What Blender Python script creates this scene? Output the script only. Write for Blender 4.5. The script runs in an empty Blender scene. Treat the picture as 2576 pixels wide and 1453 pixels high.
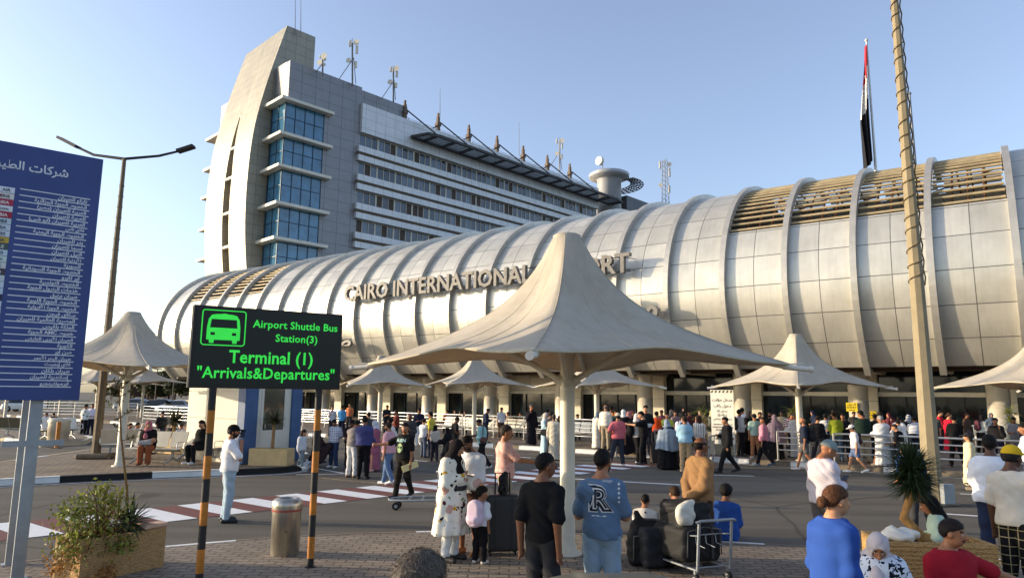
import bpy, math, random
import numpy as np
from mathutils import Vector, Matrix
from mathutils.bvhtree import BVHTree

random.seed(7)
rng = np.random.default_rng(7)
scn = bpy.context.scene
COL = scn.collection
R = math.radians

# ---------------------------------------------------------------- camera, sky, sun, exposure
CAM_H = 2.2
PITCH = math.atan(267.5 / 1757.0)
ROLL = R(0.55)
cam_d = bpy.data.cameras.new('camera')
cam_d.sensor_width = 36.0
cam_d.lens = 36.0 * 1757.0 / 2576.0
cam_d.clip_start = 0.05
cam_d.clip_end = 3000
cam = bpy.data.objects.new('camera', cam_d)
cam.location = (0, 0, CAM_H)
cam.rotation_euler = (Matrix.Rotation(math.pi / 2 + PITCH, 3, 'X') @ Matrix.Rotation(ROLL, 3, 'Z')).to_euler()
COL.objects.link(cam)
scn.camera = cam

SUN_EL = R(11.0)
SUN_AZ = math.atan2(-0.985, 0.10)            # clockwise from +Y
world = bpy.data.worlds.new('World')
scn.world = world
world.use_nodes = True
wn = world.node_tree.nodes
wl = world.node_tree.links
for n_ in list(wn):
    wn.remove(n_)
w_out = wn.new('ShaderNodeOutputWorld')
w_bg = wn.new('ShaderNodeBackground')
w_sky = wn.new('ShaderNodeTexSky')
w_sky.sky_type = 'NISHITA'
w_sky.sun_disc = False
w_sky.sun_elevation = SUN_EL
w_sky.sun_rotation = SUN_AZ
w_sky.altitude = 50
w_sky.air_density = 1.0
w_sky.dust_density = 2.0
w_sky.ozone_density = 3.0
w_bg.inputs['Strength'].default_value = 0.15
w_hs = wn.new('ShaderNodeHueSaturation')
w_hs.inputs['Saturation'].default_value = 0.76
w_hs.inputs['Hue'].default_value = 0.507
wl.new(w_sky.outputs[0], w_hs.inputs['Color'])
wl.new(w_hs.outputs[0], w_bg.inputs['Color'])
wl.new(w_bg.outputs[0], w_out.inputs['Surface'])

sun_d = bpy.data.lights.new('sun', 'SUN')
sun_d.energy = 2.5
sun_d.angle = R(0.6)
sun_d.color = (1.0, 0.80, 0.55)
sun_o = bpy.data.objects.new('sun', sun_d)
COL.objects.link(sun_o)
sdir = Vector((math.sin(SUN_AZ) * math.cos(SUN_EL), math.cos(SUN_AZ) * math.cos(SUN_EL), math.sin(SUN_EL)))
sun_o.rotation_euler = sdir.to_track_quat('Z', 'Y').to_euler()
sun_o.location = (-60, 20, 40)

scn.view_settings.view_transform = 'Standard'
scn.view_settings.look = 'None'
scn.view_settings.gamma = 1
scn.view_settings.exposure = 1.27

# ---------------------------------------------------------------- pixel helpers (2576-wide reading of the photograph)
_c, _s = math.cos(PITCH), math.sin(PITCH)


def ray(x, y):
    u = (x - 1288) / 1757.0
    v = (726.5 - y) / 1757.0
    u, v = u * math.cos(ROLL) - v * math.sin(ROLL), u * math.sin(ROLL) + v * math.cos(ROLL)
    return np.array([u, _c - v * _s, _s + v * _c])


def gnd(x, y, z=0.0):
    r = ray(x, y)
    k = (z - CAM_H) / r[2]
    return np.array([r[0] * k, r[1] * k, z])


def atY(x, y, Y):
    r = ray(x, y)
    k = Y / r[1]
    return np.array([r[0] * k, Y, CAM_H + r[2] * k])


# ---------------------------------------------------------------- materials
_mats = {}


def lin(c):
    out = []
    for v in c[:3]:
        v = v / 255.0
        out.append(v / 12.92 if v <= 0.04045 else ((v + 0.055) / 1.055) ** 2.4)
    return (out[0], out[1], out[2], 1.0)


class NT:
    def __init__(s, m):
        s.t = m.node_tree
        s.n = s.t.nodes
        s.l = s.t.links

    def new(s, typ, **kw):
        n = s.n.new(typ)
        for k, v in kw.items():
            setattr(n, k, v)
        return n

    def link(s, a, b):
        s.l.new(a, b)

    def math(s, op, a, b=None, c=None):
        n = s.new('ShaderNodeMath', operation=op)
        for i, v in enumerate((a, b, c)):
            if v is None:
                continue
            if isinstance(v, (int, float)):
                n.inputs[i].default_value = v
            else:
                s.link(v, n.inputs[i])
        return n.outputs[0]

    def mix(s, f, a, b, blend='MIX'):
        n = s.new('ShaderNodeMix', data_type='RGBA', blend_type=blend)
        for i, v in ((0, f), (6, a), (7, b)):
            if isinstance(v, (int, float)):
                n.inputs[i].default_value = v
            elif isinstance(v, tuple):
                n.inputs[i].default_value = v
            else:
                s.link(v, n.inputs[i])
        return n.outputs[2]

    def noise(s, vec, scale, detail=3.0, rough=0.55):
        n = s.new('ShaderNodeTexNoise')
        n.inputs['Scale'].default_value = scale
        n.inputs['Detail'].default_value = detail
        n.inputs['Roughness'].default_value = rough
        if vec is not None:
            s.link(vec, n.inputs['Vector'])
        return n.outputs[0]

    def ramp(s, f, stops):
        n = s.new('ShaderNodeValToRGB')
        cr = n.color_ramp
        while len(cr.elements) < len(stops):
            cr.elements.new(0.5)
        for e, (p, c) in zip(cr.elements, stops):
            e.position = p
            e.color = c if len(c) == 4 else (*c, 1)
        s.link(f, n.inputs[0])
        return n.outputs[0]

    def bump(s, h, strength=0.2, dist=0.02):
        n = s.new('ShaderNodeBump')
        n.inputs['Strength'].default_value = strength
        n.inputs['Distance'].default_value = dist
        s.link(h, n.inputs['Height'])
        return n.outputs[0]


def base(name, rough=0.8, metal=0.0, spec=0.5):
    m = bpy.data.materials.new(name)
    m.use_nodes = True
    nt = NT(m)
    b = nt.n['Principled BSDF']
    b.inputs['Roughness'].default_value = rough
    b.inputs['Metallic'].default_value = metal
    b.inputs['Specular IOR Level'].default_value = spec
    return m, nt, b


def mat(c, rough=0.8, metal=0.0, var=0.12, scale=6.0, bump=0.0, spec=0.4, name='surface', bscale=None, coord='Object'):
    """plain material with soft procedural colour variation"""
    key = (tuple(c), rough, metal, var, scale, bump, spec, bscale, coord)
    if key in _mats:
        return _mats[key]
    m, nt, b = base(name, rough, metal, spec)
    tc = nt.new('ShaderNodeTexCoord').outputs[coord]
    col = lin(c)
    f = nt.noise(tc, scale, 4.0)
    lo = tuple(v * (1 - var) for v in col[:3]) + (1,)
    hi = tuple(min(1, v * (1 + var)) for v in col[:3]) + (1,)
    cc = nt.ramp(f, [(0.3, lo), (0.7, hi)])
    nt.link(cc, b.inputs['Base Color'])
    if bump:
        nt.link(nt.bump(nt.noise(tc, bscale or scale * 4, 3.0), bump, 0.02), b.inputs['Normal'])
    _mats[key] = m
    return m


def cloth(c, var=0.07):
    gy_ = sum(c) / 3
    c = tuple(int(v * .85 + gy_ * .15) for v in c)
    return mat(c, 0.92, 0, var, 9.0, 0.12, 0.12, 'cloth', 20.0)


def emit(c, strength, name='lit'):
    m = bpy.data.materials.new(name)
    m.use_nodes = True
    nt = NT(m)
    b = nt.n['Principled BSDF']
    b.inputs['Base Color'].default_value = (0, 0, 0, 1)
    b.inputs['Emission Color'].default_value = lin(c)
    b.inputs['Emission Strength'].default_value = strength
    return m


# ---------------------------------------------------------------- objects
class Frame:
    def __init__(s, o=(0, 0, 0), a=0.0):
        s.o = np.array(o, float)
        s.a = a
        s.c, s.s = math.cos(a), math.sin(a)

    def __call__(s, p):
        p = np.asarray(p, float)
        x, y, z = p[..., 0], p[..., 1], p[..., 2]
        return np.stack([s.o[0] + s.c * x - s.s * y, s.o[1] + s.s * x + s.c * y, s.o[2] + z], -1)

    def inv(s, p):
        p = np.asarray(p, float) - s.o
        x, y, z = p[..., 0], p[..., 1], p[..., 2]
        return np.stack([s.c * x + s.s * y, -s.s * x + s.c * y, z], -1)


WORLD = Frame()
_pf = {}


def tag(o, label=None, cat=None, group=None, kind=None):
    if label: o['label'] = label
    if cat: o['category'] = cat
    if group: o['group'] = group
    if kind: o['kind'] = kind
    return o


def thing(name, label, cat, loc=(0, 0, 0), rotz=0.0, group=None):
    o = bpy.data.objects.new(name, None)
    o.empty_display_size = 0.2
    COL.objects.link(o)
    o.location = tuple(float(v) for v in loc)
    o.rotation_euler = (0, 0, rotz)
    _pf[o.name] = Frame(loc, rotz)
    return tag(o, label, cat, group)


def mesh_np(name, V, Fq, mats, smooth=True, midx=None):
    """numpy quads -> mesh"""
    me = bpy.data.meshes.new(name)
    n, m = len(V), len(Fq)
    me.vertices.add(n)
    me.vertices.foreach_set('co', np.ascontiguousarray(V, dtype=np.float32).ravel())
    k = Fq.shape[1]
    me.loops.add(m * k)
    me.loops.foreach_set('vertex_index', np.ascontiguousarray(Fq, dtype=np.int32).ravel())
    me.polygons.add(m)
    me.polygons.foreach_set('loop_start', np.arange(0, m * k, k, dtype=np.int32))
    if smooth:
        me.polygons.foreach_set('use_smooth', np.ones(m, dtype=bool))
    for mt in mats:
        me.materials.append(mt)
    if midx is not None:
        me.polygons.foreach_set('material_index', np.ascontiguousarray(midx, dtype=np.int32))
    me.update(calc_edges=True)
    me.validate()
    return me


def link_obj(name, me, parent=None, label=None):
    o = bpy.data.objects.new(name, me)
    COL.objects.link(o)
    if parent is not None:
        o.parent = parent
        _pf[o.name] = _pf[parent.name]
    if label: o['label'] = label
    return o


class MB:
    """mesh builder: everything is added through the current frame, in metres"""

    def __init__(s, frame=None):
        s.f = frame or WORLD
        s.v, s.faces, s.mi, s.sm = [], [], [], []
        s.m = 0

    def _add(s, pts, faces, smooth=False):
        b = len(s.v)
        s.v.extend(map(tuple, s.f(np.asarray(pts, float))))
        for f in faces:
            s.faces.append([b + i for i in f])
            s.mi.append(s.m)
            s.sm.append(smooth)
        return s

    def box(s, lo, hi, bev=0.0):
        x0, y0, z0 = lo
        x1, y1, z1 = hi
        if bev <= 0:
            p = [(x0, y0, z0), (x1, y0, z0), (x1, y1, z0), (x0, y1, z0), (x0, y0, z1), (x1, y0, z1), (x1, y1, z1), (x0, y1, z1)]
            return s._add(p, [(0, 3, 2, 1), (4, 5, 6, 7), (0, 1, 5, 4), (1, 2, 6, 5), (2, 3, 7, 6), (3, 0, 4, 7)])
        b = bev
        ring = lambda z, i: [(x0 + b * i[0], y0 + b * i[1], z), ]
        def rr(z, e):
            return [(x0 + b, y0 + e, z), (x1 - b, y0 + e, z), (x1 - e, y0 + b, z), (x1 - e, y1 - b, z), (x1 - b, y1 - e, z), (x0 + b, y1 - e, z), (x0 + e, y1 - b, z), (x0 + e, y0 + b, z)]
        p = rr(z0, b) + rr(z0 + b, 0) + rr(z1 - b, 0) + rr(z1, b)
        F = [tuple(range(7, -1, -1)), tuple(range(24, 32))]
        for k in range(3):
            for i in range(8):
                j = (i + 1) % 8
                F.append((8 * k + i, 8 * k + j, 8 * k + 8 + j, 8 * k + 8 + i))
        return s._add(p, F)

    def obox(s, c, sx, sy, sz, a=0.0, bev=0.0):
        """box centred in plan on c, base at c.z, turned by a"""
        old = s.f
        o = old(np.array(c, float))
        s.f = Frame(o, old.a + a)
        s.box((-sx / 2, -sy / 2, 0), (sx / 2, sy / 2, sz), bev)
        s.f = old
        return s

    def bar(s, p0, p1, w, h=None):
        """rectangular bar between two points"""
        p0, p1 = np.array(p0, float), np.array(p1, float)
        h = h or w
        d = p1 - p0
        d = d / (np.linalg.norm(d) + 1e-9)
        up = np.array([0, 0, 1.0]) if abs(d[2]) < 0.95 else np.array([0, 1.0, 0])
        a = np.cross(d, up); a /= np.linalg.norm(a)
        b = np.cross(a, d)
        q = [(-w / 2, -h / 2), (w / 2, -h / 2), (w / 2, h / 2), (-w / 2, h / 2)]
        p = [p0 + a * i + b * j for i, j in q] + [p1 + a * i + b * j for i, j in q]
        return s._add(p, [(3, 2, 1, 0), (4, 5, 6, 7), (0, 1, 5, 4), (1, 2, 6, 5), (2, 3, 7, 6), (3, 0, 4, 7)])

    def tube(s, pts, rad, n=10, caps=True, smooth=True):
        pts = np.asarray(pts, float)
        if np.isscalar(rad):
            rad = [rad] * len(pts)
        k = len(pts)
        P, prev = [], None
        for i in range(k):
            t = pts[min(i + 1, k - 1)] - pts[max(i - 1, 0)]
            t = t / (np.linalg.norm(t) + 1e-12)
            if prev is None:
                u = np.array([0, 0, 1.0]) if abs(t[2]) < 0.9 else np.array([1.0, 0, 0])
                a = np.cross(t, u)
            else:
                a = prev - t * np.dot(prev, t)
            a /= np.linalg.norm(a)
            prev = a
            b = np.cross(t, a)
            for j in range(n):
                th = 2 * math.pi * j / n
                P.append(pts[i] + rad[i] * (math.cos(th) * a + math.sin(th) * b))
        F = []
        for i in range(k - 1):
            for j in range(n):
                j2 = (j + 1) % n
                F.append((i * n + j, i * n + j2, (i + 1) * n + j2, (i + 1) * n + j))
        s._add(P, F, smooth)
        if caps:
            s._add(P[:n], [tuple(range(n - 1, -1, -1))])
            s._add(P[-n:], [tuple(range(n))])
        return s

    def lathe(s, prof, c=(0, 0, 0), n=24, smooth=True):
        P, F = [], []
        for r, z in prof:
            for j in range(n):
                th = 2 * math.pi * j / n
                P.append((c[0] + r * math.cos(th), c[1] + r * math.sin(th), c[2] + z))
        for i in range(len(prof) - 1):
            for j in range(n):
                j2 = (j + 1) % n
                F.append((i * n + j, i * n + j2, (i + 1) * n + j2, (i + 1) * n + j))
        s._add(P, F, smooth)
        if prof[0][0] > 1e-4:
            s._add(P[:n], [tuple(range(n - 1, -1, -1))])
        if prof[-1][0] > 1e-4:
            s._add(P[-n:], [tuple(range(n))])
        return s

    def ball(s, c, r, n=12, sc=(1, 1, 1)):
        P, F = [], []
        for i in range(1, n):
            ph = math.pi * i / n
            for j in range(n):
                th = 2 * math.pi * j / n
                P.append((c[0] + r * sc[0] * math.sin(ph) * math.cos(th), c[1] + r * sc[1] * math.sin(ph) * math.sin(th), c[2] + r * sc[2] * math.cos(ph)))
        top = len(P); P.append((c[0], c[1], c[2] + r * sc[2]))
        bot = len(P); P.append((c[0], c[1], c[2] - r * sc[2]))
        for i in range(n - 2):
            for j in range(n):
                j2 = (j + 1) % n
                F.append((i * n + j, (i + 1) * n + j, (i + 1) * n + j2, i * n + j2))
        for j in range(n):
            j2 = (j + 1) % n
            F.append((top, j, j2))
            F.append((bot, (n - 2) * n + j2, (n - 2) * n + j))
        return s._add(P, F, True)

    def prism(s, poly, axis_fn, smooth=False):
        """closed polygon (list of 2D) swept between two placements: axis_fn(p,k) k=0,1 -> 3D"""
        n = len(poly)
        a = [axis_fn(p, 0) for p in poly]
        b = [axis_fn(p, 1) for p in poly]
        F = [tuple(range(n - 1, -1, -1)), tuple(range(n, 2 * n))]
        for i in range(n):
            j = (i + 1) % n
            F.append((i, j, n + j, n + i))
        return s._add(a + b, F, smooth)

    def grid(s, P, smooth=True, flip=False):
        """P: array (a,b,3)"""
        a, b = P.shape[:2]
        F = []
        for i in range(a - 1):
            for j in range(b - 1):
                q = (i * b + j, i * b + j + 1, (i + 1) * b + j + 1, (i + 1) * b + j)
                F.append(q[::-1] if flip else q)
        return s._add(P.reshape(-1, 3), F, smooth)

    def quad(s, a, b, c, d):
        return s._add([a, b, c, d], [(0, 1, 2, 3)])

    def poly(s, pts):
        return s._add(pts, [tuple(range(len(pts)))])

    def build(s, name, mats, parent=None, label=None):
        if not isinstance(mats, (list, tuple)):
            mats = [mats]
        V = np.array(s.v)
        if parent is not None:
            V = _pf[parent.name].inv(V)
        me = bpy.data.meshes.new(name)
        me.from_pydata(V.tolist(), [], s.faces)
        for m in mats:
            me.materials.append(m)
        me.polygons.foreach_set('material_index', s.mi)
        me.polygons.foreach_set('use_smooth', s.sm)
        me.update()
        return link_obj(name, me, parent, label)


def add_mod_solid(o, th, off=0.0):
    md = o.modifiers.new('solid', 'SOLIDIFY')
    md.thickness = th
    md.offset = off


def structure(o):
    o['kind'] = 'structure'
    return o


def copy_tree(src, loc, rotz=None, label=None, scale=None):
    def rec(o, par):
        c = o.copy()
        COL.objects.link(c)
        if par is not None:
            c.parent = par
        for ch in o.children:
            rec(ch, c)
        return c
    r = rec(src, None)
    r.location = tuple(float(v) for v in loc)
    if rotz is not None: r.rotation_euler = (0, 0, rotz)
    if scale is not None: r.scale = scale
    if label: r['label'] = label
    return r


# ---------------------------------------------------------------- lettering
_AF = {'ا': (0xfe8d, 0xfe8e), 'أ': (0xfe83, 0xfe84), 'إ': (0xfe87, 0xfe88), 'ؤ': (0xfe85, 0xfe86), 'د': (0xfea9, 0xfeaa), 'ر': (0xfead, 0xfeae), 'ز': (0xfeaf, 0xfeb0), 'و': (0xfeed, 0xfeee), 'ة': (0xfe93, 0xfe94), 'ى': (0xfeef, 0xfef0), 'ء': (0xfe80, None)}
_AF = {k: (chr(v[0]), chr(v[1]) if v[1] else None, None, None) for k, v in _AF.items()}
for _ch, _b in zip('بتثجحخسشصضطظعغفقكلمنهيئ', [0xfe8f, 0xfe95, 0xfe99, 0xfe9d, 0xfea1, 0xfea5, 0xfeb1, 0xfeb5, 0xfeb9, 0xfebd, 0xfec1, 0xfec5, 0xfec9, 0xfecd, 0xfed1, 0xfed5, 0xfed9, 0xfedd, 0xfee1, 0xfee5, 0xfee9, 0xfef1, 0xfe89]):
    _AF[_ch] = tuple(chr(_b + i) for i in range(4))
_LA = {'ا': ('\ufefb', '\ufefc'), 'أ': ('\ufef7', '\ufef8'), 'إ': ('\ufef9', '\ufefa')}


def arabic(t):
    out, prev, i = [], False, 0
    while i < len(t):
        c = t[i]
        if c == 'ل' and i + 1 < len(t) and t[i + 1] in _LA:
            out.append(_LA[t[i + 1]][1 if prev else 0]); prev = False; i += 2; continue
        if c in _AF:
            f = _AF[c]
            nxt = i + 1 < len(t) and t[i + 1] in _AF and _AF[t[i + 1]][1] is not None
            if f[2] and nxt:
                out.append(f[3] if prev else f[2]); prev = True
            else:
                out.append(f[1] if prev and f[1] else f[0]); prev = False
        elif c.isascii() and c.isalpha():
            j = i
            while j < len(t) and t[j].isascii() and t[j].isalpha(): j += 1
            out.append(t[i:j]); prev = False; i = j; continue
        else:
            out.append({'(': ')', ')': '('}.get(c, c)); prev = False
        i += 1
    return ''.join(reversed(out))


def text_mesh(body, depth=0.0, bold=0.0, res=3, spacing=1.0):
    """lettering as raw geometry: (verts Nx3 in x,y plane, faces) with extrusion +-depth"""
    cu = bpy.data.curves.new('lettering', 'FONT')
    cu.body = body
    cu.extrude = depth
    cu.offset = bold
    cu.resolution_u = res
    cu.space_character = spacing
    o = bpy.data.objects.new('lettering', cu)
    COL.objects.link(o)
    dg = bpy.context.evaluated_depsgraph_get()
    me = bpy.data.meshes.new_from_object(o.evaluated_get(dg))
    V = np.array([v.co[:] for v in me.vertices]) if len(me.vertices) else np.zeros((0, 3))
    F = [tuple(p.vertices) for p in me.polygons]
    bpy.data.objects.remove(o)
    bpy.data.curves.remove(cu)
    bpy.data.meshes.remove(me)
    return V, F


def put_text(mb, body, x0, x1, z0, z1, y, depth=0.004, bold=0.0, align='c', keep=True, spacing=1.0, n=None):
    """lay lettering in the local XZ plane of the builder's frame at depth y (facing -y).  Fits the box x0..x1 by z0..z1"""
    V, F = text_mesh(body, 0.5, bold, 2, spacing)
    if len(V) == 0:
        return
    lo, hi = V.min(0), V.max(0)
    sz = hi - lo
    sx, sy = (x1 - x0) / sz[0], (z1 - z0) / sz[1]
    if keep:
        s_ = min(sx, sy)
        sx = sy = s_
    if align == 'c': ox = (x0 + x1) / 2 - sx * (lo[0] + hi[0]) / 2
    elif align == 'l': ox = x0 - sx * lo[0]
    else: ox = x1 - sx * hi[0]
    oz = (z0 + z1) / 2 - sy * (lo[1] + hi[1]) / 2
    P = np.stack([V[:, 0] * sx + ox, y - V[:, 2] * depth, V[:, 1] * sy + oz], -1)
    mb._add(P, F)
# ---------------------------------------------------------------- people: smooth-blended solids meshed with surface nets
def smin(a, b, k):
    h = np.maximum(k - np.abs(a - b), 0) / k
    return np.minimum(a, b) - h * h * k * 0.25


class Fld:
    def __init__(s, lo, hi, h):
        lo = np.asarray(lo, float) - 2.5 * h
        hi = np.asarray(hi, float) + 2.5 * h
        s.h = h
        n = np.ceil((hi - lo) / h).astype(int) + 1
        s.ax = [lo[i] + h * np.arange(n[i]) for i in range(3)]
        s.lo = lo
        s.v = np.full(tuple(n), 9.0, np.float32)
        s.X, s.Y, s.Z = s.ax[0][:, None, None], s.ax[1][None, :, None], s.ax[2][None, None, :]

    def add(s, pr, k=0.02):
        lo, hi, fn = pr
        sl = []
        for i in range(3):
            a = int(np.searchsorted(s.ax[i], lo[i] - k - 3 * s.h))
            b = int(np.searchsorted(s.ax[i], hi[i] + k + 3 * s.h))
            if b - a < 1: return s
            sl.append(slice(a, b))
        sl = tuple(sl)
        d = fn(s.ax[0][sl[0]][:, None, None], s.ax[1][sl[1]][None, :, None], s.ax[2][sl[2]][None, None, :])
        s.v[sl] = smin(s.v[sl], d.astype(np.float32), k)
        return s

    def cut(s, d):           # keep where d<0
        s.v = np.maximum(s.v, d.astype(np.float32))
        return s

    def folds(s, amp, seed, fr=(9, 9, 16)):
        r = np.random.default_rng(seed)
        p = r.uniform(0, 6.28, 6)
        m = np.abs(s.v) < 0.06
        if s.h < .016:
            u = s.X * 5 + s.Y * 4 + s.Z * 9 + .9 * np.sin(s.X * 7 + s.Z * 4 + p[4])
            cr = 1 - 2 * np.abs(np.sin(u * 2.3 + p[5])) ** .6
            s.v = s.v + np.where(m, amp * 1.5 * cr * (.4 + .6 * np.sin(s.Z * 6 + p[1]) ** 2), 0).astype(np.float32)
        w = np.sin(s.X * fr[0] + s.Z * fr[2] + p[0] + 1.5 * np.sin(s.Y * 7 + s.Z * 5 + p[1])) + 0.7 * np.sin(s.Z * fr[2] * 2.1 - s.X * 14 + s.Y * 11 + p[2] + np.sin(s.X * 17 + p[3]))
        s.v = s.v + np.where(m, amp * w, 0).astype(np.float32)
        return s

    def mesh(s):
        v, h = s.v, s.h
        sg = v < 0
        c = np.zeros(tuple(np.array(v.shape) - 1), np.int8)
        for i in (0, 1):
            for j in (0, 1):
                for k in (0, 1):
                    c += sg[i:v.shape[0] - 1 + i, j:v.shape[1] - 1 + j, k:v.shape[2] - 1 + k]
        act = (c > 0) & (c < 8)
        ii = np.argwhere(act)
        idx = np.full(act.shape, -1, np.int64)
        idx[act] = np.arange(len(ii))
        acc = np.zeros((len(ii), 3)); cnt = np.zeros(len(ii))
        cor = [(i, j, k) for i in (0, 1) for j in (0, 1) for k in (0, 1)]
        for a in cor:
            for ax in range(3):
                if a[ax]: continue
                b = list(a); b[ax] = 1
                va = v[ii[:, 0] + a[0], ii[:, 1] + a[1], ii[:, 2] + a[2]]
                vb = v[ii[:, 0] + b[0], ii[:, 1] + b[1], ii[:, 2] + b[2]]
                m = (va < 0) != (vb < 0)
                t = np.where(m, va / np.where(m, va - vb, 1), 0)
                q = np.tile(np.array(a, float), (len(ii), 1)); q[:, ax] += t
                acc[m] += q[m]; cnt[m] += 1
        V = s.lo + h * (ii + acc / np.maximum(cnt, 1)[:, None])
        Fs = []
        for ax in range(3):
            o1, o2 = (ax + 1) % 3, (ax + 2) % 3
            s0 = np.take(sg, range(0, v.shape[ax] - 1), ax); s1 = np.take(sg, range(1, v.shape[ax]), ax)
            e = np.argwhere(s0 != s1)
            e = e[(e[:, o1] > 0) & (e[:, o2] > 0) & (e[:, o1] < v.shape[o1] - 1) & (e[:, o2] < v.shape[o2] - 1)]
            if len(e) == 0: continue
            ins = s0[e[:, 0], e[:, 1], e[:, 2]]
            def cell(d1, d2):
                q = e.copy(); q[:, o1] -= d1; q[:, o2] -= d2
                return idx[q[:, 0], q[:, 1], q[:, 2]]
            f = np.stack([cell(1, 1), cell(0, 1), cell(0, 0), cell(1, 0)], 1)
            f[~ins] = f[~ins][:, ::-1]
            Fs.append(f)
        return V, np.concatenate(Fs) if Fs else np.zeros((0, 4), int)


def rc(a, b, r1, r2=None):
    a, b = np.asarray(a, float), np.asarray(b, float)
    r2 = r1 if r2 is None else r2
    ba = b - a
    L = float(ba @ ba) + 1e-9
    def fn(X, Y, Z):
        px, py, pz = X - a[0], Y - a[1], Z - a[2]
        t = np.clip((px * ba[0] + py * ba[1] + pz * ba[2]) / L, 0, 1)
        return np.sqrt((px - t * ba[0]) ** 2 + (py - t * ba[1]) ** 2 + (pz - t * ba[2]) ** 2) - (r1 + (r2 - r1) * t)
    m = max(r1, r2)
    return np.minimum(a, b) - m, np.maximum(a, b) + m, fn


def ell(c, r, M=None):
    c, r = np.asarray(c, float), np.asarray(r, float)
    def fn(X, Y, Z):
        px, py, pz = X - c[0], Y - c[1], Z - c[2]
        if M is not None:
            px, py, pz = (M[0, 0] * px + M[1, 0] * py + M[2, 0] * pz, M[0, 1] * px + M[1, 1] * py + M[2, 1] * pz, M[0, 2] * px + M[1, 2] * py + M[2, 2] * pz)
        k0 = np.sqrt((px / r[0]) ** 2 + (py / r[1]) ** 2 + (pz / r[2]) ** 2)
        k1 = np.sqrt((px / r[0] ** 2) ** 2 + (py / r[1] ** 2) ** 2 + (pz / r[2] ** 2) ** 2)
        return k0 * (k0 - 1) / np.maximum(k1, 1e-6)
    m = r if M is None else np.full(3, r.max())
    return c - m, c + m, fn


def rotx(a):
    c, s = math.cos(a), math.sin(a)
    return np.array([[1, 0, 0], [0, c, -s], [0, s, c]])


def rotzm(a):
    c, s = math.cos(a), math.sin(a)
    return np.array([[c, -s, 0], [s, c, 0], [0, 0, 1]])


ARMS = {'down': ((.20, -.02, -1), (.05, .14, -1)), 'phone': ((.12, .05, -1), (-.42, .85, .22)), 'ear': ((.35, .5, -.75), (-.42, .1, 1)), 'hip': ((.6, -.3, -.75), (-.62, .45, -.5)),
        'back': ((.28, -.34, -.9), (-.75, -.3, -.4)), 'cross': ((.24, .22, -.95), (-.95, .42, .12)), 'reach': ((.2, .75, -.62), (.1, 1, -.12)), 'side': ((.75, .2, -.6), (.8, .35, -.45)),
        'carry': ((.14, .0, -1), (.04, .3, -.92)), 'rest': ((.16, .32, -.9), (-.1, .85, -.42)), 'chest': ((.2, .12, -.95), (-.72, .55, .45)), 'fwd': ((.14, .3, -.92), (-.1, .9, -.05)),
        'back2': ((.14, -.28, -.95), (.02, .1, -1)), 'lap': ((.12, .18, -.95), (-.55, .75, -.3)), 'hug': ((.3, .8, -.2), (-.5, .85, .1)), 'mouth': ((.2, .4, -.85), (-.35, .4, .95)), 'pull': ((.1, -.2, -1), (.0, .12, -1))}
SKIN = [(214, 166, 132), (190, 138, 102), (160, 108, 76), (122, 80, 56), (92, 60, 44)]


def skin_mat(i):
    key = ('skin', i)
    if key not in _mats:
        m, nt, b = base('skin', 0.5, 0, 0.35)
        tc = nt.new('ShaderNodeTexCoord').outputs['Object']
        c = lin(SKIN[i])
        f = nt.noise(tc, 14, 3)
        nt.link(nt.ramp(f, [(0.3, tuple(v * .86 for v in c[:3])), (0.7, tuple(min(1, v * 1.1) for v in c[:3]))]), b.inputs['Base Color'])
        b.inputs['Subsurface Weight'].default_value = 0.06
        b.inputs['Subsurface Radius'].default_value = (0.02, 0.008, 0.004)
        _mats[key] = m
    return _mats[key]


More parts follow.
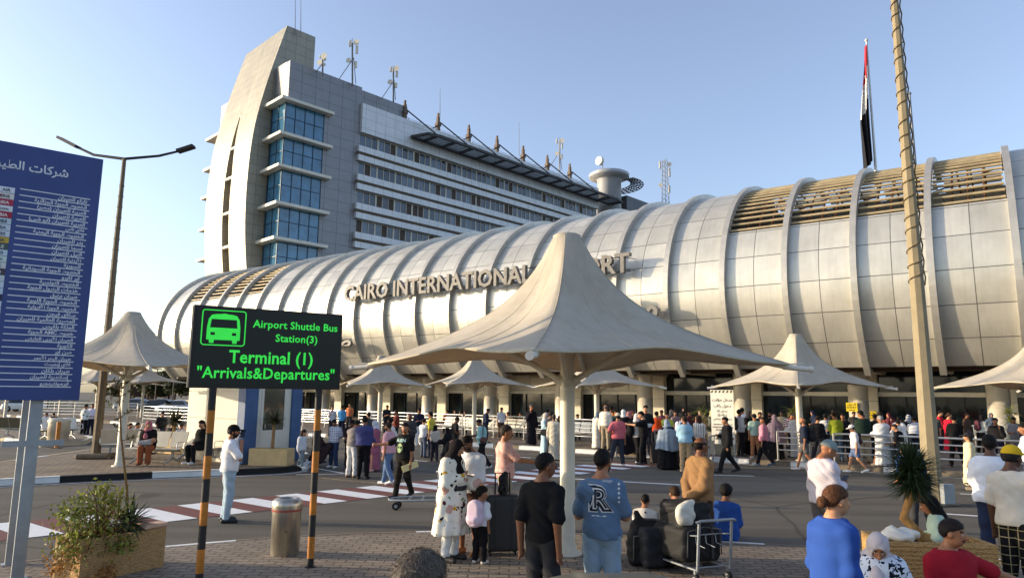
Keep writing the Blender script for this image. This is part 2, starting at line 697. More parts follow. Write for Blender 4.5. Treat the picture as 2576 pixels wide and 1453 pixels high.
def pose(H, legs, arms, lean, head, fem, spread=1.0):
    """joints in metres, facing +y, feet near z=0"""
    J = {}
    hz = {'stand': .525, 'walk': .515, 'walk2': .52, 'sit': .295, 'floor': .07, 'squat': .16, 'bend': .525, 'lean': .52, 'step': .52}[legs]
    P = np.array([0, 0, hz])
    T = rotx(-R(lean))
    def up(x, y, z):               # torso-local relative to pelvis
        return P + T @ np.array([x, y, z])
    J['T'] = T
    J['pelvis'] = P + T @ np.array([0, 0, .022])
    J['belly'] = up(0, .004, .11)
    J['chest'] = up(0, -.002, .215)
    sw = .084 if fem else .094
    J['shC'] = up(0, -.006, .275)
    J['neck'] = up(0, -.008, .31)
    yaw, nod = R(head[0]), R(head[1])
    Hm = rotzm(-yaw) @ rotx(-R(lean * .45) - nod)
    J['Hm'] = Hm
    J['head'] = J['neck'] + Hm @ np.array([0, .022, .092])
    for sd, s_ in (('R', 1), ('L', -1)):
        a = arms[0] if sd == 'R' else arms[1]
        u, f = ARMS[a] if isinstance(a, str) else a
        u = np.array(u, float) * (s_, 1, 1); f = np.array(f, float) * (s_, 1, 1)
        u /= np.linalg.norm(u); f /= np.linalg.norm(f)
        Tm = T if abs(lean) < 30 else rotx(-R(lean * .5))
        sh = up(s_ * sw, -.006, .258)
        el = sh + Tm @ u * .168
        wr = el + Tm @ f * .142
        J['sh' + sd], J['el' + sd], J['wr' + sd] = sh, el, wr
        J['hd' + sd] = Tm @ f
        hx = s_ * .05
        hip = P + np.array([hx, 0, -.005])
        if legs == 'stand' or legs == 'bend' or legs == 'lean':
            o = s_ * .012 * spread
            kn = np.array([hx + o * .6, .012, .285]); an = np.array([hx + o * 1.6, -.012, .045])
            if legs == 'lean' and sd == 'L': kn = np.array([hx + o * 2, .05, .283]); an = np.array([hx + o * 5, .06, .045])
        elif legs in ('walk', 'walk2', 'step'):
            lead = (sd == 'R') == (legs != 'walk2')
            kf = .6 if legs == 'step' else 1.0
            if lead: kn = np.array([hx, .085 * kf, .292]); an = np.array([hx, .15 * kf, .05])
            else: kn = np.array([hx, -.03 * kf, .288]); an = np.array([hx, -.18 * kf, .085])
        elif legs == 'sit':
            kn = np.array([hx * 1.25, .225, .285]); an = np.array([hx * 1.3, .21, .045])
        elif legs == 'squat':
            kn = np.array([hx * 1.9, .19, .30]); an = np.array([hx * 1.5, .04, .045])
        else:                      # floor: seated on the ground, knees drawn up
            kn = np.array([hx * 1.8, .185, .22]); an = np.array([hx * 1.4, .27, .04])
        J['hip' + sd], J['kn' + sd], J['an' + sd] = hip, kn, an
        tilt = -.03 if an[2] > .06 else 0
        J['toe' + sd] = an + np.array([s_ * .012, .098, -.027 + tilt])
        J['heel' + sd] = an + np.array([0, -.025, -.018 - tilt * .3])
    for k in J:
        if k not in ('T', 'Hm', 'hdR', 'hdL'):
            J[k] = J[k] * H
    return J


def strands(ho, colr, seed, n, hs, kind):
    me = ho.data
    nv = len(me.vertices)
    co = np.zeros(nv * 3); me.vertices.foreach_get('co', co); co = co.reshape(-1, 3)
    q = np.zeros(len(me.polygons) * 4, np.int32); me.loops.foreach_get('vertex_index', q); q = q.reshape(-1, 4)
    c = co[q].mean(1); nr = np.cross(co[q[:, 2]] - co[q[:, 0]], co[q[:, 3]] - co[q[:, 1]])
    nr /= np.linalg.norm(nr, axis=1)[:, None] + 1e-9
    r = np.random.default_rng(seed)
    i = r.integers(0, len(c), n)
    p, nn = c[i] + r.normal(size=(n, 3)) * .003, nr[i]
    d = np.tile(np.array([.1, -.5, -.55]), (n, 1)) + r.normal(size=(n, 3)) * (.55 if kind in ('curly', 'short') else .3)
    d -= nn * (d * nn).sum(1)[:, None]; d /= np.linalg.norm(d, axis=1)[:, None] + 1e-9
    d = d + nn * r.uniform(.04, .28, n)[:, None]
    sd = np.cross(d, nn); sd /= np.linalg.norm(sd, axis=1)[:, None] + 1e-9
    L = (r.uniform(.008, .018, n) * hs if kind != 'fade' else r.uniform(.004, .008, n) * hs)[:, None]; w = .0011
    b = p - nn * .002
    V = np.stack([b - sd * w, b + sd * w, b + d * L + sd * w * .3, b + d * L - sd * w * .3], 1).reshape(-1, 3)
    F_ = np.arange(n * 4).reshape(-1, 4)
    key = ('strand', tuple(colr))
    if key not in _mats:
        m, nt, bb = base('hair_strand', .5, 0, .3)
        g_ = nt.new('ShaderNodeNewGeometry'); cl = lin(colr)
        nt.link(nt.ramp(g_.outputs['Random Per Island'], [(0, tuple(x * .5 for x in cl[:3])), (.7, cl), (1, tuple(min(1, x * 2.0 + .01) for x in cl[:3]))]), bb.inputs['Base Color'])
        _mats[key] = m
    link_obj('hair_strand', mesh_np('hair_strand', V, F_, [_mats[key]], False), ho)['kind'] = 'stuff'


def person(px, py, H, face, label, top=('tee', (200, 200, 200)), bot=('pants', (40, 45, 60)), hair=('short', (18, 14, 12)), skin=1, arms=('down', 'down'), legs='stand', lean=0, head=(0, 0),
           ex=(), pos=None, z=0.0, w=1.0, fem=False, shoe=(60, 60, 62), res=None, child=False, tmat=None, bmat=None, spread=1.0, group=None, cat='person', smat=None):
    loc = np.array(pos, float) if pos is not None else gnd(px, py, z)
    if pos is None and z: loc[2] = z
    Y = max(loc[1], 2.0)
    h = res or float(np.clip(0.00105 * Y, 0.0085, 0.024))
    seed = int(abs(loc[0] * 977 + loc[1] * 131 + H * 1000)) % 100000
    o = thing('person', label, cat, loc, -R(face), group)
    jr = np.random.default_rng(seed + 77)
    if Y > 14:
        if tuple(arms) == ('down', 'down') and legs == 'stand' and lean == 0:
            arms = [('down', 'down'), ('hip', 'down'), ('fwd', 'down'), ('cross', 'cross'), ('phone', 'down'), ('back', 'back'), ('down', 'carry'), ('down', 'mouth'), ('back2', 'fwd')][int(jr.integers(0, 9))]
        if tuple(head) == (0, 0): head = (float(jr.uniform(-35, 35)), float(jr.uniform(-4, 18)))
        if legs == 'stand':
            spread = spread * float(jr.uniform(.6, 1.9))
            if jr.random() < .4: legs = 'lean'
        w = w * float(jr.uniform(.94, 1.12))
        lean = lean + float(jr.uniform(-2, 4))
    fr = _pf[o.name]
    J = pose(H, legs, arms, lean, head, fem, spread)
    T, Hm = J['T'], J['Hm']
    hs = H * (1.0 if not child else 1.28)      # head scale
    if child:
        J['head'] = J['neck'] + (J['head'] - J['neck']) * 1.22
    hc = J['head']
    allp = np.array([J[k] for k in J if k not in ('T', 'Hm', 'hdR', 'hdL')])
    lo, hi = allp.min(0) - .12 * H, allp.max(0) + .13 * H
    lo[2] = max(lo[2], -0.01)
    sk = skin_mat(skin)

    def put(name, F, mats, midx=None, lab=None):
        V, Q = F.mesh()
        if len(Q) == 0: return None
        mi = midx(V, Q) if midx else None
        return link_obj(name, mesh_np(name, V, Q, mats if isinstance(mats, list) else [mats], True, mi), o, lab)

    # ---- body, one continuous skin surface
    B = Fld(lo, hi, h)
    q = .93
    B.add(ell(J['chest'], np.array([.098 * w, .066 * w, .115]) * H * q, T), .03)
    B.add(ell(J['belly'], np.array([.085 * w, .06 * w, .09]) * H * q, T), .05)
    B.add(ell(J['pelvis'], np.array([.09 * w, .064 * w, .07]) * H * q, T), .05)
    B.add(rc(J['shL'], J['shR'], .031 * H), .04)
    for sd in 'RL': B.add(rc(J['neck'] + T @ np.array([0, -.004, .012]) * H, J['sh' + sd] + T @ np.array([0, 0, .004]) * H, .026 * H, .024 * H), .02)
    B.add(rc(J['neck'], hc - Hm @ np.array([0, .012, .03]) * hs, .0325 * H, .031 * H), .03)
    hl = lambda x, y, zz: hc + Hm @ (np.array([x, y, zz]) * hs)
    B.add(ell(hl(0, -.006, .014), np.array([.0455, .057, .055]) * hs, Hm), .01)
    B.add(ell(hl(0, .012, -.022), np.array([.036, .042, .046]) * hs, Hm), .02)
    if Y < 24:
        B.add(rc(hl(0, .052, .008), hl(0, .064, -.014), .006 * hs, .0095 * hs), .012)
        for s_ in (1, -1):
            B.add(ell(hl(s_ * .0465, -.006, -.004), np.array([.007, .013, .019]) * hs, Hm), .008)
    for s_, sd in ((1, 'R'), (-1, 'L')):
        B.add(rc(J['sh' + sd], J['el' + sd], .029 * H * w ** .5, .0235 * H), .03)
        B.add(rc(J['el' + sd], J['wr' + sd], .0245 * H, .0165 * H), .02)
        B.add(rc(J['hip' + sd], J['kn' + sd], .05 * H * w ** .5, .033 * H), .04)
        B.add(rc(J['kn' + sd], J['an' + sd], .034 * H, .021 * H), .03)
        B.add(rc(J['heel' + sd], J['toe' + sd], .022 * H, .017 * H), .02)
        d = J['hd' + sd]; wr = J['wr' + sd]
        side = np.cross(d, [0, 0, 1.0]) if abs(d[2]) < .8 else np.cross(d, [1.0, 0, 0])
        side /= np.linalg.norm(side) + 1e-9
        nrm = np.cross(side, d)
        cur = nrm * (1 if nrm @ np.array([0, 1, 0]) < 0 else -1)
        pc = wr + d * .03 * H
        B.add(rc(wr, pc + d * .022 * H, .014 * H, .017 * H), .015)
        if Y < 14:
            for fi, (fo, fl) in enumerate(((-.0165, .040), (-.0055, .048), (.0055, .046), (.0165, .036))):
                k0 = pc + d * .024 * H + side * fo * H
                k1 = k0 + (d * .55 + cur * .18 + side * fo * 6) * fl * .55 * H
                k2 = k1 + (d * .42 + cur * .38) * fl * .62 * H
                B.add(rc(k0, k1, .0054 * H, .0048 * H), .004)
                B.add(rc(k1, k2, .0048 * H, .0040 * H), .004)
            t0 = wr + d * .016 * H + side * -.014 * H
            t1 = t0 + (d * .7 - side * .75) * .028 * H
            B.add(rc(t0, t1, .0062 * H, .0055 * H), .006)
            B.add(rc(t1, t1 + (d * .9 - side * .1) * .022 * H, .0055 * H, .0044 * H), .004)
        else:
            B.add(ell(pc + d * .035 * H, np.array([.017, .017, .03]) * H), .02)
            B.add(rc(pc, pc + (d * .7 - side * .7) * .035 * H, .008 * H, .006 * H), .01)
    dark = mat((38, 26, 22), .6, 0, .1, 8, 0, .3, 'brow_and_eye')
    white = mat((215, 205, 195), .4, 0, .05, 8, 0, .4, 'eye_white')
    lip = mat((142, 84, 74), .55, 0, .1, 8, 0, .3, 'lip')

    def face_idx(V, Q):
        C = V[Q].mean(1)
        L = ((C - hc) @ Hm) / hs
        mi = np.zeros(len(Q), int)
        fr_ = L[:, 1] > .03
        ax = np.abs(L[:, 0])
        mi[fr_ & (np.hypot((ax - .0175) / 1.5, L[:, 2] - .006) < .0052)] = 2
        mi[fr_ & (np.hypot(ax - .0175, L[:, 2] - .006) < .0042)] = 1
        mi[fr_ & (ax > .008) & (ax < .03) & (np.abs(L[:, 2] - .0195) < .0034)] = 1
        mi[fr_ & (ax < .014) & (np.abs(L[:, 2] + .036) < .0042)] = 3
        if hair[0] == 'fade':
            hl_ = np.where(L[:, 1] > -.004, .014 + .42 * L[:, 1], np.maximum(.0123 + 1.4 * (L[:, 1] + .004), -.045))
            mi[(L[:, 2] > hl_) & (mi == 0)] = 4
        if 'beard' in ex:
            b_ = (L[:, 1] > -.02) & (L[:, 2] < -.022) & (L[:, 2] > -.075) & ~((ax < .014) & (np.abs(L[:, 2] + .036) < .004)) & ((L[:, 2] < -.04) | (ax > .022) | (np.abs(L[:, 2] + .027) < .004)) & (L[:, 1] > .0)
            mi[b_ & (mi == 0)] = 1
        if 'moustache' in ex:
            mi[fr_ & (ax < .022) & (np.abs(L[:, 2] + .026) < .0052) & (mi == 0)] = 1
        return mi
    if Y < 30:
        sc4 = [int(v * .42) for v in SKIN[skin]]
        put('body', B, [sk, dark, white, lip, mat(tuple(sc4), .7, 0, .2, 60, 0, .2, 'stubble')], face_idx)
    else:
        put('body', B, sk)

    # ---- garments
    g = .010 + .3 * h
    kind, colr = bot[0], bot[1]
    bm = bmat or cloth(colr)
    longrobe = top[0] in ('robe', 'abaya', 'thobe', 'dress', 'shirtdress')
    legend = {'pants': .06, 'jeans': .06, 'shorts': .32, 'baggy': .055, 'capri': .13}
    if not longrobe and kind in legend or top[0] == 'shirtdress':
        cutz = legend.get(kind, .06) * H
        F = Fld(lo, hi, h)
        F.add(ell(J['pelvis'], np.array([.093 * w, .068 * w, .075]) * H + g, T), .04)
        F.add(ell(J['belly'] * .45 + J['pelvis'] * .55, np.array([.086 * w, .062 * w, .06]) * H + g, T), .04)
        wide = 1.35 if kind in ('baggy', 'shorts') else 1.0
        for sd in 'RL':
            F.add(rc(J['hip' + sd], J['kn' + sd], .052 * H * w ** .5 + g, .036 * H * wide ** .5 + g), .035)
            F.add(rc(J['kn' + sd], J['an' + sd] + (0, 0, .0), .037 * H * wide ** .5 + g, .027 * H * wide + g), .03)
        F.folds(.0035 if h < .016 else .0045, seed + 3, (8, 9, 20))
        if legs in ('stand', 'walk', 'walk2', 'step', 'bend', 'lean'):
            F.cut((cutz * .55 if cutz < .1 * H else cutz) - F.Z + 0 * F.X + 0 * F.Y)
        elif kind == 'shorts':
            for sd in 'RL':
                a_, b_ = J['kn' + sd], J['an' + sd]
                F.v = np.where((F.Z < a_[2] - .03 * H) & (F.Y > a_[1] - .2 * H) & (F.v < .2), np.maximum(F.v, a_[2] - .03 * H - F.Z + 0 * F.X), F.v)
        put('shorts' if kind == 'shorts' else 'trousers', F, bm)
    if kind in ('skirt',) and not longrobe:
        F = Fld(lo - .05, hi + .05, h)
        z0, z1 = .03 * H, .60 * H
        rng_ = np.random.default_rng(seed)
        ph = rng_.uniform(0, 6.28, 3)
        th = np.arctan2(F.Y, F.X)
        tt = np.clip((z1 - F.Z) / (z1 - z0), 0, 1)
        Rr = (.075 * w + (.055 + .035 * w) * tt ** .7) * H * (1 + .05 * tt * np.sin(7 * th + ph[0]) + .035 * tt * np.sin(13 * th + ph[1]))
        d = (np.sqrt((F.X / 1.1) ** 2 + (F.Y / .85) ** 2) - Rr) * .8
        F.v = np.maximum(np.maximum(d, F.Z - z1), z0 - F.Z).astype(np.float32)
        put('skirt', F, bm)
    kind, colr = top[0], top[1]
    tm = tmat or cloth(colr)
    sl_ = {'tee': .62, 'polo': .62, 'vest': .3, 'shirt': 1.0, 'jacket': 1.0, 'coat': 1.0, 'long': 1.0, 'blouse': 1.0, 'robe': 1.0, 'abaya': 1.0, 'thobe': 1.0, 'dress': .75, 'shirtdress': .95, 'sleeveless': .12, 'rolled': .8}[kind]
    thick = {'jacket': .012, 'coat': .017, 'robe': .012, 'thobe': .012, 'abaya': .016, 'shirt': .006, 'rolled': .006, 'blouse': .012, 'shirtdress': .014}.get(kind, .003) + g
    F = Fld(lo - .06 * (1 if longrobe else 0), hi + .06 * (1 if longrobe else 0), h)
    F.add(ell(J['chest'], np.array([.1 * w, .069 * w, .112]) * H + thick, T), .04)
    F.add(ell(J['belly'], np.array([.09 * w, .065 * w, .09]) * H + thick, T), .06)
    hem = {'tee': -.035, 'polo': -.035, 'jacket': -.075, 'coat': -.16, 'shirt': -.02, 'rolled': -.04, 'blouse': -.09, 'vest': -.02, 'long': -.02, 'sleeveless': -.03}.get(kind, -.05)
    F.add(ell(J['pelvis'], np.array([.096 * w, .071 * w, .08 - hem * .5]) * H + thick * 1.25 + (.006 if kind in ('tee', 'polo') else 0), T), .06)
    F.add(rc(J['shL'] + (0, 0, -.012 * H), J['shR'] + (0, 0, -.012 * H), .033 * H + thick * .8), .05)
    for sd in 'RL': F.add(rc(J['neck'] + T @ np.array([0, -.004, .012]) * H, J['sh' + sd] + T @ np.array([0, 0, .002]) * H, .026 * H + thick, .025 * H + thick), .025)
    F.add(rc(J['shC'], J['neck'], .044 * H, .034 * H + .3 * thick), .03)
    for sd in 'RL':
        sh, el, wr = J['sh' + sd], J['el' + sd], J['wr' + sd]
        if sl_ <= .62:
            e = sh + (el - sh) * sl_ / .62 * .8
            F.add(rc(sh, e, .031 * H * w ** .5 + thick, .031 * H + thick * 1.25), .03)
        else:
            F.add(rc(sh, el, .031 * H * w ** .5 + thick, .026 * H + thick * 1.1), .03)
            e = el + (wr - el) * min(1, (sl_ - .62) / .36)
            F.add(rc(el, e, .028 * H + thick * 1.1, .021 * H + thick * (1.2 if kind not in ('robe', 'abaya', 'thobe', 'shirtdress') else 1.9)), .02)
    # neck opening: cut along torso axis
    ta = T[:, 2]
    nk = J['neck'] + ta * (.004 + (.008 if kind in ('polo', 'shirt', 'rolled', 'jacket', 'coat', 'thobe') else 0)) * H
    F.cut((F.X - nk[0]) * ta[0] + (F.Y - nk[1]) * ta[1] + (F.Z - nk[2]) * ta[2])
    if longrobe:
        z0 = {'dress': .09, 'shirtdress': .22}.get(kind, .025) * H
        z1 = J['belly'][2] + .03 * H
        ph = np.random.default_rng(seed).uniform(0, 6.28, 3)
        cx = J['pelvis'][1]
        th = np.arctan2(F.Y - cx, F.X)
        tt = np.clip((z1 - F.Z) / (z1 - z0), 0, 1)
        fl = {'abaya': .15, 'robe': .12, 'thobe': .115, 'dress': .135, 'shirtdress': .145}[kind] + .02 * (w - 1)
        Rr = (.082 * w + (fl - .082 * 1) * tt ** .8) * H * (1 + .045 * tt * np.sin(6 * th + ph[0]) + .035 * tt * np.sin(11 * th + ph[1] + 2 * tt)) + thick * .3
        if legs == 'sit' or legs == 'floor' or legs == 'squat':
            for sd in 'RL':
                F.add(rc(J['hip' + sd], J['kn' + sd], .062 * H + g, .05 * H + g), .06)
                F.add(rc(J['kn' + sd], J['an' + sd], .05 * H + g, .05 * H + g), .06)
        else:
            d = (np.sqrt((F.X / 1.1) ** 2 + ((F.Y - cx) / .88) ** 2) - Rr) * .8
            d = np.maximum(np.maximum(d, F.Z - z1), z0 - F.Z).astype(np.float32)
            F.v = smin(F.v, d, .03)
            F.cut(z0 - F.Z + 0 * F.X + 0 * F.Y)
    else:
        hp = J['pelvis'] + ta * hem * H
        if legs in ('sit', 'floor', 'squat'):
            hp = J['pelvis'] - ta * .06 * H
        m_ = (F.X - hp[0]) * ta[0] + (F.Y - hp[1]) * ta[1] + (F.Z - hp[2]) * ta[2]
        arm_safe = np.abs(F.X) > (.115 * w * H)
        F.v = np.where(arm_safe, F.v, np.maximum(F.v, -m_)).astype(np.float32)
    F.folds(.004 if h < .016 else .005, seed, (10, 9, 18))
    nm = {'tee': 'tshirt', 'polo': 'polo_shirt', 'vest': 'vest', 'jacket': 'jacket', 'coat': 'jacket', 'long': 'sweater', 'rolled': 'shirt', 'shirtdress': 'tunic'}.get(kind, kind)
    gar = put(nm, F, tm)
    # ---- footwear
    if shoe is not None:
        sm_ = smat or mat(shoe, .6, 0, .1, 20, 0, .4, 'shoe')
        for sd in 'RL':
            F = Fld(np.minimum(J['heel' + sd], J['toe' + sd]) - .06 * H, np.maximum(J['an' + sd], J['toe' + sd]) + .05 * H, min(h, .014))
            F.add(rc(J['heel' + sd] + (0, 0, -.003 * H), J['toe' + sd], .0265 * H, .0225 * H), .02)
            F.add(rc(J['an' + sd] + (0, 0, -.012 * H), J['heel' + sd] * .6 + J['toe' + sd] * .4, .024 * H, .022 * H), .02)
            F.cut(.001 - F.Z + 0 * F.X + 0 * F.Y if J['an' + sd][2] < .06 * H else F.v * 0 - 1)
            put('shoe', F, sm_)
    # ---- hair / head cover
    kind, colr = hair[0], hair[1]
    rough_h = {'short': .0, 'fade': .0}
    hm = mat(colr, .7, 0, .4, 34, .6, .18, 'hair', 70)
    hlo, hhi = hc - .12 * hs, hc + .12 * hs
    if kind in ('short', 'fade', 'balding', 'curly', 'long', 'bun', 'ponytail'):
        gz = {'short': .006, 'fade': .003, 'balding': .003, 'curly': .015, 'long': .010, 'bun': .007, 'ponytail': .007}[kind]
        ex_lo, ex_hi = np.zeros(3), np.zeros(3)
        if kind in ('long', 'ponytail', 'bun'): ex_lo = np.array([.05, .1, .16]) * hs
        F = Fld(hlo - ex_lo, hhi, min(h, .012))
        F.add(ell(hl(0, -.008, .017), (np.array([.0465, .058, .055]) - .002) * hs, Hm), .01)
        LX = (F.X - hc[0]) * Hm[0, 0] + (F.Y - hc[1]) * Hm[1, 0] + (F.Z - hc[2]) * Hm[2, 0]
        LY = (F.X - hc[0]) * Hm[0, 1] + (F.Y - hc[1]) * Hm[1, 1] + (F.Z - hc[2]) * Hm[2, 1]
        LZ = (F.X - hc[0]) * Hm[0, 2] + (F.Y - hc[1]) * Hm[1, 2] + (F.Z - hc[2]) * Hm[2, 2]
        LX, LY, LZ = LX / hs, LY / hs, LZ / hs
        if kind == 'fade': cutp = .45 * np.maximum(np.abs(LX) - .03, 0) + np.where(LY > -.01, .018 + .35 * LY, np.maximum(.0145 + 1.15 * (LY + .01), -.034)) - LZ
        elif kind == 'balding': cutp = np.maximum(-.03 + .5 * LY - LZ, np.maximum(LZ - .03, LY - .03))
        else: cutp = np.where(LY > -.004, .012 + .42 * LY, np.maximum(.0103 + 1.5 * (LY + .004), -.045)) - LZ
        F.v = (F.v - (gz + .002) * hs * np.clip(-cutp / (.03 if kind != 'curly' else .014), 0, 1) ** .6).astype(np.float32)
        F.cut(cutp * hs * .6)
        if kind == 'curly':
            F.v = F.v + np.where(np.abs(F.v) < .03, .005 * np.sin(LX * 190 + 1) * np.sin(LY * 170) * np.sin(LZ * 180 + 2), 0).astype(np.float32)
        if kind == 'long':
            F.add(rc(hl(0, -.035, .01), hl(0, -.04, -.16), .05 * hs, .042 * hs), .02)
            for s_ in (1, -1): F.add(rc(hl(s_ * .042, -.012, .03), hl(s_ * .045, -.015, -.12), .02 * hs, .022 * hs), .02)
        if kind == 'bun':
            F.add(ell(hl(0, -.078, -.012), np.array([.03, .022, .028]) * hs, Hm), .012)
        if kind == 'ponytail':
            F.add(rc(hl(0, -.065, .02), hl(0, -.085, -.12), .022 * hs, .014 * hs), .015)
        F.v = F.v + np.where(np.abs(F.v) < .03, .0016 * np.sin(F.X * 310) * np.sin(F.Y * 290 + 2) * np.sin(F.Z * 240), 0).astype(np.float32)
        ho = put('hair', F, hm)
        if ho and Y < 12:
            strands(ho, colr, seed, 2600 if Y > 4 else 9000, hs, kind)
    elif kind in ('scarf', 'khimar'):
        cm = smat if False else (hair[2] if len(hair) > 2 else cloth(colr))
        l2 = np.minimum(hlo, J['chest'] - np.array([.2, .16, .1]) * H)
        h2 = np.maximum(hhi, J['chest'] + np.array([.2, .16, .1]) * H)
        if kind == 'khimar':
            l2 = np.array([-.32 * H, -.3 * H, .26 * H]); h2 = np.array([.32 * H, .3 * H, hhi[2]])
        F = Fld(l2, h2, min(h, .02))
        F.add(ell(hl(0, -.01, .008), np.array([.056, .068, .067]) * hs, Hm), .01)
        F.add(rc(hl(0, -.012, -.02), J['neck'] + np.array([0, .0, -.005]) * H, .05 * hs, .062 * H), .03)
        if kind == 'scarf':
            F.add(ell(J['shC'] + T @ np.array([0, .01, .01]) * H, np.array([.1, .075, .055]) * H, T), .04)
            F.add(rc(J['neck'] + T @ np.array([.02, .05, -.02]) * H, J['chest'] + T @ np.array([.03, .075 * w, -.02]) * H, .035 * H, .04 * H), .03)
        else:
            z1, z0 = J['neck'][2] + .03 * H, .38 * H
            th = np.arctan2(F.Y, F.X)
            tt = np.clip((z1 - F.Z) / (z1 - z0), 0, 1)
            ph = np.random.default_rng(seed).uniform(0, 6.28, 3)
            Rr = (.052 + .09 * np.minimum(1, tt * 4.5) ** .7 + .055 * tt * w) * H * (1 + .07 * tt * np.sin(8 * th + ph[0]) + .05 * tt * np.sin(13 * th + ph[1]))
            d = (np.sqrt((F.X / 1.12) ** 2 + (F.Y / .9) ** 2) - Rr) * .75
            d = np.maximum(np.maximum(d, F.Z - z1 - .02), z0 + .03 * np.sin(th * 2 + 1) - F.Z)
            F.v = smin(F.v, d.astype(np.float32), .04)
        F.folds(.003, seed + 5, (18, 14, 22))
        fc = hl(0, .062, -.008)
        fo = ell(fc, np.array([.034, .05, .05]) * hs, Hm)[2](F.X, F.Y, F.Z)
        F.cut(-fo)
        put('headscarf', F, cm)
    if kind == 'cap' or 'cap' in [e[0] if isinstance(e, tuple) else e for e in ex]:
        cc = colr if kind == 'cap' else [e for e in ex if isinstance(e, tuple) and e[0] == 'cap'][0][1]
        F = Fld(hlo - .05, hhi + np.array([.1, .14, .02]) * hs, min(h, .012))
        F.add(ell(hl(0, -.006, .022), np.array([.053, .064, .056]) * hs, Hm), .01)
        LZ = (F.X - hc[0]) * Hm[0, 2] + (F.Y - hc[1]) * Hm[1, 2] + (F.Z - hc[2]) * Hm[2, 2]
        F.cut(.008 * hs - LZ)
        F.add(ell(hl(0, .075, .022), np.array([.042, .05, .007]) * hs, Hm), .006)
        put('cap', F, cloth(cc))
        if kind == 'cap':
            F = Fld(hlo, hhi, min(h, .012))
            F.add(ell(hl(0, -.008, .012), (np.array([.0465, .058, .055]) + .007) * hs, Hm), .01)
            LY = (F.X - hc[0]) * Hm[0, 1] + (F.Y - hc[1]) * Hm[1, 1] + (F.Z - hc[2]) * Hm[2, 1]
            LZ = (F.X - hc[0]) * Hm[0, 2] + (F.Y - hc[1]) * Hm[1, 2] + (F.Z - hc[2]) * Hm[2, 2]
            F.cut(np.maximum(LY - .012 * hs, np.maximum(-.03 * hs - LZ, LZ - .022 * hs)))
            put('hair', F, mat((20, 16, 14), .62, 0, .35, 30, .5, .35, 'hair', 60))
    if kind == 'kufi':
        F = Fld(hlo, hhi, min(h, .01))
        F.add(ell(hl(0, -.008, .012), np.array([.054, .066, .068]) * hs, Hm), .01)
        LZ = (F.X - hc[0]) * Hm[0, 2] + (F.Y - hc[1]) * Hm[1, 2] + (F.Z - hc[2]) * Hm[2, 2]
        F.cut(.012 * hs - LZ)
        put('cap', F, cloth(colr))
    if kind == 'hat':
        F = Fld(hlo - .12, hhi + .12, min(h, .016))
        F.add(ell(hl(0, -.006, .03), np.array([.054, .065, .055]) * hs, Hm), .01)
        F.add(ell(hl(0, -.006, .022), np.array([.125, .135, .012]) * hs, Hm), .02)
        put('hat', F, cloth(colr))
        F = Fld(hlo - .1, hhi, min(h, .014))
        F.add(rc(hl(0, -.04, .0), hl(0, -.045, -.12), .045 * hs, .03 * hs), .02)
        put('hair', F, mat((20, 16, 14), .62, 0, .35, 30, .5, .35, 'hair', 60))
    if 'phone' in ex:
        sd = 'R'
        wr = J['wr' + sd]; d = J['hd' + sd]
        c = fr(wr + d * .07 * H + np.array([0, 0, .018 * H]))
        ph_ = MB(Frame(c, fr.a))
        ph_.bar((-.02, 0, -.0), (-.02 + d[0] * .12, d[1] * .12, d[2] * .12 + .02), .07, .009)
        po = ph_.build('mobile_phone', mat((24, 24, 28), .25, 0, .05, 5, 0, .5, 'phone'))
        tag(po, 'dark mobile phone in the hand of the ' + label.split(' ', 1)[-1] if False else 'mobile phone held by ' + label, 'phone')
        po['label'] = ' '.join(po['label'].split()[:16])
    o['_g'] = 0
    del o['_g']
    return {'o': o, 'J': J, 'g': gar, 'fr': fr, 'H': H, 'T': T, 'hl': hl}
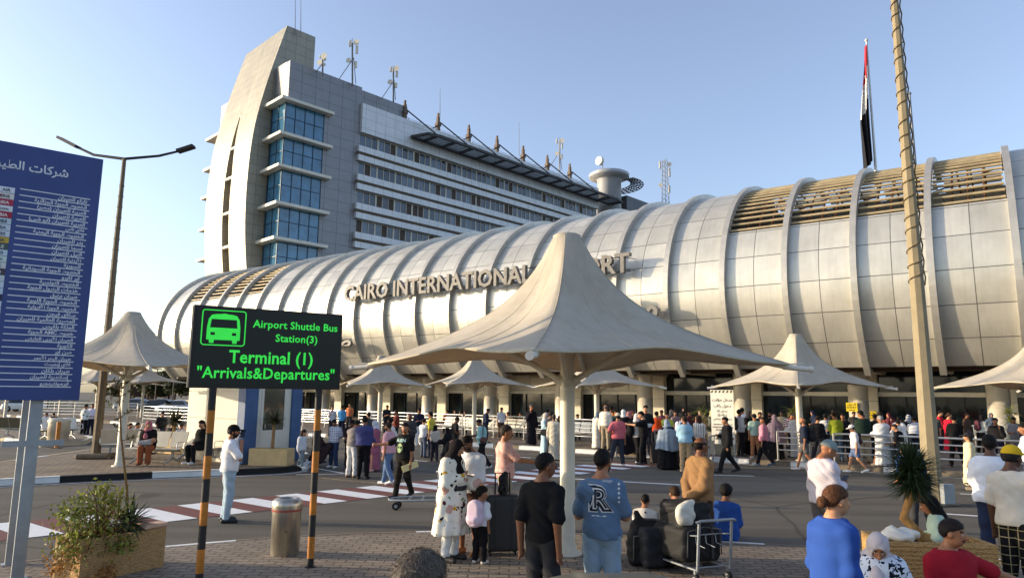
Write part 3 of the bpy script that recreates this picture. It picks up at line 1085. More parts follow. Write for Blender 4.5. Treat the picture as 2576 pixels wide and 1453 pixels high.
# ---------------------------------------------------------------- ground, roads, pavements, markings
def asphalt_mat():
    m, nt, b = base('asphalt', 0.92, 0, 0.25)
    tc = nt.new('ShaderNodeTexCoord').outputs['Object']
    big = nt.noise(tc, 0.12, 5)
    mid = nt.noise(tc, 1.6, 6, .65)
    fine = nt.noise(tc, 60, 3, .7)
    c1 = nt.ramp(big, [(0.3, (0.112, 0.099, 0.080)), (0.7, (0.155, 0.138, 0.112))])
    c2 = nt.mix(nt.math('MULTIPLY', mid, 0.5), c1, (0.096, 0.085, 0.069, 1))
    f3 = nt.ramp(fine, [(0.35, (0.55, 0.55, 0.55)), (0.5, (1, 1, 1)), (0.72, (1.55, 1.5, 1.45))])
    mp = nt.new('ShaderNodeMapping'); mp.inputs['Rotation'].default_value = (0, 0, R(35)); mp.inputs['Scale'].default_value = (.06, .9, 1)
    nt.link(tc, mp.inputs[0])
    trk = nt.ramp(nt.noise(mp.outputs[0], 1.4, 4, .6), [(.35, (.72, .72, .72)), (.55, (1, 1, 1)), (.75, (1.12, 1.11, 1.1))])
    spot = nt.ramp(nt.noise(tc, .55, 2, .5), [(.66, (1, 1, 1)), (.74, (.55, .54, .53))])
    vc = nt.new('ShaderNodeTexVoronoi'); vc.feature = 'DISTANCE_TO_EDGE'; vc.inputs['Scale'].default_value = .16
    nzv = nt.new('ShaderNodeTexNoise'); nzv.inputs['Scale'].default_value = .9; nzv.inputs['Detail'].default_value = 6; nt.link(tc, nzv.inputs['Vector'])
    nt.link(nt.mix(.22, tc, nzv.outputs['Color'], 'ADD'), vc.inputs['Vector'])
    crk = nt.ramp(vc.outputs['Distance'], [(.0, (.45, .44, .43)), (.006, (1, 1, 1))])
    c3 = nt.mix(1.0, nt.mix(1.0, c2, f3, 'MULTIPLY'), trk, 'MULTIPLY')
    c3 = nt.mix(1.0, nt.mix(1.0, c3, spot, 'MULTIPLY'), crk, 'MULTIPLY')
    nt.link(c3, b.inputs['Base Color'])
    nt.link(nt.bump(fine, 0.35, 0.012), b.inputs['Normal'])
    return m


def paver_mat(c=(0.29, 0.24, 0.185), sc=1.0, rot=0.0):
    m, nt, b = base('interlocking_pavers', 0.85, 0, 0.3)
    tc = nt.new('ShaderNodeTexCoord').outputs['Object']
    mp = nt.new('ShaderNodeMapping')
    mp.inputs['Rotation'].default_value = (0, 0, rot)
    mp.inputs['Scale'].default_value = (sc, sc, sc)
    nt.link(tc, mp.inputs[0])
    sx = nt.new('ShaderNodeSeparateXYZ'); nt.link(mp.outputs[0], sx.inputs[0])
    # wavy joints: zigzag the rows
    zz = nt.math('MULTIPLY', nt.math('SINE', nt.math('MULTIPLY', sx.outputs[0], 25.1)), 0.016)
    cb = nt.new('ShaderNodeCombineXYZ')
    nt.link(sx.outputs[0], cb.inputs[0]); nt.link(nt.math('ADD', sx.outputs[1], zz), cb.inputs[1])
    br = nt.new('ShaderNodeTexBrick')
    nt.link(cb.outputs[0], br.inputs[0])
    br.inputs['Color1'].default_value = (c[0], c[1], c[2], 1)
    br.inputs['Color2'].default_value = (c[0] * .78, c[1] * .78, c[2] * .78, 1)
    br.inputs['Mortar'].default_value = (c[0] * .3, c[1] * .28, c[2] * .26, 1)
    br.inputs['Scale'].default_value = 1.0
    br.inputs['Mortar Size'].default_value = 0.010
    br.inputs['Mortar Smooth'].default_value = 0.3
    br.inputs['Brick Width'].default_value = 0.25
    br.inputs['Row Height'].default_value = 0.135
    n1 = nt.noise(tc, 0.8, 5, .6)
    n2 = nt.noise(tc, 35, 3, .6)
    col = nt.mix(1.0, br.outputs[0], nt.ramp(n1, [(0.3, (0.72, 0.72, 0.74)), (0.7, (1.15, 1.13, 1.1))]), 'MULTIPLY')
    col = nt.mix(1.0, col, nt.ramp(n2, [(0.3, (0.82, 0.82, 0.82)), (0.7, (1.15, 1.15, 1.15))]), 'MULTIPLY')
    nt.link(col, b.inputs['Base Color'])
    h = nt.math('ADD', nt.math('MULTIPLY', br.outputs[1], -1.0), nt.math('MULTIPLY', n2, 0.25))
    nt.link(nt.bump(h, 0.8, 0.02), b.inputs['Normal'])
    return m


M_ASPH = asphalt_mat()
M_PAVE = paver_mat()
M_PAVE2 = paver_mat((0.27, 0.215, 0.155), 1.0, 0.3)
M_TILE = paver_mat((0.21, 0.17, 0.135), 0.45, R(-35))
M_WHITE = mat((222, 222, 216), .75, 0, .10, 3, .1, .3, 'white_paint', 30)
M_BLACK = mat((26, 25, 26), .7, 0, .25, 6, .2, .3, 'black_paint', 30)
M_REDP = mat((104, 66, 60), .85, 0, .2, 5, .2, .3, 'red_brown_paint', 40)
M_STONE = mat((120, 108, 92), .9, 0, .2, 5, .3, .3, 'kerb_stone', 30)
M_CREAMK = mat((176, 162, 132), .85, 0, .18, 5, .2, .3, 'worn_kerb', 30)


def road_paint_mat(c, wear):
    m, nt, b = base('worn_road_paint', 0.8, 0, 0.3)
    tc = nt.new('ShaderNodeTexCoord').outputs['Object']
    f = nt.noise(tc, 9, 6, .7)
    g = nt.noise(tc, 70, 3, .7)
    w = nt.math('ADD', nt.math('MULTIPLY', f, .7), nt.math('MULTIPLY', g, .45))
    k = nt.ramp(w, [(wear, (0, 0, 0)), (wear + .06, (1, 1, 1))])
    nt.link(nt.mix(k, (0.07, 0.062, 0.052, 1), lin(c)), b.inputs['Base Color'])
    return m


M_LINE = road_paint_mat((215, 214, 208), .45)
M_ZEBRA = road_paint_mat((222, 222, 220), .42)
M_RED = road_paint_mat((112, 66, 60), .46)
M_YEL = road_paint_mat((170, 150, 110), .50)

g = MB()
N_ = 1600.0
g.quad((-N_, -60, 0), (N_, -60, 0), (N_, N_, 0), (-N_, N_, 0))
road = structure(g.build('road', M_ASPH))
GF = Frame((0, 0, 0), 0)
TA = R(54.435)
TC, TS = math.cos(TA), math.sin(TA)
TF = Frame((0, 0, 0), math.atan2(-TC, TS))      # terminal frame: x = along the hall towards the right, y = away, z up


def sheet(name, pts, z, m):
    mb = MB()
    mb.poly([(p[0], p[1], z) for p in pts])
    return structure(mb.build(name, m))


def kerb(name, pts, w, z0, z1, mats, seg, start=0, inward=1):
    """kerb stones along a polyline (road side edge), alternate painted lengths"""
    pts = [np.array(p[:2], float) for p in pts]
    mb = MB()
    i0, acc = start, 0.0
    for a, b in zip(pts[:-1], pts[1:]):
        L = np.linalg.norm(b - a)
        d = (b - a) / L
        n = np.array([-d[1], d[0]]) * inward
        s_ = 0.0
        while s_ < L - 1e-4:
            step = min(seg - acc, L - s_)
            p, q = a + d * s_, a + d * (s_ + step)
            mb.m = i0 % len(mats)
            P = [(*p, z0), (*q, z0), (*(q + n * w), z0), (*(p + n * w), z0), (*(p + n * .02), z1), (*(q + n * .02), z1), (*(q + n * w), z1), (*(p + n * w), z1)]
            mb._add(P, [(0, 1, 5, 4), (4, 5, 6, 7), (2, 3, 7, 6), (0, 4, 7, 3), (1, 2, 6, 5)] if inward > 0 else [(4, 5, 1, 0), (7, 6, 5, 4), (6, 7, 3, 2), (3, 7, 4, 0), (5, 6, 2, 1)])
            s_ += step; acc += step
            if acc >= seg - 1e-4:
                acc = 0; i0 += 1
    return structure(mb.build(name, mats))


def strip(p, q, w, m, z=.004, name='road_marking'):
    p, q = np.array(p[:2], float), np.array(q[:2], float)
    d = (q - p) / np.linalg.norm(q - p)
    n = np.array([-d[1], d[0]]) * w / 2
    return sheet(name, [(*(p - n),), (*(q - n),), (*(q + n),), (*(p + n),)], z, m)


# near pavement
near_px = [(-330, 1470), (56, 1420), (180, 1405), (414, 1381), (515, 1372), (681, 1358), (904, 1347), (1071, 1342.5), (1300, 1343), (1500, 1349), (1700, 1360), (1904, 1373), (2044, 1381), (2300, 1398), (2600, 1420), (3100, 1470)]
near = [gnd(*p) for p in near_px]
sheet('pavement', [(-14, -3), (14, -3)] + [(p[0], p[1] - .1) for p in near[::-1]], .05, M_PAVE)
kerb('pavement_kerb', near, .11, 0, .055, [M_WHITE, M_STONE, M_STONE], 1.35, 1, -1)

# left island
isl_px = [(-420, 1242), (0, 1221), (108, 1215), (270, 1207), (427, 1200), (526, 1196), (597, 1194), (706, 1189), (745, 1185)]
isl = [gnd(*p) for p in isl_px]
c_end = gnd(773, 1180)
isl += [c_end, gnd(786, 1172), gnd(788, 1162), gnd(775, 1150), gnd(740, 1130)]
back = [gnd(600, 1112), gnd(470, 1107), gnd(330, 1110), gnd(233, 1138), gnd(100, 1158), gnd(-60, 1182), gnd(-420, 1236)]
sheet('traffic_island', [(p[0], p[1]) for p in isl[::-1]][::-1] + [(p[0], p[1]) for p in back], .14, M_PAVE2)
kerb('island_kerb', isl, .2, 0, .15, [M_BLACK, M_WHITE], 2.02, 0, 1)
kerb('island_back_kerb', [gnd(330, 1110), gnd(233, 1138), gnd(100, 1158), gnd(-60, 1182)][::-1], .18, 0, .15, [M_CREAMK, M_WHITE, M_CREAMK], 1.5, 0, -1)
for a, b in zip(isl[:-5], isl[1:-4]):
    off = np.array([0.1, -.32, 0])
    strip(a + off, b + off, .1, M_LINE)
# second island, far left
is2 = [gnd(-120, 1100), gnd(0, 1108), gnd(87, 1118), gnd(102, 1124), gnd(214, 1118), gnd(236, 1106), gnd(190, 1095), gnd(60, 1087), gnd(-120, 1082)]
sheet('seating_island', [(p[0], p[1]) for p in is2], .15, M_PAVE2)
kerb('seating_island_kerb', is2[:7], .2, 0, .155, [M_CREAMK, M_CREAMK, M_WHITE, M_BLACK], 2.2, 0, 1)

# terminal forecourt
kx = lambda x, D: TF(np.array([x, D, 0.0]))
KD = 24.3
sheet('forecourt', [tuple(kx(-75, KD)[:2]), tuple(kx(30, KD)[:2]), tuple(kx(30, 60)[:2]), tuple(kx(-75, 60)[:2])], .14, M_TILE)
kerb('forecourt_kerb', [kx(-75, KD), kx(30, KD)], .25, 0, .15, [M_STONE, M_WHITE], 1.35, 0, 1)
strip(kx(-75, KD - .3), kx(30, KD - .3), .1, M_LINE)

# zebra crossing
P0 = gnd(691, 1246.5); d1 = np.array([.715, .725]); wdir = np.array([1.36, -1.04])
for k in range(-9, 12):
    a = P0[:2] + d1 * k
    b = a + d1 * .52
    sheet('zebra_bar', [a, a + wdir, b + wdir, b], .008, M_ZEBRA)
    sheet('zebra_red_bar', [b, b + wdir, a + d1 + wdir, a + d1], .006, M_RED)
for (x0, y0, x1, y1, w, m) in [(1447, 1204, 1717, 1219, .16, M_LINE), (1797, 1194, 1897, 1197, .12, M_LINE), (2415, 1241, 2560, 1250, .12, M_LINE), (2382, 1292, 2560, 1304, .14, M_LINE), (799, 1178, 870, 1191, .1, M_LINE),
                               (745, 1193.5, 870, 1191, .1, M_LINE), (767, 1198, 969, 1217, .08, M_YEL), (1042, 1157, 1075, 1160, .12, M_LINE), (1212, 1142, 1241, 1145, .12, M_LINE), (1288, 1147, 1335, 1151, .12, M_LINE),
                               (250, 1098, 330, 1097, .2, M_LINE), (170, 1083, 330, 1081, .2, M_LINE)]:
    strip(gnd(x0, y0), gnd(x1, y1), w, m, .0045 if m is not M_YEL else .0055)
# ---------------------------------------------------------------- terminal hall: a long barrel of silver panels on columns
def panel_mat(name, c, metal, rough, seam=0.012, fu=2.0, fv=1.0, tint=.05, seamdark=.25):
    """sheet cladding with joints laid out in UV (u = bays, v = rows)"""
    m, nt, b = base(name, rough, metal, .5)
    uv = nt.new('ShaderNodeTexCoord').outputs['UV']
    sp = nt.new('ShaderNodeSeparateXYZ'); nt.link(uv, sp.inputs[0])
    u, v = nt.math('MULTIPLY', sp.outputs[0], fu), nt.math('MULTIPLY', sp.outputs[1], fv)
    def edge(t, w):
        fr_ = nt.math('FRACT', t)
        return nt.math('MINIMUM', fr_, nt.math('SUBTRACT', 1.0, fr_)), w
    eu = nt.math('LESS_THAN', edge(u, 0)[0], seam)
    ev = nt.math('LESS_THAN', edge(v, 0)[0], seam * 1.15)
    line = nt.math('MAXIMUM', eu, ev)
    cb = nt.new('ShaderNodeCombineXYZ')
    nt.link(nt.math('FLOOR', u), cb.inputs[0]); nt.link(nt.math('FLOOR', v), cb.inputs[1])
    wnz = nt.new('ShaderNodeTexWhiteNoise'); nt.link(cb.outputs[0], wnz.inputs['Vector'])
    cl = lin(c)
    pc = nt.ramp(wnz.outputs['Value'], [(0, tuple(x * (1 - tint) for x in cl[:3])), (1, tuple(min(1, x * (1 + tint)) for x in cl[:3]))])
    ob = nt.new('ShaderNodeTexCoord').outputs['Object']
    st = nt.noise(ob, .9, 6, .65)
    mps = nt.new('ShaderNodeMapping'); mps.inputs['Scale'].default_value = (5, 1.2, .35); nt.link(ob, mps.inputs[0])
    stk = nt.noise(mps.outputs[0], 1.2, 5, .6)
    pc = nt.mix(1.0, pc, nt.ramp(stk, [(.3, (.94, .935, .925)), (.6, (1.02, 1.02, 1.02))]), 'MULTIPLY')
    pc = nt.mix(1.0, pc, nt.ramp(st, [(.25, (.86, .85, .83)), (.7, (1.05, 1.05, 1.05))]), 'MULTIPLY')
    nt.link(nt.mix(line, pc, tuple(x * seamdark for x in cl[:3]) + (1,)), b.inputs['Base Color'])
    nt.link(nt.math('ADD', nt.math('MULTIPLY', wnz.outputs['Value'], .06), nt.math('ADD', nt.math('MULTIPLY', st, .16), rough - .11)), b.inputs['Roughness'])
    h = nt.math('ADD', nt.math('MULTIPLY', line, -1.0), nt.math('MULTIPLY', nt.noise(ob, .55, 3), .6))
    nt.link(nt.bump(h, .25, .03), b.inputs['Normal'])
    return m


def set_uv(o, uvs):
    me = o.data
    lay = me.uv_layers.new(name='UVMap')
    flat = np.zeros(len(me.loops) * 2, np.float32)
    vi = np.zeros(len(me.loops), np.int32)
    me.loops.foreach_get('vertex_index', vi)
    flat[0::2] = uvs[vi, 0]; flat[1::2] = uvs[vi, 1]
    lay.data.foreach_set('uv', flat)


M_CLAD = panel_mat('silver_cladding', (206, 203, 192), .5, .42, .012, 2.0, 1.0, .085)
M_RIB = mat((190, 186, 176), .45, .6, .10, 2, .05, .5, 'rib_metal', 20)
M_SLAT = mat((166, 150, 118), .55, .25, .22, 1.5, .1, .4, 'louvre_metal', 20)
M_RUST = mat((112, 72, 44), .8, .2, .3, 3, .2, .3, 'rusty_steel', 20)
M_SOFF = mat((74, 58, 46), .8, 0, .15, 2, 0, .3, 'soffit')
M_COLM = mat((216, 208, 190), .4, .3, .08, 1.5, .03, .5, 'column_cladding', 12)
M_PIL = mat((226, 218, 198), .6, .1, .08, 1.5, .03, .4, 'pilaster_panel', 12)
M_DECK = mat((200, 196, 186), .9, 0, .1, 1, 0, .3, 'roof_deck')
M_LETR = mat((122, 119, 114), .6, .2, .18, 3, .1, .4, 'letter_metal', 20)


def glass_mat(c, rough=.06, metal=0.0, wob=.03, sc=.6):
    key = ('glass', c, rough, metal)
    if key in _mats: return _mats[key]
    m, nt, b = base('dark_glass', rough, metal, .7)
    ob = nt.new('ShaderNodeTexCoord').outputs['Object']
    cl = lin(c)
    nt.link(nt.ramp(nt.noise(ob, .7, 3), [(.3, tuple(x * .7 for x in cl[:3])), (.7, tuple(x * 1.3 for x in cl[:3]))]), b.inputs['Base Color'])
    nt.link(nt.bump(nt.noise(ob, sc, 2), wob, .2), b.inputs['Normal'])
    _mats[key] = m
    return m


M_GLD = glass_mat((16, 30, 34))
RS = 3.12                      # rib spacing
T0 = 2.6
xr = lambda k: -(T0 + RS * k)   # rib k position along the hall
K0, K1 = -3, 21
LOUV = set(range(-1, 3)) | {16, 17, 18, 19}


def hall(phi, out=0.0):
    """cross-section: phi -39..180 degrees; 0 = foremost bulge, 90 = crest"""
    a = R(phi)
    bz = 7.09 if phi >= 0 else 6.6
    y = 44.5 - 8.8 * math.cos(a); z = 7.8 + bz * math.sin(a)
    ny, nz = -math.cos(a) / 8.8, math.sin(a) / bz
    L = math.hypot(ny, nz)
    return y + out * ny / L, z + out * nz / L


term = thing('terminal_building', 'long silver barrel-shaped terminal hall with curved ribs and raised name letters', 'building', TF((-30, 42, 0)), TF.a)
PH_LO, PH_LV0 = -38.4, 26.0
arc = {}
s_acc, prev_ = 0.0, None
phs = [PH_LO + i * (180 + 38.4) / 96 for i in range(97)]
for ph in phs:
    p = hall(ph)
    if prev_: s_acc += math.hypot(p[0] - prev_[0], p[1] - prev_[1])
    arc[ph] = s_acc; prev_ = p
s_bulge = np.interp(0, phs, [arc[p] for p in phs])
clad = MB(TF)
UV = []
for k in range(K0, K1):
    x1, x0 = xr(k), xr(k + 1)
    lo_ = [ph for ph in phs if ph <= (PH_LV0 if k in LOUV else 180)]
    if k in LOUV:
        rows = [lo_ + [PH_LV0]]
        rows.append([112.0] + [ph for ph in phs if ph > 112])
    else:
        rows = [lo_]
    for rw in rows:
        P = np.zeros((len(rw), 7, 3))
        for i, ph in enumerate(rw):
            y, z = hall(ph)
            sv = np.interp(ph, phs, [arc[q] for q in phs]) / 1.56
            for j in range(7):
                P[i, j] = (x0 + (x1 - x0) * j / 6, y, z)
                UV.append((-(k + 1) + j / 6 + .0, sv))
        clad.grid(P)
o_ = clad.build('cladding', M_CLAD, term)
set_uv(o_, np.array(UV))
for k in range(K0, K1 + 1):
    rb = MB(TF)
    x = xr(k)
    pr = [PH_LO - 2 + i * (100 + 40.4) / 40 for i in range(41)]
    L_, R_, LI, RI = [], [], [], []
    for ph in pr:
        yo, zo = hall(ph, .30); yi, zi = hall(ph, -.05)
        L_.append((x - .14, yo, zo)); R_.append((x + .14, yo, zo)); LI.append((x - .14, yi, zi)); RI.append((x + .14, yi, zi))
    ring = np.array([LI, L_, R_, RI]).transpose(1, 0, 2)
    rb.grid(ring, smooth=False)
    rb._add(list(ring[0]), [(0, 1, 2, 3)]); rb._add(list(ring[-1]), [(3, 2, 1, 0)])
    # bracket under the eaves
    y, z = hall(PH_LO)
    rb.box((x - .12, y + .25, z - .22), (x + .12, 42.6, z - .06))
    rb.build('rib', M_RIB, term)
for k in sorted(LOUV):
    x1, x0 = xr(k) - .18, xr(k + 1) + .18
    sl = MB(TF)
    n_ = 25
    for i in range(n_):
        ph = PH_LV0 + 1.2 + (110 - PH_LV0) * (i / (n_ - 1)) ** 1.0
        y, z = hall(ph, -.02)
        sl.tube([(x0, y, z), (x1, y, z)], .072, 8)
    lv = sl.build('louvre', M_SLAT, term)
    st = MB(TF)
    for xx in (x0 + .75, (x0 + x1) / 2, x1 - .75):
        pts = [(xx, *hall(ph, -.32)) for ph in np.linspace(PH_LV0 - 4, 112, 12)]
        st.tube(pts, .05, 6)
    for ph in (38, 55, 74):
        y, z = hall(ph, -.30)
        y2, z2 = hall(ph + 13, -.30)
        st.bar((x0 + .1, y, z), (x1 - .1, y2, z2), .07)
    st.build('louvre_strut', M_RUST, lv)
dk = MB(TF)
dk.box((xr(K1) + .2, 36.8, 10.1), (xr(K0) - .2, 52.2, 10.45))
dk.build('roof_deck', M_DECK, term)
# left end wall
ew = MB(TF)
ew.poly([(xr(K1) + .05, *hall(ph, -.02)) for ph in np.linspace(PH_LO, 180, 50)])
ew.build('end_wall', M_RIB, term)
ew = MB(TF)
ew.poly([(xr(K0) - .05, *hall(ph, -.02)) for ph in np.linspace(PH_LO, 180, 50)][::-1])
ew.build('end_wall', M_RIB, term)
# soffit, columns, pilasters, glazing
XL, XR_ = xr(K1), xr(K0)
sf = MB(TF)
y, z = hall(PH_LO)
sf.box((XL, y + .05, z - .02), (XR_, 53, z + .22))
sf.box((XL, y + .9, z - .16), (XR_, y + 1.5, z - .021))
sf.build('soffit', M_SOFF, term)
for k in range(-1, 11):
    xc = -(.7 + 2 * RS * k)
    c = MB(TF)
    c.lathe([(.5, .14), (.5, 2.08), (.485, 2.085), (.485, 2.11), (.5, 2.115), (.5, z - .02)], (xc, 42.0, 0), 28)
    c.lathe([(.55, .14), (.55, .3), (.5, .3)], (xc, 42.0, 0), 28, False)
    c.build('column', M_COLM, term)
    p = MB(TF)
    p.box((xc - .15, 43.25, .14), (xc + .75, 44.2, 2.07))
    p.box((xc - .15, 43.25, 2.09), (xc + .75, 44.2, z - .02))
    p.build('pilaster', M_PIL, term)
    xa, xb = xc + .75, xc + 2 * RS - .15
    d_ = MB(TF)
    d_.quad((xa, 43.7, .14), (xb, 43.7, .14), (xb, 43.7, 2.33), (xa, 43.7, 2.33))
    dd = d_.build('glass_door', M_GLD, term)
    fr_ = MB(TF)
    nd = 4
    for i in range(nd + 1):
        xx = xa + (xb - xa) * i / nd
        fr_.box((xx - .03, 43.62, .14), (xx + .03, 43.69, 2.33))
    fr_.box((xa, 43.62, .14), (xb, 43.685, .22))
    fr_.build('door_frame', mat((40, 42, 44), .5, .3), dd)
    tb = MB(TF)
    tb.box((xa, 43.5, 2.34), (xb, 43.9, 2.58))
    tb.build('transom', M_PIL, term)
    u_ = MB(TF)
    if k < 4:
        u_.quad((xa, 43.75, 2.58), (xb, 43.75, 2.58), (xb, 43.75, z), (xa, 43.75, z))
        u_.build('window', M_GLD, term)
    else:
        n3 = 3
        for i in range(n3):
            a_, b_ = xa + (xb - xa) * i / n3, xa + (xb - xa) * (i + 1) / n3
            u_.box((a_ + .02, 43.6, 2.6), (b_ - .02, 43.8, z - .1))
        u_.build('fascia_panel', M_PIL, term)
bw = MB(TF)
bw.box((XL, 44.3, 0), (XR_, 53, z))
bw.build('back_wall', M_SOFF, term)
# raised letters
lt = MB(TF)
put_text(lt, 'CAIRO INTERNATIONAL AIRPORT', -40.6, -17.0, 9.05, 10.22, 35.2, .30, .022, 'c', False, 1.0)
lt.m = 1
for i in range(26):
    xx = -40.3 + i * .92
    for zz in (9.3, 9.95):
        yb, zb = 44.5 - 8.8 * math.sqrt(1 - ((zz - 7.8) / 7.09) ** 2), zz
        lt.bar((xx, 35.3, zz), (xx + .15, yb, zz + .05), .035)
for zz in (9.2, 10.05):
    lt.bar((-40.5, 35.42, zz), (-17.1, 35.42, zz), .05)
lt.build('name_letters', [M_LETR, mat((52, 46, 40), .7, .3)], term)
for txt_, x0_, x1_, z0_, z1_, yy_ in ((arabic('مطار القاهرة'), -23.6, -15.3, 6.0, 7.75, 34.95), (arabic('صالة ركاب رقم ١'), -52.5, -39.7, 5.15, 6.6, 35.2)):
    la = MB(TF)
    put_text(la, txt_, x0_, x1_, z0_, z1_, yy_, .22, .03, 'c', False)
    la.m = 1
    zm_ = (z0_ + z1_) / 2
    for xx in np.arange(x0_ + .4, x1_ - .3, 1.3):
        la.bar((xx, yy_ + .25, zm_), (xx + .1, yy_ + .95, zm_), .04)
    la.bar((x0_, yy_ + .25, zm_), (x1_, yy_ + .25, zm_), .05)
    la.build('arabic_name_letters', [M_LETR, mat((52, 46, 40), .7, .3)], term)
# yellow entry notices on the columns
for (px_, py_, w_, h_, D_, t1, t2, lab) in [(2143, 1023, .55, .46, 41.44, 'الدخول', 'ENTRY', 'yellow ENTRY notice with arrow fixed to a round silver column'), (2192, 1043, .5, .40, 43.18, 'مدخل', 'Entry', 'smaller yellow Entry notice low on the flat pilaster behind the green-shirted man')]:
    r_ = ray(px_, py_); kk = D_ / (r_[0] * TC + r_[1] * TS)
    P_ = TF.inv(r_ * kk + np.array([0, 0, CAM_H]))
    s_ = thing('entry_notice', lab, 'notice', TF((P_[0], D_, P_[2] - h_ / 2)), TF.a, 'yellow entry notices')
    mb = MB(TF)
    mb.box((P_[0] - w_ / 2, D_ - .03, P_[2] - h_ / 2), (P_[0] + w_ / 2, D_, P_[2] + h_ / 2))
    mb.build('board', mat((226, 200, 30), .6), s_)
    mb = MB(TF)
    put_text(mb, arabic(t1), P_[0] - w_ * .4, P_[0] + w_ * .4, P_[2] + h_ * .12, P_[2] + h_ * .44, D_ - .034, .003, .02)
    put_text(mb, t2, P_[0] - w_ * .42, P_[0] + w_ * .42, P_[2] - h_ * .2, P_[2] + h_ * .1, D_ - .034, .003, .02)
    mb.box((P_[0] - w_ * .25, D_ - .036, P_[2] - h_ * .38), (P_[0] + w_ * .25, D_ - .031, P_[2] - h_ * .3))
    mb.build('lettering', mat((30, 28, 20), .6), s_)
# ---------------------------------------------------------------- office tower and long wing behind the hall
be = R(43.8)
r_ = ray(695, 655); O_ = r_ * (78 / r_[1]); O_[2] = 0
OF = Frame(O_, math.pi / 2 - be)          # x along the long front, y back towards the left, z up
off = thing('office_building', 'grey office wing with striped window rows and a tall curved sail-shaped end tower', 'building', O_, OF.a)
M_GREY = panel_mat('grey_panels', (138, 138, 140), .35, .5, .02, 1, 1, .04, .55)
M_FIN = panel_mat('sail_panels', (156, 150, 134), .3, .5, .02, 1, 1, .06, .5)
M_WHT = panel_mat('white_spandrel', (212, 213, 214), .2, .5, .02, 1, 1, .03, .6)
M_LEDGE = mat((214, 208, 192), .6, .1, .08, 1, 0, .4, 'ledge')
M_BLUE = glass_mat((62, 112, 142), .08, .0, .05, .4)
M_GRILL = mat((112, 100, 84), .7, .1, .2, 2, 0, .3, 'grille')
M_WIN = glass_mat((30, 42, 56), .1, 0, .04, .8)
M_FRAME = mat((205, 198, 182), .6, .1, .08, 2, 0, .4, 'window_frame')
M_STEEL = mat((70, 68, 66), .6, .3, .15, 2, 0, .4, 'dark_steel')


def uv_faces(mb, name, m, parent, su, sv, fu=None):
    """build and give planar UV in metres / panel size, per face orientation in the frame"""
    V = OF.inv(np.array(mb.v))
    o = mb.build(name, m, parent)
    me = o.data
    lay = me.uv_layers.new(name='UVMap')
    for p in me.polygons:
        q = V[list(p.vertices)]
        nrm = np.cross(q[1] - q[0], q[2] - q[0])
        ax = int(np.argmax(np.abs(nrm)))
        for li, vi in zip(p.loop_indices, p.vertices):
            w = V[vi]
            u, v = ((w[1], w[2]), (w[0], w[2]), (w[0], w[1]))[ax]
            lay.data[li].uv = (u / su, v / sv)
    return o


# main grey wall block (behind glass bay) and upper part
W = MB(OF)
W.box((.25, .9, 0), (18.4, 14.0, 41.5))
W.box((.25, 0.05, 36.3), (10.4, .9, 41.4))
W.box((5.15, 0.05, 0), (10.4, .9, 36.3))
W.box((18.4, 2.2, 0), (60.5, 15, 39.0))
uv_faces(W, 'grey_wall', M_GREY, off, 1.9, 1.35)
# lit wedge next to the sail
# glass corner bay, five storeys with ledges
zl = [15.2, 19.4, 23.5, 27.9, 31.8, 36.1]
for z0, z1 in zip(zl[:-1], zl[1:]):
    gb = MB(OF)
    gb.box((0, 0, z0 + .35), (5.1, 3.4, z1 - .05))
    w_ = gb.build('window', M_BLUE, off)
    fm = MB(OF)
    for i in range(5):
        fm.bar((5.1 * i / 4, -.03, z0 + .35), (5.1 * i / 4, -.03, z1 - .05), .07)
    for i in range(3):
        fm.bar((-.03, 3.2 * i / 2, z0 + .35), (-.03, 3.2 * i / 2, z1 - .05), .07)
    zm = (z0 + z1) / 2 + .3
    fm.bar((0, -.03, zm), (5.1, -.03, zm), .06); fm.bar((-.03, 0, zm), (-.03, 3.3, zm), .06)
    fm.build('mullion', mat((28, 50, 66), .4, .3), w_)
for z1 in zl:
    lg = MB(OF)
    lg.box((-.95, -.9, z1 - .05), (6.0, 3.6, z1 + .3))
    lg.build('ledge', M_LEDGE, off)
for z1 in zl:                                   # far side of the sail
    lg = MB(OF)
    lg.box((-.9, 14.62, z1 - .05), (5, 20.4, z1 + .3))
    lg.build('ledge', M_LEDGE, off)
FS = MB(OF)
FS.box((.25, 14.62, 0), (9, 18.6, 41.0))
uv_faces(FS, 'far_side_wall', M_FIN, off, 1.9, 1.35)
# the sail: curved in profile, split by a slot
zs = [0, 10, 16, 18.7, 21, 23.3, 25.6, 28, 30.5, 33, 35.2, 37.4, 40, 42.5, 45.2, 47.9]
us = [1.0, -.8, -1.75, -2.1, -2.3, -2.42, -2.45, -2.4, -2.28, -2.05, -1.7, -1.25, -.65, .0, .7, 1.45]
zz = np.linspace(0, 47.6, 60); uu = np.interp(zz, zs, us)
ker = np.array([1, 2, 3, 2, 1]) / 9.
uu[2:-2] = np.convolve(uu, ker, 'valid')


def half(y0, y1fn, name):
    mb = MB(OF)
    n = len(zz)
    A = np.array([(uu[i], y0(zz[i]), zz[i]) for i in range(n)])
    B_ = np.array([(uu[i], y1fn(zz[i]), zz[i]) for i in range(n)])
    Cc = np.array([(5.3, y0(zz[i]), zz[i]) for i in range(n)])
    D_ = np.array([(5.3, y1fn(zz[i]), zz[i]) for i in range(n)])
    g2 = lambda a, b, fl: mb.grid(np.stack([a, b], 1), False, fl)
    g2(A, B_, False); g2(B_, D_, False); g2(Cc, A, False); g2(D_, Cc, False)
    mb.quad(tuple(A[-1]), tuple(B_[-1]), tuple(D_[-1]), tuple(Cc[-1]))
    return uv_faces(mb, name, M_FIN, off, 1.35, 1.2)


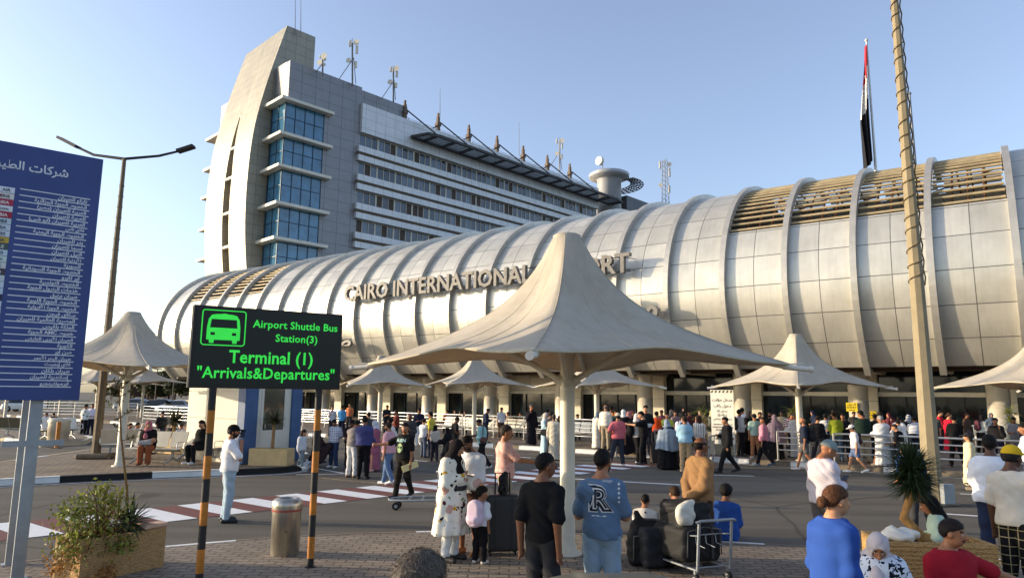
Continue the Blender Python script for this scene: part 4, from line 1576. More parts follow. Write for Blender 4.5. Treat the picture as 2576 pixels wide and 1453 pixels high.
sw_ = lambda z: max(0.02, .92 * min(1, max(0, (37.3 - z) / 9.0)))
half(lambda z: 3.5, lambda z: 8.7 - sw_(z), 'sail_wall')
half(lambda z: 8.7 + sw_(z), lambda z: 14.6, 'sail_wall')
sl = MB(OF)
sl.box((-.1, 7.6, 0), (.6, 9.8, 38.5))
sl.build('slot_recess', mat((84, 66, 44), .8, 0, .2, 1), off)
for z1 in zl:
    if z1 < 37:
        lg = MB(OF)
        lg.box((np.interp(z1, zz, uu) + .05, 8.7 - sw_(z1), z1), (0, 8.7 + sw_(z1), z1 + .3))
        lg.build('slot_bridge', M_LEDGE, off)
# long front: parapet, window rows, striped spandrels
X0, X1 = 10.3, 60.5
pb = MB(OF)
pb.box((X0, -.45, 35.25), (X1, 2.19, 39.1))
uv_faces(pb, 'parapet', M_WHT, off, 1.55, 1.28)
NW = 17
wu = (X1 - X0) / NW
for row in range(7):
    zt = 35.2 - 3.75 * row
    zb = zt - 1.75
    for i in range(NW):
        a_, b_ = X0 + i * wu, X0 + (i + 1) * wu
        if row > 4 or (row == 4 and i > 8): continue
        f = MB(OF)
        f.box((a_ + .02, .12, zb), (b_ - .02, .2, zb + .09)); f.box((a_ + .02, .12, zt - .09), (b_ - .02, .2, zt))
        for q in range(4):
            xx = a_ + .06 + (wu - .12) * q / 3
            f.box((xx - (.05 if q in (0, 3) else .035), .1, zb), (xx + (.05 if q in (0, 3) else .035), .2, zt))
        fo = f.build('window', M_FRAME, off)
        p = MB(OF)
        rr = random.random()
        for q in range(3):
            p.m = [0, 1, 2][int(random.random() * 3) if random.random() < .75 else 0]
            q0, q1 = a_ + .06 + (wu - .12) * q / 3, a_ + .06 + (wu - .12) * (q + 1) / 3
            yy = .16 if q != 1 else .18
            p.quad((q0, yy, zb + .05), (q1, yy, zb + .05), (q1, yy, zt - .05), (q0, yy, zt - .05))
        p.build('pane', [M_WIN, glass_mat((70, 86, 100), .12, 0, .04, .8), mat((66, 52, 42), .6, 0, .2, 3, 0, .4, 'drawn_curtain')], fo)
    sp = MB(OF)
    zc = zb - 2.0
    sp.box((X0 - .3, -.45, zb - .82), (X1, 1.2, zb - .02))
    sp.box((X0 - .3, -.45, zc + .02), (X1, 1.2, zc + .78))
    o2 = uv_faces(sp, 'spandrel', M_WHT, off, 1.55, 5.0)
    gr = MB(OF)
    for q in range(4):
        z_ = zc + .80 + q * .1
        gr.box((X0 - .55, -.5, z_), (X1, -.40, z_ + .06))
    gr.box((X0 - .3, -.2, zc + .78), (X1, 1.2, zb - .82))
    gr.build('grille', M_GRILL, o2)
# inner wall behind the window rows
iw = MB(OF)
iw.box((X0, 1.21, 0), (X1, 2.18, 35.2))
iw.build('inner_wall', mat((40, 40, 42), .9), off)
# roof piers with struts carrying a slatted canopy
for k in range(7):
    xx = 17.9 + 6.0 * k
    pr = MB(OF)
    pr.box((xx - .24, .55, 39.0), (xx + .24, 1.1, 40.7), .05)
    pr.box((xx - .34, .45, 40.3), (xx + .34, 1.2, 40.8), .05)
    pr.box((xx - .2, .6, 40.8), (xx + .2, 1.05, 41.7), .04)
    pr.box((xx - .13, .68, 41.7), (xx + .13, .98, 42.3), .03)
    pr.build('roof_pier', mat((112, 96, 82), .8, 0, .2, 2, 0, .3, 'ochre_pier'), off)
    s_ = MB(OF)
    s_.tube([(xx + .2, .6, 40.9), (xx + 3.2, -2.9, 37.0)], .1, 6)
    if k: s_.tube([(xx, .6, 40.4), (xx - 1.9, 1.2, 39.1)], .08, 6)
    s_.build('strut', M_STEEL, off)
cn = MB(OF)
CA, CB = 17.1, 63.9
zc = 36.75
P_ = lambda x, y: zc + .0 * y
cn.prism([(CA + 1.8, -3.3), (CA + 3.6, -3.75), (CB - 2.0, -3.75), (CB, -3.3), (CB, -3.1), (CB - 2.0, -3.5), (CA + 3.6, -3.5), (CA + 1.8, -3.1)], lambda p, k: (p[0], p[1], zc - .18 + .36 * k))
cn.box((CA + 1.0, -.75, zc - .18), (CB, -.46, zc + .18))
cn.bar((CA + 1.0, -.6, zc), (CA + 1.85, -3.2, zc), .3, .34); cn.bar((CB - .1, -.6, zc), (CB - .1, -3.2, zc), .3, .34)
co = cn.build('canopy', M_STEEL, off)
sb = MB(OF)
for i in range(14):
    xx = CA + 3.2 + i * 3.3
    sb.bar((xx, -.7, zc), (xx, -3.5, zc), .3, .3)
for i in range(6):
    yy = -1.0 - i * .42
    sb.box((CA + 1.5, yy - .05, zc - .06), (CB - .2, yy + .05, zc + .06))
sb.build('canopy_slat', M_STEEL, co)
rl = MB(OF)
for zz_ in (39.5, 39.9, 40.3):
    rl.bar((18.8, 1.6, zz_), (60.5, 1.6, zz_), .05)
for i in range(21):
    rl.bar((19.2 + i * 2, 1.6, 39.0), (19.2 + i * 2, 1.6, 40.4), .06)
rl.build('roof_railing', mat((150, 154, 160), .5, .4), off)
# round stair turret with overhanging disc and ring of bars
tu = MB(OF)
tu.lathe([(2.2, 0), (2.2, 41.2), (2.5, 41.5), (3.7, 41.7), (3.75, 42.35), (3.3, 42.6), (.2, 42.8)], (65.2, .6, .6), 32)
tu.build('stair_turret', mat((172, 174, 178), .5, .2, .1, 1), off)
tr = MB(OF)
for i in range(14):
    a_ = R(-100 + i * 11)
    tr.bar((66.6 + 3.6 * math.cos(a_), 1.2 + 3.6 * math.sin(a_), 41.6), (66.6 + 6.0 * math.cos(a_), 1.2 + 6.0 * math.sin(a_), 41.2), .16)
for q in range(5):
    rr = 3.8 + q * .55
    tr.tube([(66.6 + rr * math.cos(R(t)), 1.2 + rr * math.sin(R(t)), 41.6 - q * .08) for t in range(-105, 50, 10)], .09, 5)
tr.build('turret_ring', M_STEEL, off)
db = MB(OF)
db.box((67.8, -1.5, 0), (81, 9, 39.2))
uv_faces(db, 'rear_block', panel_mat('dark_panels', (92, 92, 96), .3, .5, .02, 1, 1, .03, .6), off, 2.5, 1.6)


# ---- masts on the roof: each a thing of its own
def mast(px, ptop, pbot, Y, label, kind='pole', wpx=8):
    b = atY(px, pbot, Y); t = atY(px, ptop, Y)
    H_ = t[2] - b[2]
    o = thing('antenna_mast', label, 'antenna', b)
    M_G = mat((120, 116, 108), .5, .5, .15, 2, 0, .4, 'mast_steel')
    M_W = mat((222, 214, 196), .6, 0, .06, 2, 0, .4, 'antenna_white')
    X, Yy, Z = b
    if kind == 'whip':
        MB().tube([b - (0, 0, .5), t], [.05, .025], 5).build('whip', M_G, o)
        return o
    wd = wpx * Y / 1776
    if kind == 'lattice':
        m = MB(); leg = []
        for i in range(3):
            a_ = R(120 * i + 20); f = lambda s: np.array([wd * .5 * (1 - .35 * s) * math.cos(a_), wd * .5 * (1 - .35 * s) * math.sin(a_), 0])
            leg.append([b + f(s) + (0, 0, H_ * s) for s in np.linspace(-.05, .96, 12)])
            m.tube([leg[-1][0], leg[-1][-1]], .06, 5)
        for j in range(11):
            for i in range(3):
                m.tube([leg[i][j], leg[(i + 1) % 3][j + 1]], .035, 4)
        m.tube([leg[0][-1], t], .03, 4)
        m.build('lattice_tower', M_G, o)
    else:
        m = MB()
        m.tube([b - (0, 0, .5), t - (0, 0, .12 * H_)], .11, 8)
        m.tube([t - (0, 0, .12 * H_), t], .03, 5)
        m.build('pole', M_G, o)
        m = MB()
        for sx in (-.3, .12):
            m.tube([b + (0, 0, H_ * .55), b + (sx * H_ - .3, 0, -.2)], .05, 5)
        m.build('stay', M_G, o)
    if kind in ('pole', 'lattice'):
        q = [(.35, .62, .30, .5), (-.4, .78, .25, .4), (.3, .3, .25, .4)]
        for dx, s0, ln, r in q:
            m = MB()
            m.box((X + dx * wd * 1.5 - .16, Yy - .35, Z + H_ * s0), (X + dx * wd * 1.5 + .16, Yy - .15, Z + H_ * (s0 + ln * .6)), .04)
            m.build('panel_antenna', M_W, o)
        for dx, s0, r in ((.5, .86, .42), (-.6, .45, .36)):
            m = MB()
            c = np.array([X + dx * wd, Yy - .3, Z + H_ * s0])
            m.tube([c, c + (-.05, -.18, 0)], [r * .7, r], 14)
            m.build('dish', M_W, o)
    return o


mast(743, -20, 80, 82, 'thin twin whip aerials rising from the sail tower top', 'whip')
mast(757, -10, 85, 82, 'thin whip aerial right of another on the sail tower top', 'whip')
mast(887, 96, 207, 84, 'tallest roof mast with big cream panel antenna and slanted stays', 'pole', 17)
mast(812, 140, 180, 80, 'small round cream dish on a short post beside the sail tower', 'pole', 10)
mast(990, 165, 248, 88, 'slim roof mast with two panels left of the ochre piers', 'pole', 14)
mast(1107, 222, 285, 95, 'single whip aerial above the second ochre roof pier', 'whip')
mast(1306, 308, 385, 112, 'single whip aerial between the fourth and fifth ochre roof piers', 'whip')
mast(1408, 345, 425, 118, 'ochre-lit roof mast crowded with antennas near the round turret', 'pole', 12)
mast(1675, 398, 525, 118, 'lattice radio tower with panels right of the round turret', 'lattice', 22)
dsh = thing('satellite_dish', 'white round dish standing on top of the round turret', 'antenna', atY(1512, 428, 122))
mb = MB(); c = atY(1512, 406, 122)
mb.tube([c, c + (-.5, -.4, 0)], [.75, .8], 18); mb.build('dish', mat((226, 220, 206), .5), dsh)
mb = MB(); mb.tube([c + (.3, .2, -1.7), c + (.3, .2, .9)], .08, 6); mb.build('post', mat((120, 116, 108), .5, .5), dsh)
# ---------------------------------------------------------------- tensile canopies
def fabric_mat():
    m, nt, b = base('canopy_fabric', .75, 0, .3)
    ob = nt.new('ShaderNodeTexCoord').outputs['Object']
    f = nt.noise(ob, 1.1, 6, .65)
    f2 = nt.noise(ob, 6, 4, .6)
    c = nt.ramp(f, [(.25, (.54, .485, .39)), (.5, (.60, .545, .445)), (.75, (.63, .575, .48))])
    c = nt.mix(1.0, c, nt.ramp(f2, [(.3, (.93, .92, .9)), (.7, (1.03, 1.03, 1.03))]), 'MULTIPLY')
    mp = nt.new('ShaderNodeMapping'); mp.inputs['Scale'].default_value = (2.2, 2.2, .45); nt.link(ob, mp.inputs[0])
    c = nt.mix(1.0, c, nt.ramp(nt.noise(mp.outputs[0], 2.4, 6, .65), [(.32, (.90, .885, .86)), (.56, (1, 1, 1))]), 'MULTIPLY')
    nt.link(c, b.inputs['Base Color'])
    nt.link(nt.bump(nt.noise(ob, 3.2, 4), .45, .04), b.inputs['Normal'])
    tr = nt.new('ShaderNodeBsdfTranslucent')
    tr.inputs['Color'].default_value = (.62, .45, .26, 1)
    mx = nt.new('ShaderNodeMixShader'); mx.inputs[0].default_value = .27
    out = nt.n['Material Output']
    nt.link(b.outputs[0], mx.inputs[1]); nt.link(tr.outputs[0], mx.inputs[2]); nt.link(mx.outputs[0], out.inputs['Surface'])
    return m


M_FAB = fabric_mat()
M_SEAM = mat((184, 172, 146), .8, 0, .15, 4, 0, .3, 'seam')
M_POLE = mat((206, 198, 178), .55, .1, .14, 3, .06, .4, 'cream_paint', 20)
M_LIGHTPOLE = mat((146, 133, 106), .8, 0, .12, 3, .15, .3, 'lamp_post_paint', 25)
M_GALV = mat((150, 156, 160), .5, .5, .12, 6, .05, .5, 'galvanised_steel', 25)
M_CHROME = mat((200, 200, 198), .28, .9, .08, 6, .0, .5, 'bright_steel')
M_DARK = mat((34, 34, 36), .6, .1, .2, 5, 0, .3, 'dark_plastic')


def canopy(loc, Rr, zc, zp, phi, label, colr=.105, group='tensile canopies on single columns'):
    o = thing('tensile_canopy', label, 'canopy', loc, phi, group)
    f = Frame(loc, phi)
    NA, NS = 64, 20
    s = np.linspace(0, 1, NS) ** 1.25
    P = np.zeros((NA + 1, NS, 3))
    for i in range(NA + 1):
        a = 2 * math.pi * i / NA
        q = (a + math.pi / 4) % (math.pi / 2) - math.pi / 4       # angle from the nearest corner
        q = abs(q)
        rb = Rr * math.cos(math.pi / 4) / math.cos(math.pi / 4 - q) * (1 - .10 * math.sin(2 * q) ** 2)
        ze = zc + .14 * math.sin(2 * q) ** 2
        r0 = .19
        for j in range(NS):
            r = r0 + (rb - r0) * s[j]
            e_ = (math.exp(-5 * s[j]) - math.exp(-5)) / (1 - math.exp(-5))
            m_ = math.sin(2 * q) ** 2
            z = ze + (zp - ze) * ((.55 + .2 * m_) * e_ + (.45 - .2 * m_) * (1 - s[j]))
            P[i, j] = (r * math.cos(a), r * math.sin(a), z)
    mb = MB(f)
    mb.grid(P, True, True)
    me_o = mb.build('membrane', M_FAB, o)
    add_mod_solid(me_o, .012, 0)
    for k in range(12):
        i = int(k * NA / 12)
        mb = MB(f); mb.tube([tuple(P[i, j] + (0, 0, .008)) for j in range(0, NS)], .006, 5, False); mb.build('seam', M_SEAM, me_o)
    mb = MB(f); mb.tube([tuple(P[i, -1]) for i in range(NA + 1)], .014, 6, False); mb.build('edge_cable', M_SEAM, me_o)
    mb = MB(f)
    mb.lathe([(.0, zp + .03), (.17, zp + .03), (.205, zp + .01), (.205, zp - .07), (.19, zp - .09)], n=24)
    mb.build('cap_ring', M_FAB, o)
    mb = MB(f)
    mb.lathe([(colr * 1.9, 0.0), (colr * 1.9, .03), (colr * 1.25, .035), (colr * 1.1, .12), (colr, .14), (colr, zp - .1)], n=20)
    mb.build('column', M_POLE, o)
    for k in range(4):
        a = math.pi / 2 * k
        mb = MB(f)
        c, s_ = math.cos(a), math.sin(a)
        pt = [(r * c, r * s_, z) for r, z in ((colr * .8, zc - .24), (Rr * .2, zc + .06), (Rr * .40, zc + .34), (Rr * .60, zc + .25), (Rr * .8, zc + .09), (Rr * 1.0, zc - .035))]
        mb.tube(pt, [.045, .045, .045, .042, .04, .045], 10)
        mb.tube([(colr * .6 * c, colr * .6 * s_, zc - .27), (colr * 1.5 * c, colr * 1.5 * s_, zc - .2)], .075, 10)
        ar = mb.build('arm', M_POLE, o)
        mb = MB(f)
        mb.tube([(Rr * .97 * c, Rr * .97 * s_, zc - .035), (Rr * 1.085 * c, Rr * 1.085 * s_, zc - .065)], .036, 12)
        mb.tube([(Rr * 1.08 * c, Rr * 1.08 * s_, zc - .064), (Rr * 1.095 * c, Rr * 1.095 * s_, zc - .068)], .045, 12)
        mb.tube([(Rr * .99 * c, Rr * .99 * s_, zc + .0), (Rr * 1.05 * c, Rr * 1.05 * s_, zc + .015)], .012, 6)
        mb.build('end_fitting', mat((214, 208, 196), .5, .2, .08, 5), ar)
    return o


canopy(gnd(1428, 1392, .05), 3.03, 2.60, 4.47, R(-10.9), 'largest cream tent canopy, nearest, spanning the middle of the forecourt')
c_l = canopy(gnd(300, 1172, .14), 3.0, 2.70, 4.30, R(37), 'cream tent canopy on the kerbed island beside the blue airline board')
canopy(atY(953, 1097, 34.4) * (1, 1, 0) + (0, 0, .14), 2.55, 2.48, 3.9, R(-22), 'small cream tent canopy just right of the green screen sign')
canopy(atY(1192, 1096, 34.7) * (1, 1, 0) + (0, 0, .14), 2.75, 2.55, 4.0, R(-22), 'small cream tent canopy behind the photographer in teal, left of the big canopy column')
canopy(atY(1502, 1110, 29.5) * (1, 1, 0) + (0, 0, .14), 2.65, 2.47, 3.75, R(-22), 'cream tent canopy partly hidden behind the big canopy column')
canopy(atY(2017, 1160, 23.9) * (1, 1, 0) + (0, 0, .14), 2.72, 2.45, 4.2, R(-22), 'cream tent canopy over the queue between white notice and lamp post')
canopy(atY(2665, 1190, 19.6) * (1, 1, 0) + (0, 0, .14), 2.85, 2.40, 4.05, R(-22), 'cream tent canopy cut off at the right edge of the view')
far_l = 'cream tent canopies far behind the left island'
for (x, Y, rr, lab) in [(239, 57, 3.4, 'distant canopy whose column stands behind the left lamp post'), (355, 58, 3.4, 'distant canopy right of the island canopy, nearest the palm'), (148, 60, 3.3, 'distant canopy just under the right edge of the blue board'), (12, 52, 3.3, 'distant canopy column at the far left edge under the blue board'), (300, 72, 3.6, 'most distant canopy, seen between two other far columns')]:
    p = atY(x, 1050, Y); p[2] = 0
    canopy(p, rr, 2.95, 4.3, R(20), lab)

# ---------------------------------------------------------------- green screen sign on banded posts
pl, pr_ = atY(479, 900, 8.5), atY(858, 900, 9.45)
aL = math.atan2(pr_[1] - pl[1], pr_[0] - pl[0])
SF = Frame((pl[0], pl[1], 0), aL)
SW = float(np.hypot(*(pr_ - pl)[:2]))
zb_, zt_ = 2.255, 3.265
led = thing('bus_station_sign', 'dark electronic sign with green lettering on two yellow and black posts', 'sign', (pl[0], pl[1], .05), aL)
mb = MB(SF)
mb.box((0, .0, zb_), (SW, .07, zt_), .006); mb.box((.03, .075, zb_ + .02), (SW - .03, .115, zt_ - .02)); mb.box((0, .12, zb_), (SW, .2, zt_), .006)
mb.build('cabinet', mat((44, 42, 40), .6, .2, .15, 4, 0, .4, 'sign_cabinet'), led)
m_scr, nt, b = base('screen_face', .45, 0, .3)
ob = nt.new('ShaderNodeTexCoord').outputs['Object']
wv = nt.new('ShaderNodeTexWave'); wv.bands_direction = 'Z'; wv.inputs['Scale'].default_value = 24
nt.link(ob, wv.inputs[0])
nt.link(nt.mix(wv.outputs['Fac'], (.010, .014, .010, 1), (.022, .028, .020, 1)), b.inputs['Base Color'])
mb = MB(SF); mb.box((.035, -.006, zb_ + .035), (SW - .035, .002, zt_ - .035))
scr = mb.build('screen', m_scr, led)
m_led, nt, b = base('lit_green_pixels', .5, 0, .2)
ob = nt.new('ShaderNodeTexCoord').outputs['Object']
wv = nt.new('ShaderNodeTexWave'); wv.bands_direction = 'Z'; wv.inputs['Scale'].default_value = 24
wv.inputs['Distortion'].default_value = .6
nt.link(ob, wv.inputs[0])
b.inputs['Base Color'].default_value = (.01, .05, .01, 1)
nt.link(nt.mix(wv.outputs['Fac'], (.004, .16, .008, 1), (.06, 1.0, .12, 1)), b.inputs['Emission Color'])
b.inputs['Emission Strength'].default_value = .5
sx = lambda u: u * SW
sz = lambda v: zt_ - v * (zt_ - zb_)
for txt_, u0_, u1_, v0_, v1_, bo_, kp_ in (('Airport Shuttle Bus', .375, .962, .295, .115, .016, True), ('Station(3)', .53, .82, .455, .29, .016, True), ('Terminal (1)', .235, .795, .74, .53, .02, False), ('"Arrivals&Departures"', .045, .955, .925, .735, .016, False)):
    mb = MB(SF)
    put_text(mb, txt_, sx(u0_), sx(u1_), sz(v0_), sz(v1_), -.009, .002, bo_, 'c', kp_, 1.03)
    mb.build('lit_lettering', m_led, scr)
# bus pictogram: rounded frame, body with windscreen and lamps
mb = MB(SF)
x0, x1, z0, z1 = sx(.05), sx(.33), sz(.485), sz(.045)
def ring_(x0, x1, z0, z1, r, w, y):
    def rr(e):
        out = []
        for cx, cz, a0 in ((x1 - r, z1 - r, 0), (x0 + r, z1 - r, 90), (x0 + r, z0 + r, 180), (x1 - r, z0 + r, 270)):
            for k in range(5):
                a = R(a0 + 22.5 * k); out.append((cx + (r - e) * math.cos(a), y, cz + (r - e) * math.sin(a)))
        return out
    a, b = rr(0), rr(w); n = len(a)
    mb._add(a + b, [(i, (i + 1) % n, n + (i + 1) % n, n + i) for i in range(n)])
ring_(x0, x1, z0, z1, .04, .014, -.0095)
bx0, bx1 = x0 + .065, x1 - .065
zz0, zz1 = z0 + .07, z1 - .045
hh = zz1 - zz0
y_ = -.0095
cx_ = (bx0 + bx1) / 2
mb.poly([(bx0, y_, zz0), (bx1, y_, zz0), (bx1, y_, zz0 + hh * .17), (bx0, y_, zz0 + hh * .17)])
for a_, b__ in ((bx0, bx0 + .045), (bx0 + .095, bx1 - .095), (bx1 - .045, bx1)):
    mb.poly([(a_, y_, zz0 + hh * .17), (b__, y_, zz0 + hh * .17), (b__, y_, zz0 + hh * .28), (a_, y_, zz0 + hh * .28)])
mb.poly([(bx0, y_, zz0 + hh * .28), (bx1, y_, zz0 + hh * .28), (bx1, y_, zz0 + hh * .46), (bx0, y_, zz0 + hh * .46)])
mb.poly([(bx0, y_, zz0 + hh * .46), (bx0 + .035, y_, zz0 + hh * .46), (bx0 + .05, y_, zz0 + hh * .82), (bx0 + .015, y_, zz0 + hh * .78)])
mb.poly([(bx1 - .035, y_, zz0 + hh * .46), (bx1, y_, zz0 + hh * .46), (bx1 - .015, y_, zz0 + hh * .78), (bx1 - .05, y_, zz0 + hh * .82)])
mb.poly([(bx0 + .015, y_, zz0 + hh * .78), (bx1 - .015, y_, zz0 + hh * .78), (bx1 - .05, y_, zz0 + hh * .94), (cx_, y_, zz1), (bx0 + .05, y_, zz0 + hh * .94)])
for a_ in (bx0 + .035, bx1 - .085):
    mb.poly([(a_, y_, z0 + .03), (a_ + .05, y_, z0 + .03), (a_ + .055, y_, zz0), (a_ - .005, y_, zz0)])
mb.build('bus_pictogram', m_led, scr)
M_AMB = mat((176, 110, 34), .6, .0, .22, 6, .1, .4, 'worn_amber_paint', 30)
M_BLK2 = mat((34, 33, 34), .6, .0, .25, 6, .1, .4, 'worn_black_paint', 30)
for px_t, px_b in (((522, 985), (500, 1465)), ((790, 985), (780, 1425))):
    bpt = gnd(*px_b, .05)
    mb = MB()
    n_ = 9
    seg = .262
    for i in range(n_):
        za = zb_ - seg * i; zb2 = max(.05, zb_ - seg * (i + 1))
        if za <= .05: break
        mb.m = 1 if i % 2 == 0 else 0
        mb.tube([(bpt[0], bpt[1], zb2), (bpt[0], bpt[1], za)], .043, 16, False)
    mb.tube([(bpt[0], bpt[1], .0), (bpt[0], bpt[1], .06)], .07, 16)
    mb.build('post', [M_AMB, M_BLK2], led)

# ---------------------------------------------------------------- blue airline board
bA, bB = gnd(27, 1418, .05), gnd(43, 1455, .05)
ang = R(38)
pm = bB.copy()
BF = Frame((pm[0], pm[1], 0), ang)
br = thing('airline_board', 'tall blue board listing airlines in white Arabic lettering with logo strip', 'sign', (pm[0], pm[1], .05), ang)
M_NAVY = mat((52, 70, 128), .45, .0, .10, 2, .02, .4, 'blue_board', 20)
BX0, BX1, BZ0, BZ1 = -2.3, .42, 2.09, 5.15
mb = MB(BF); mb.box((BX0, -.14, BZ0), (BX1, -.08, BZ1), .004)
brd = mb.build('panel', M_NAVY, br)
M_WLET = mat((214, 216, 222), .6, 0, .04, 6)
names = ['تاركو للطيران', 'الخطوط الجوية الجزائرية', 'العربية للطيران (مصر)', 'العربية للطيران', 'العربية للطيران (ابو ظبى)', 'فلاي ناس', 'الخطوط الجوية اليمنية', 'بدر للطيران', 'نسما للطيران', 'النيل للطيران', 'الأردنية للطيران', 'السورية', 'الخطوط الجوية السودانية', 'اير كايرو', 'الخطوط التونسية', 'خدمات البترول الجوية', 'طيران برنيق', 'الخطوط الجوية الليبية', 'الخطوط الجوية الأفريقية', 'سكاى فيجن', 'المصرية العالمية للطيران', 'الملكة بلقيس', 'خطوط AMC الجوية', 'الطيران الأوربى العارض', 'الكورية', 'صن اير', 'طيران البحر الأحمر', 'فلاي إيجيبت', 'طيران بلكان', 'إسكندرية للطيران', 'ايرمونتينجرو']
mb = MB(BF)
put_text(mb, arabic('شركات الطيران العاملة'), BX1 - 1.64, BX1 - .36, BZ1 - .42, BZ1 - .14, -.142, .002, .02, 'r')
n_ = len(names)
zt0 = BZ1 - .55; dz = (zt0 - (BZ0 + .16)) / n_
ref = text_mesh(arabic('الخطوط الجوية'), 0)[0]
for i, nm in enumerate(names):
    zc_ = zt0 - dz * (i + .55)
    L_ = len(nm) * .075
    put_text(mb, arabic(nm), BX1 - .16 - L_, BX1 - .13, zc_ - dz * .41, zc_ + dz * .41, -.142, .002, .03, 'r')
mb.build('lettering', M_WLET, brd)
mb = MB(BF)
for i in range(n_ + 1):
    zc_ = zt0 - dz * i
    mb.box((BX1 - .83, -.143, zc_ - .006), (BX1 - .1, -.139, zc_ + .006))
mb.build('rule_line', M_WLET, brd)
lgc = [(214, 218, 224), (220, 214, 206), (176, 40, 70), (220, 222, 226), (170, 34, 60), (190, 208, 214), (200, 212, 220), (206, 214, 222), (196, 164, 60), (70, 88, 84), (190, 206, 216), (196, 212, 206), (206, 210, 206), (70, 64, 70), (196, 206, 206), (200, 212, 224), (190, 206, 220), (40, 46, 70)]
lgt = ['AIR', 'ALGERIE', 'ARABIA', 'arabia.com', 'ARABIA', 'nas', 'YEMENIA', 'AIRLINES', 'NESMA', 'NILE', 'oo', 'wings', 'K', 'RO', 'UR', 'PAS', 'B', 'LIBYA']
for i in range(n_):
    zc_ = zt0 - dz * (i + .5)
    mb = MB(BF)
    xa, xb_ = BX1 - 1.75, BX1 - .88
    mb.box((xa, -.146, zc_ - dz * .46), (xb_, -.1405, zc_ + dz * .46))
    cc = lgc[i] if i < len(lgc) else [(206, 214, 224), (196, 210, 216), (210, 206, 200)][i % 3]
    pl_ = mb.build('logo_plate', mat(cc, .5, 0, .06, 4), brd)
    if i < len(lgt):
        mb = MB(BF)
        dk_ = sum(cc) < 330
        put_text(mb, lgt[i], xb_ - .5, xb_ - .04, zc_ - dz * .28, zc_ + dz * .22, -.148, .001, .02, 'r')
        if i == 1:
            mb.m = 1
            mb.poly([(xb_ - .10, -.1475, zc_), (xb_ - .17, -.1475, zc_ + dz * .36), (xb_ - .24, -.1475, zc_), (xb_ - .17, -.1475, zc_ - dz * .36)])
        mb.build('logo', [mat((226, 222, 220) if dk_ else (60, 70, 92), .6), mat((190, 44, 48), .6)], pl_)
for bp in (bA, bB):
    mb = MB()
    d_ = np.array([math.cos(ang), math.sin(ang)])
    w = .062
    mb.obox((bp[0], bp[1], .05), .13, .07, 4.7, ang, .004)
    mb.obox((bp[0] - .0, bp[1], .05), .2, .16, .012, ang)
    mb.build('post', M_GALV, br)
mb = MB(BF); mb.box((-.30, -.05, 1.55), (.32, -.03, 1.62)); mb.build('crossbar', M_GALV, br)

# ---------------------------------------------------------------- lamp posts and flagpoles
lp = gnd(240, 1152, .14)
zl_ = atY(315, 410, lp[1])[2]
lamp = thing('street_lamp', 'tall dark double-armed lamp post on the kerbed island at left', 'street lamp', lp)
mb = MB()
mb.tube([lp, lp + (0, 0, zl_)], [.14, .062], 8, True, False)
for i in range(22):
    z_ = 1.2 + i * .36
    r_ = .14 - .078 * z_ / zl_ + .010
    mb.tube([lp + (0, 0, z_), lp + (0, 0, z_ + .05)], r_, 8, True, False)
mb.build('pole', mat((112, 98, 78), .7, .1, .15, 3, .1, .3, 'lamp_post', 20), lamp)
mb = MB(); mb.obox(lp + (0, 0, -.0), .95, .75, .16, .2, .05); mb.build('base', M_STONE, lamp)
M_ARM = mat((50, 48, 48), .6, .3)
for tip, head in ((atY(447, 381, lp[1]), True), (atY(196, 371, lp[1] + .4), True)):
    top = lp + (0, 0, zl_)
    mb = MB()
    mid = top * .35 + tip * .65; mid[2] = top[2] + (tip[2] - top[2]) * .42
    mb.tube([top, mid, tip], [.05, .045, .04], 8)
    a_ = mb.build('arm', M_ARM, lamp)
    dirn = (tip - top); dirn[2] *= 1.1; dirn /= np.linalg.norm(dirn)
    mb = MB()
    side = -1 if tip[0] < top[0] else 1
    e = atY(488, 368, lp[1]) if side > 0 else atY(150, 347, lp[1] + .6)
    mb.bar(tip, e, .26, .09)
    hd = mb.build('lamp_head', M_ARM, a_)

rp = gnd(2350, 1268)
rl_ = thing('lamp_post', 'thick octagonal tan lamp post wound with cord at right foreground', 'street lamp', rp)
mb = MB()
Hr = 13.0
def rr_(z): return .195 - .0098 * z
mb.tube([rp, rp + (0, 0, Hr)], [rr_(0), rr_(Hr)], 8, True, False)
mb.build('pole', M_LIGHTPOLE, rl_)
mb = MB()
tn = np.linspace(0, 22.6, 22 * 16)
mb.tube([rp + np.array([(rr_(4.6 + t * .37) + .012) * math.cos(6.2832 * t), (rr_(4.6 + t * .37) + .012) * math.sin(6.2832 * t), 4.6 + t * .37 + .05 * math.sin(t * 2.3)]) for t in tn], .012, 5)
mb.build('wound_cord', mat((120, 102, 72), .9, 0, .2, 10), rl_)
mb = MB()
for i in range(22):
    z_ = 4.7 + i * .37
    mb.tube([rp + (rr_(z_) + .015, -.02, z_), rp + (rr_(z_) + .045, -.02, z_ + .18), rp + (rr_(z_) + .012, -.02, z_ + .36)], .016, 5)
mb.build('hanging_cord', mat((120, 102, 72), .9, 0, .2, 10), rl_)
mb = MB(); mb.box(rp + (.02, -.34, .05), rp + (.26, -.2, .46), .01); mb.build('meter_box', M_GALV, rl_)
mb = MB(); mb.obox(rp, .7, .7, .06, .2, .02); mb.build('base', M_STONE, rl_)

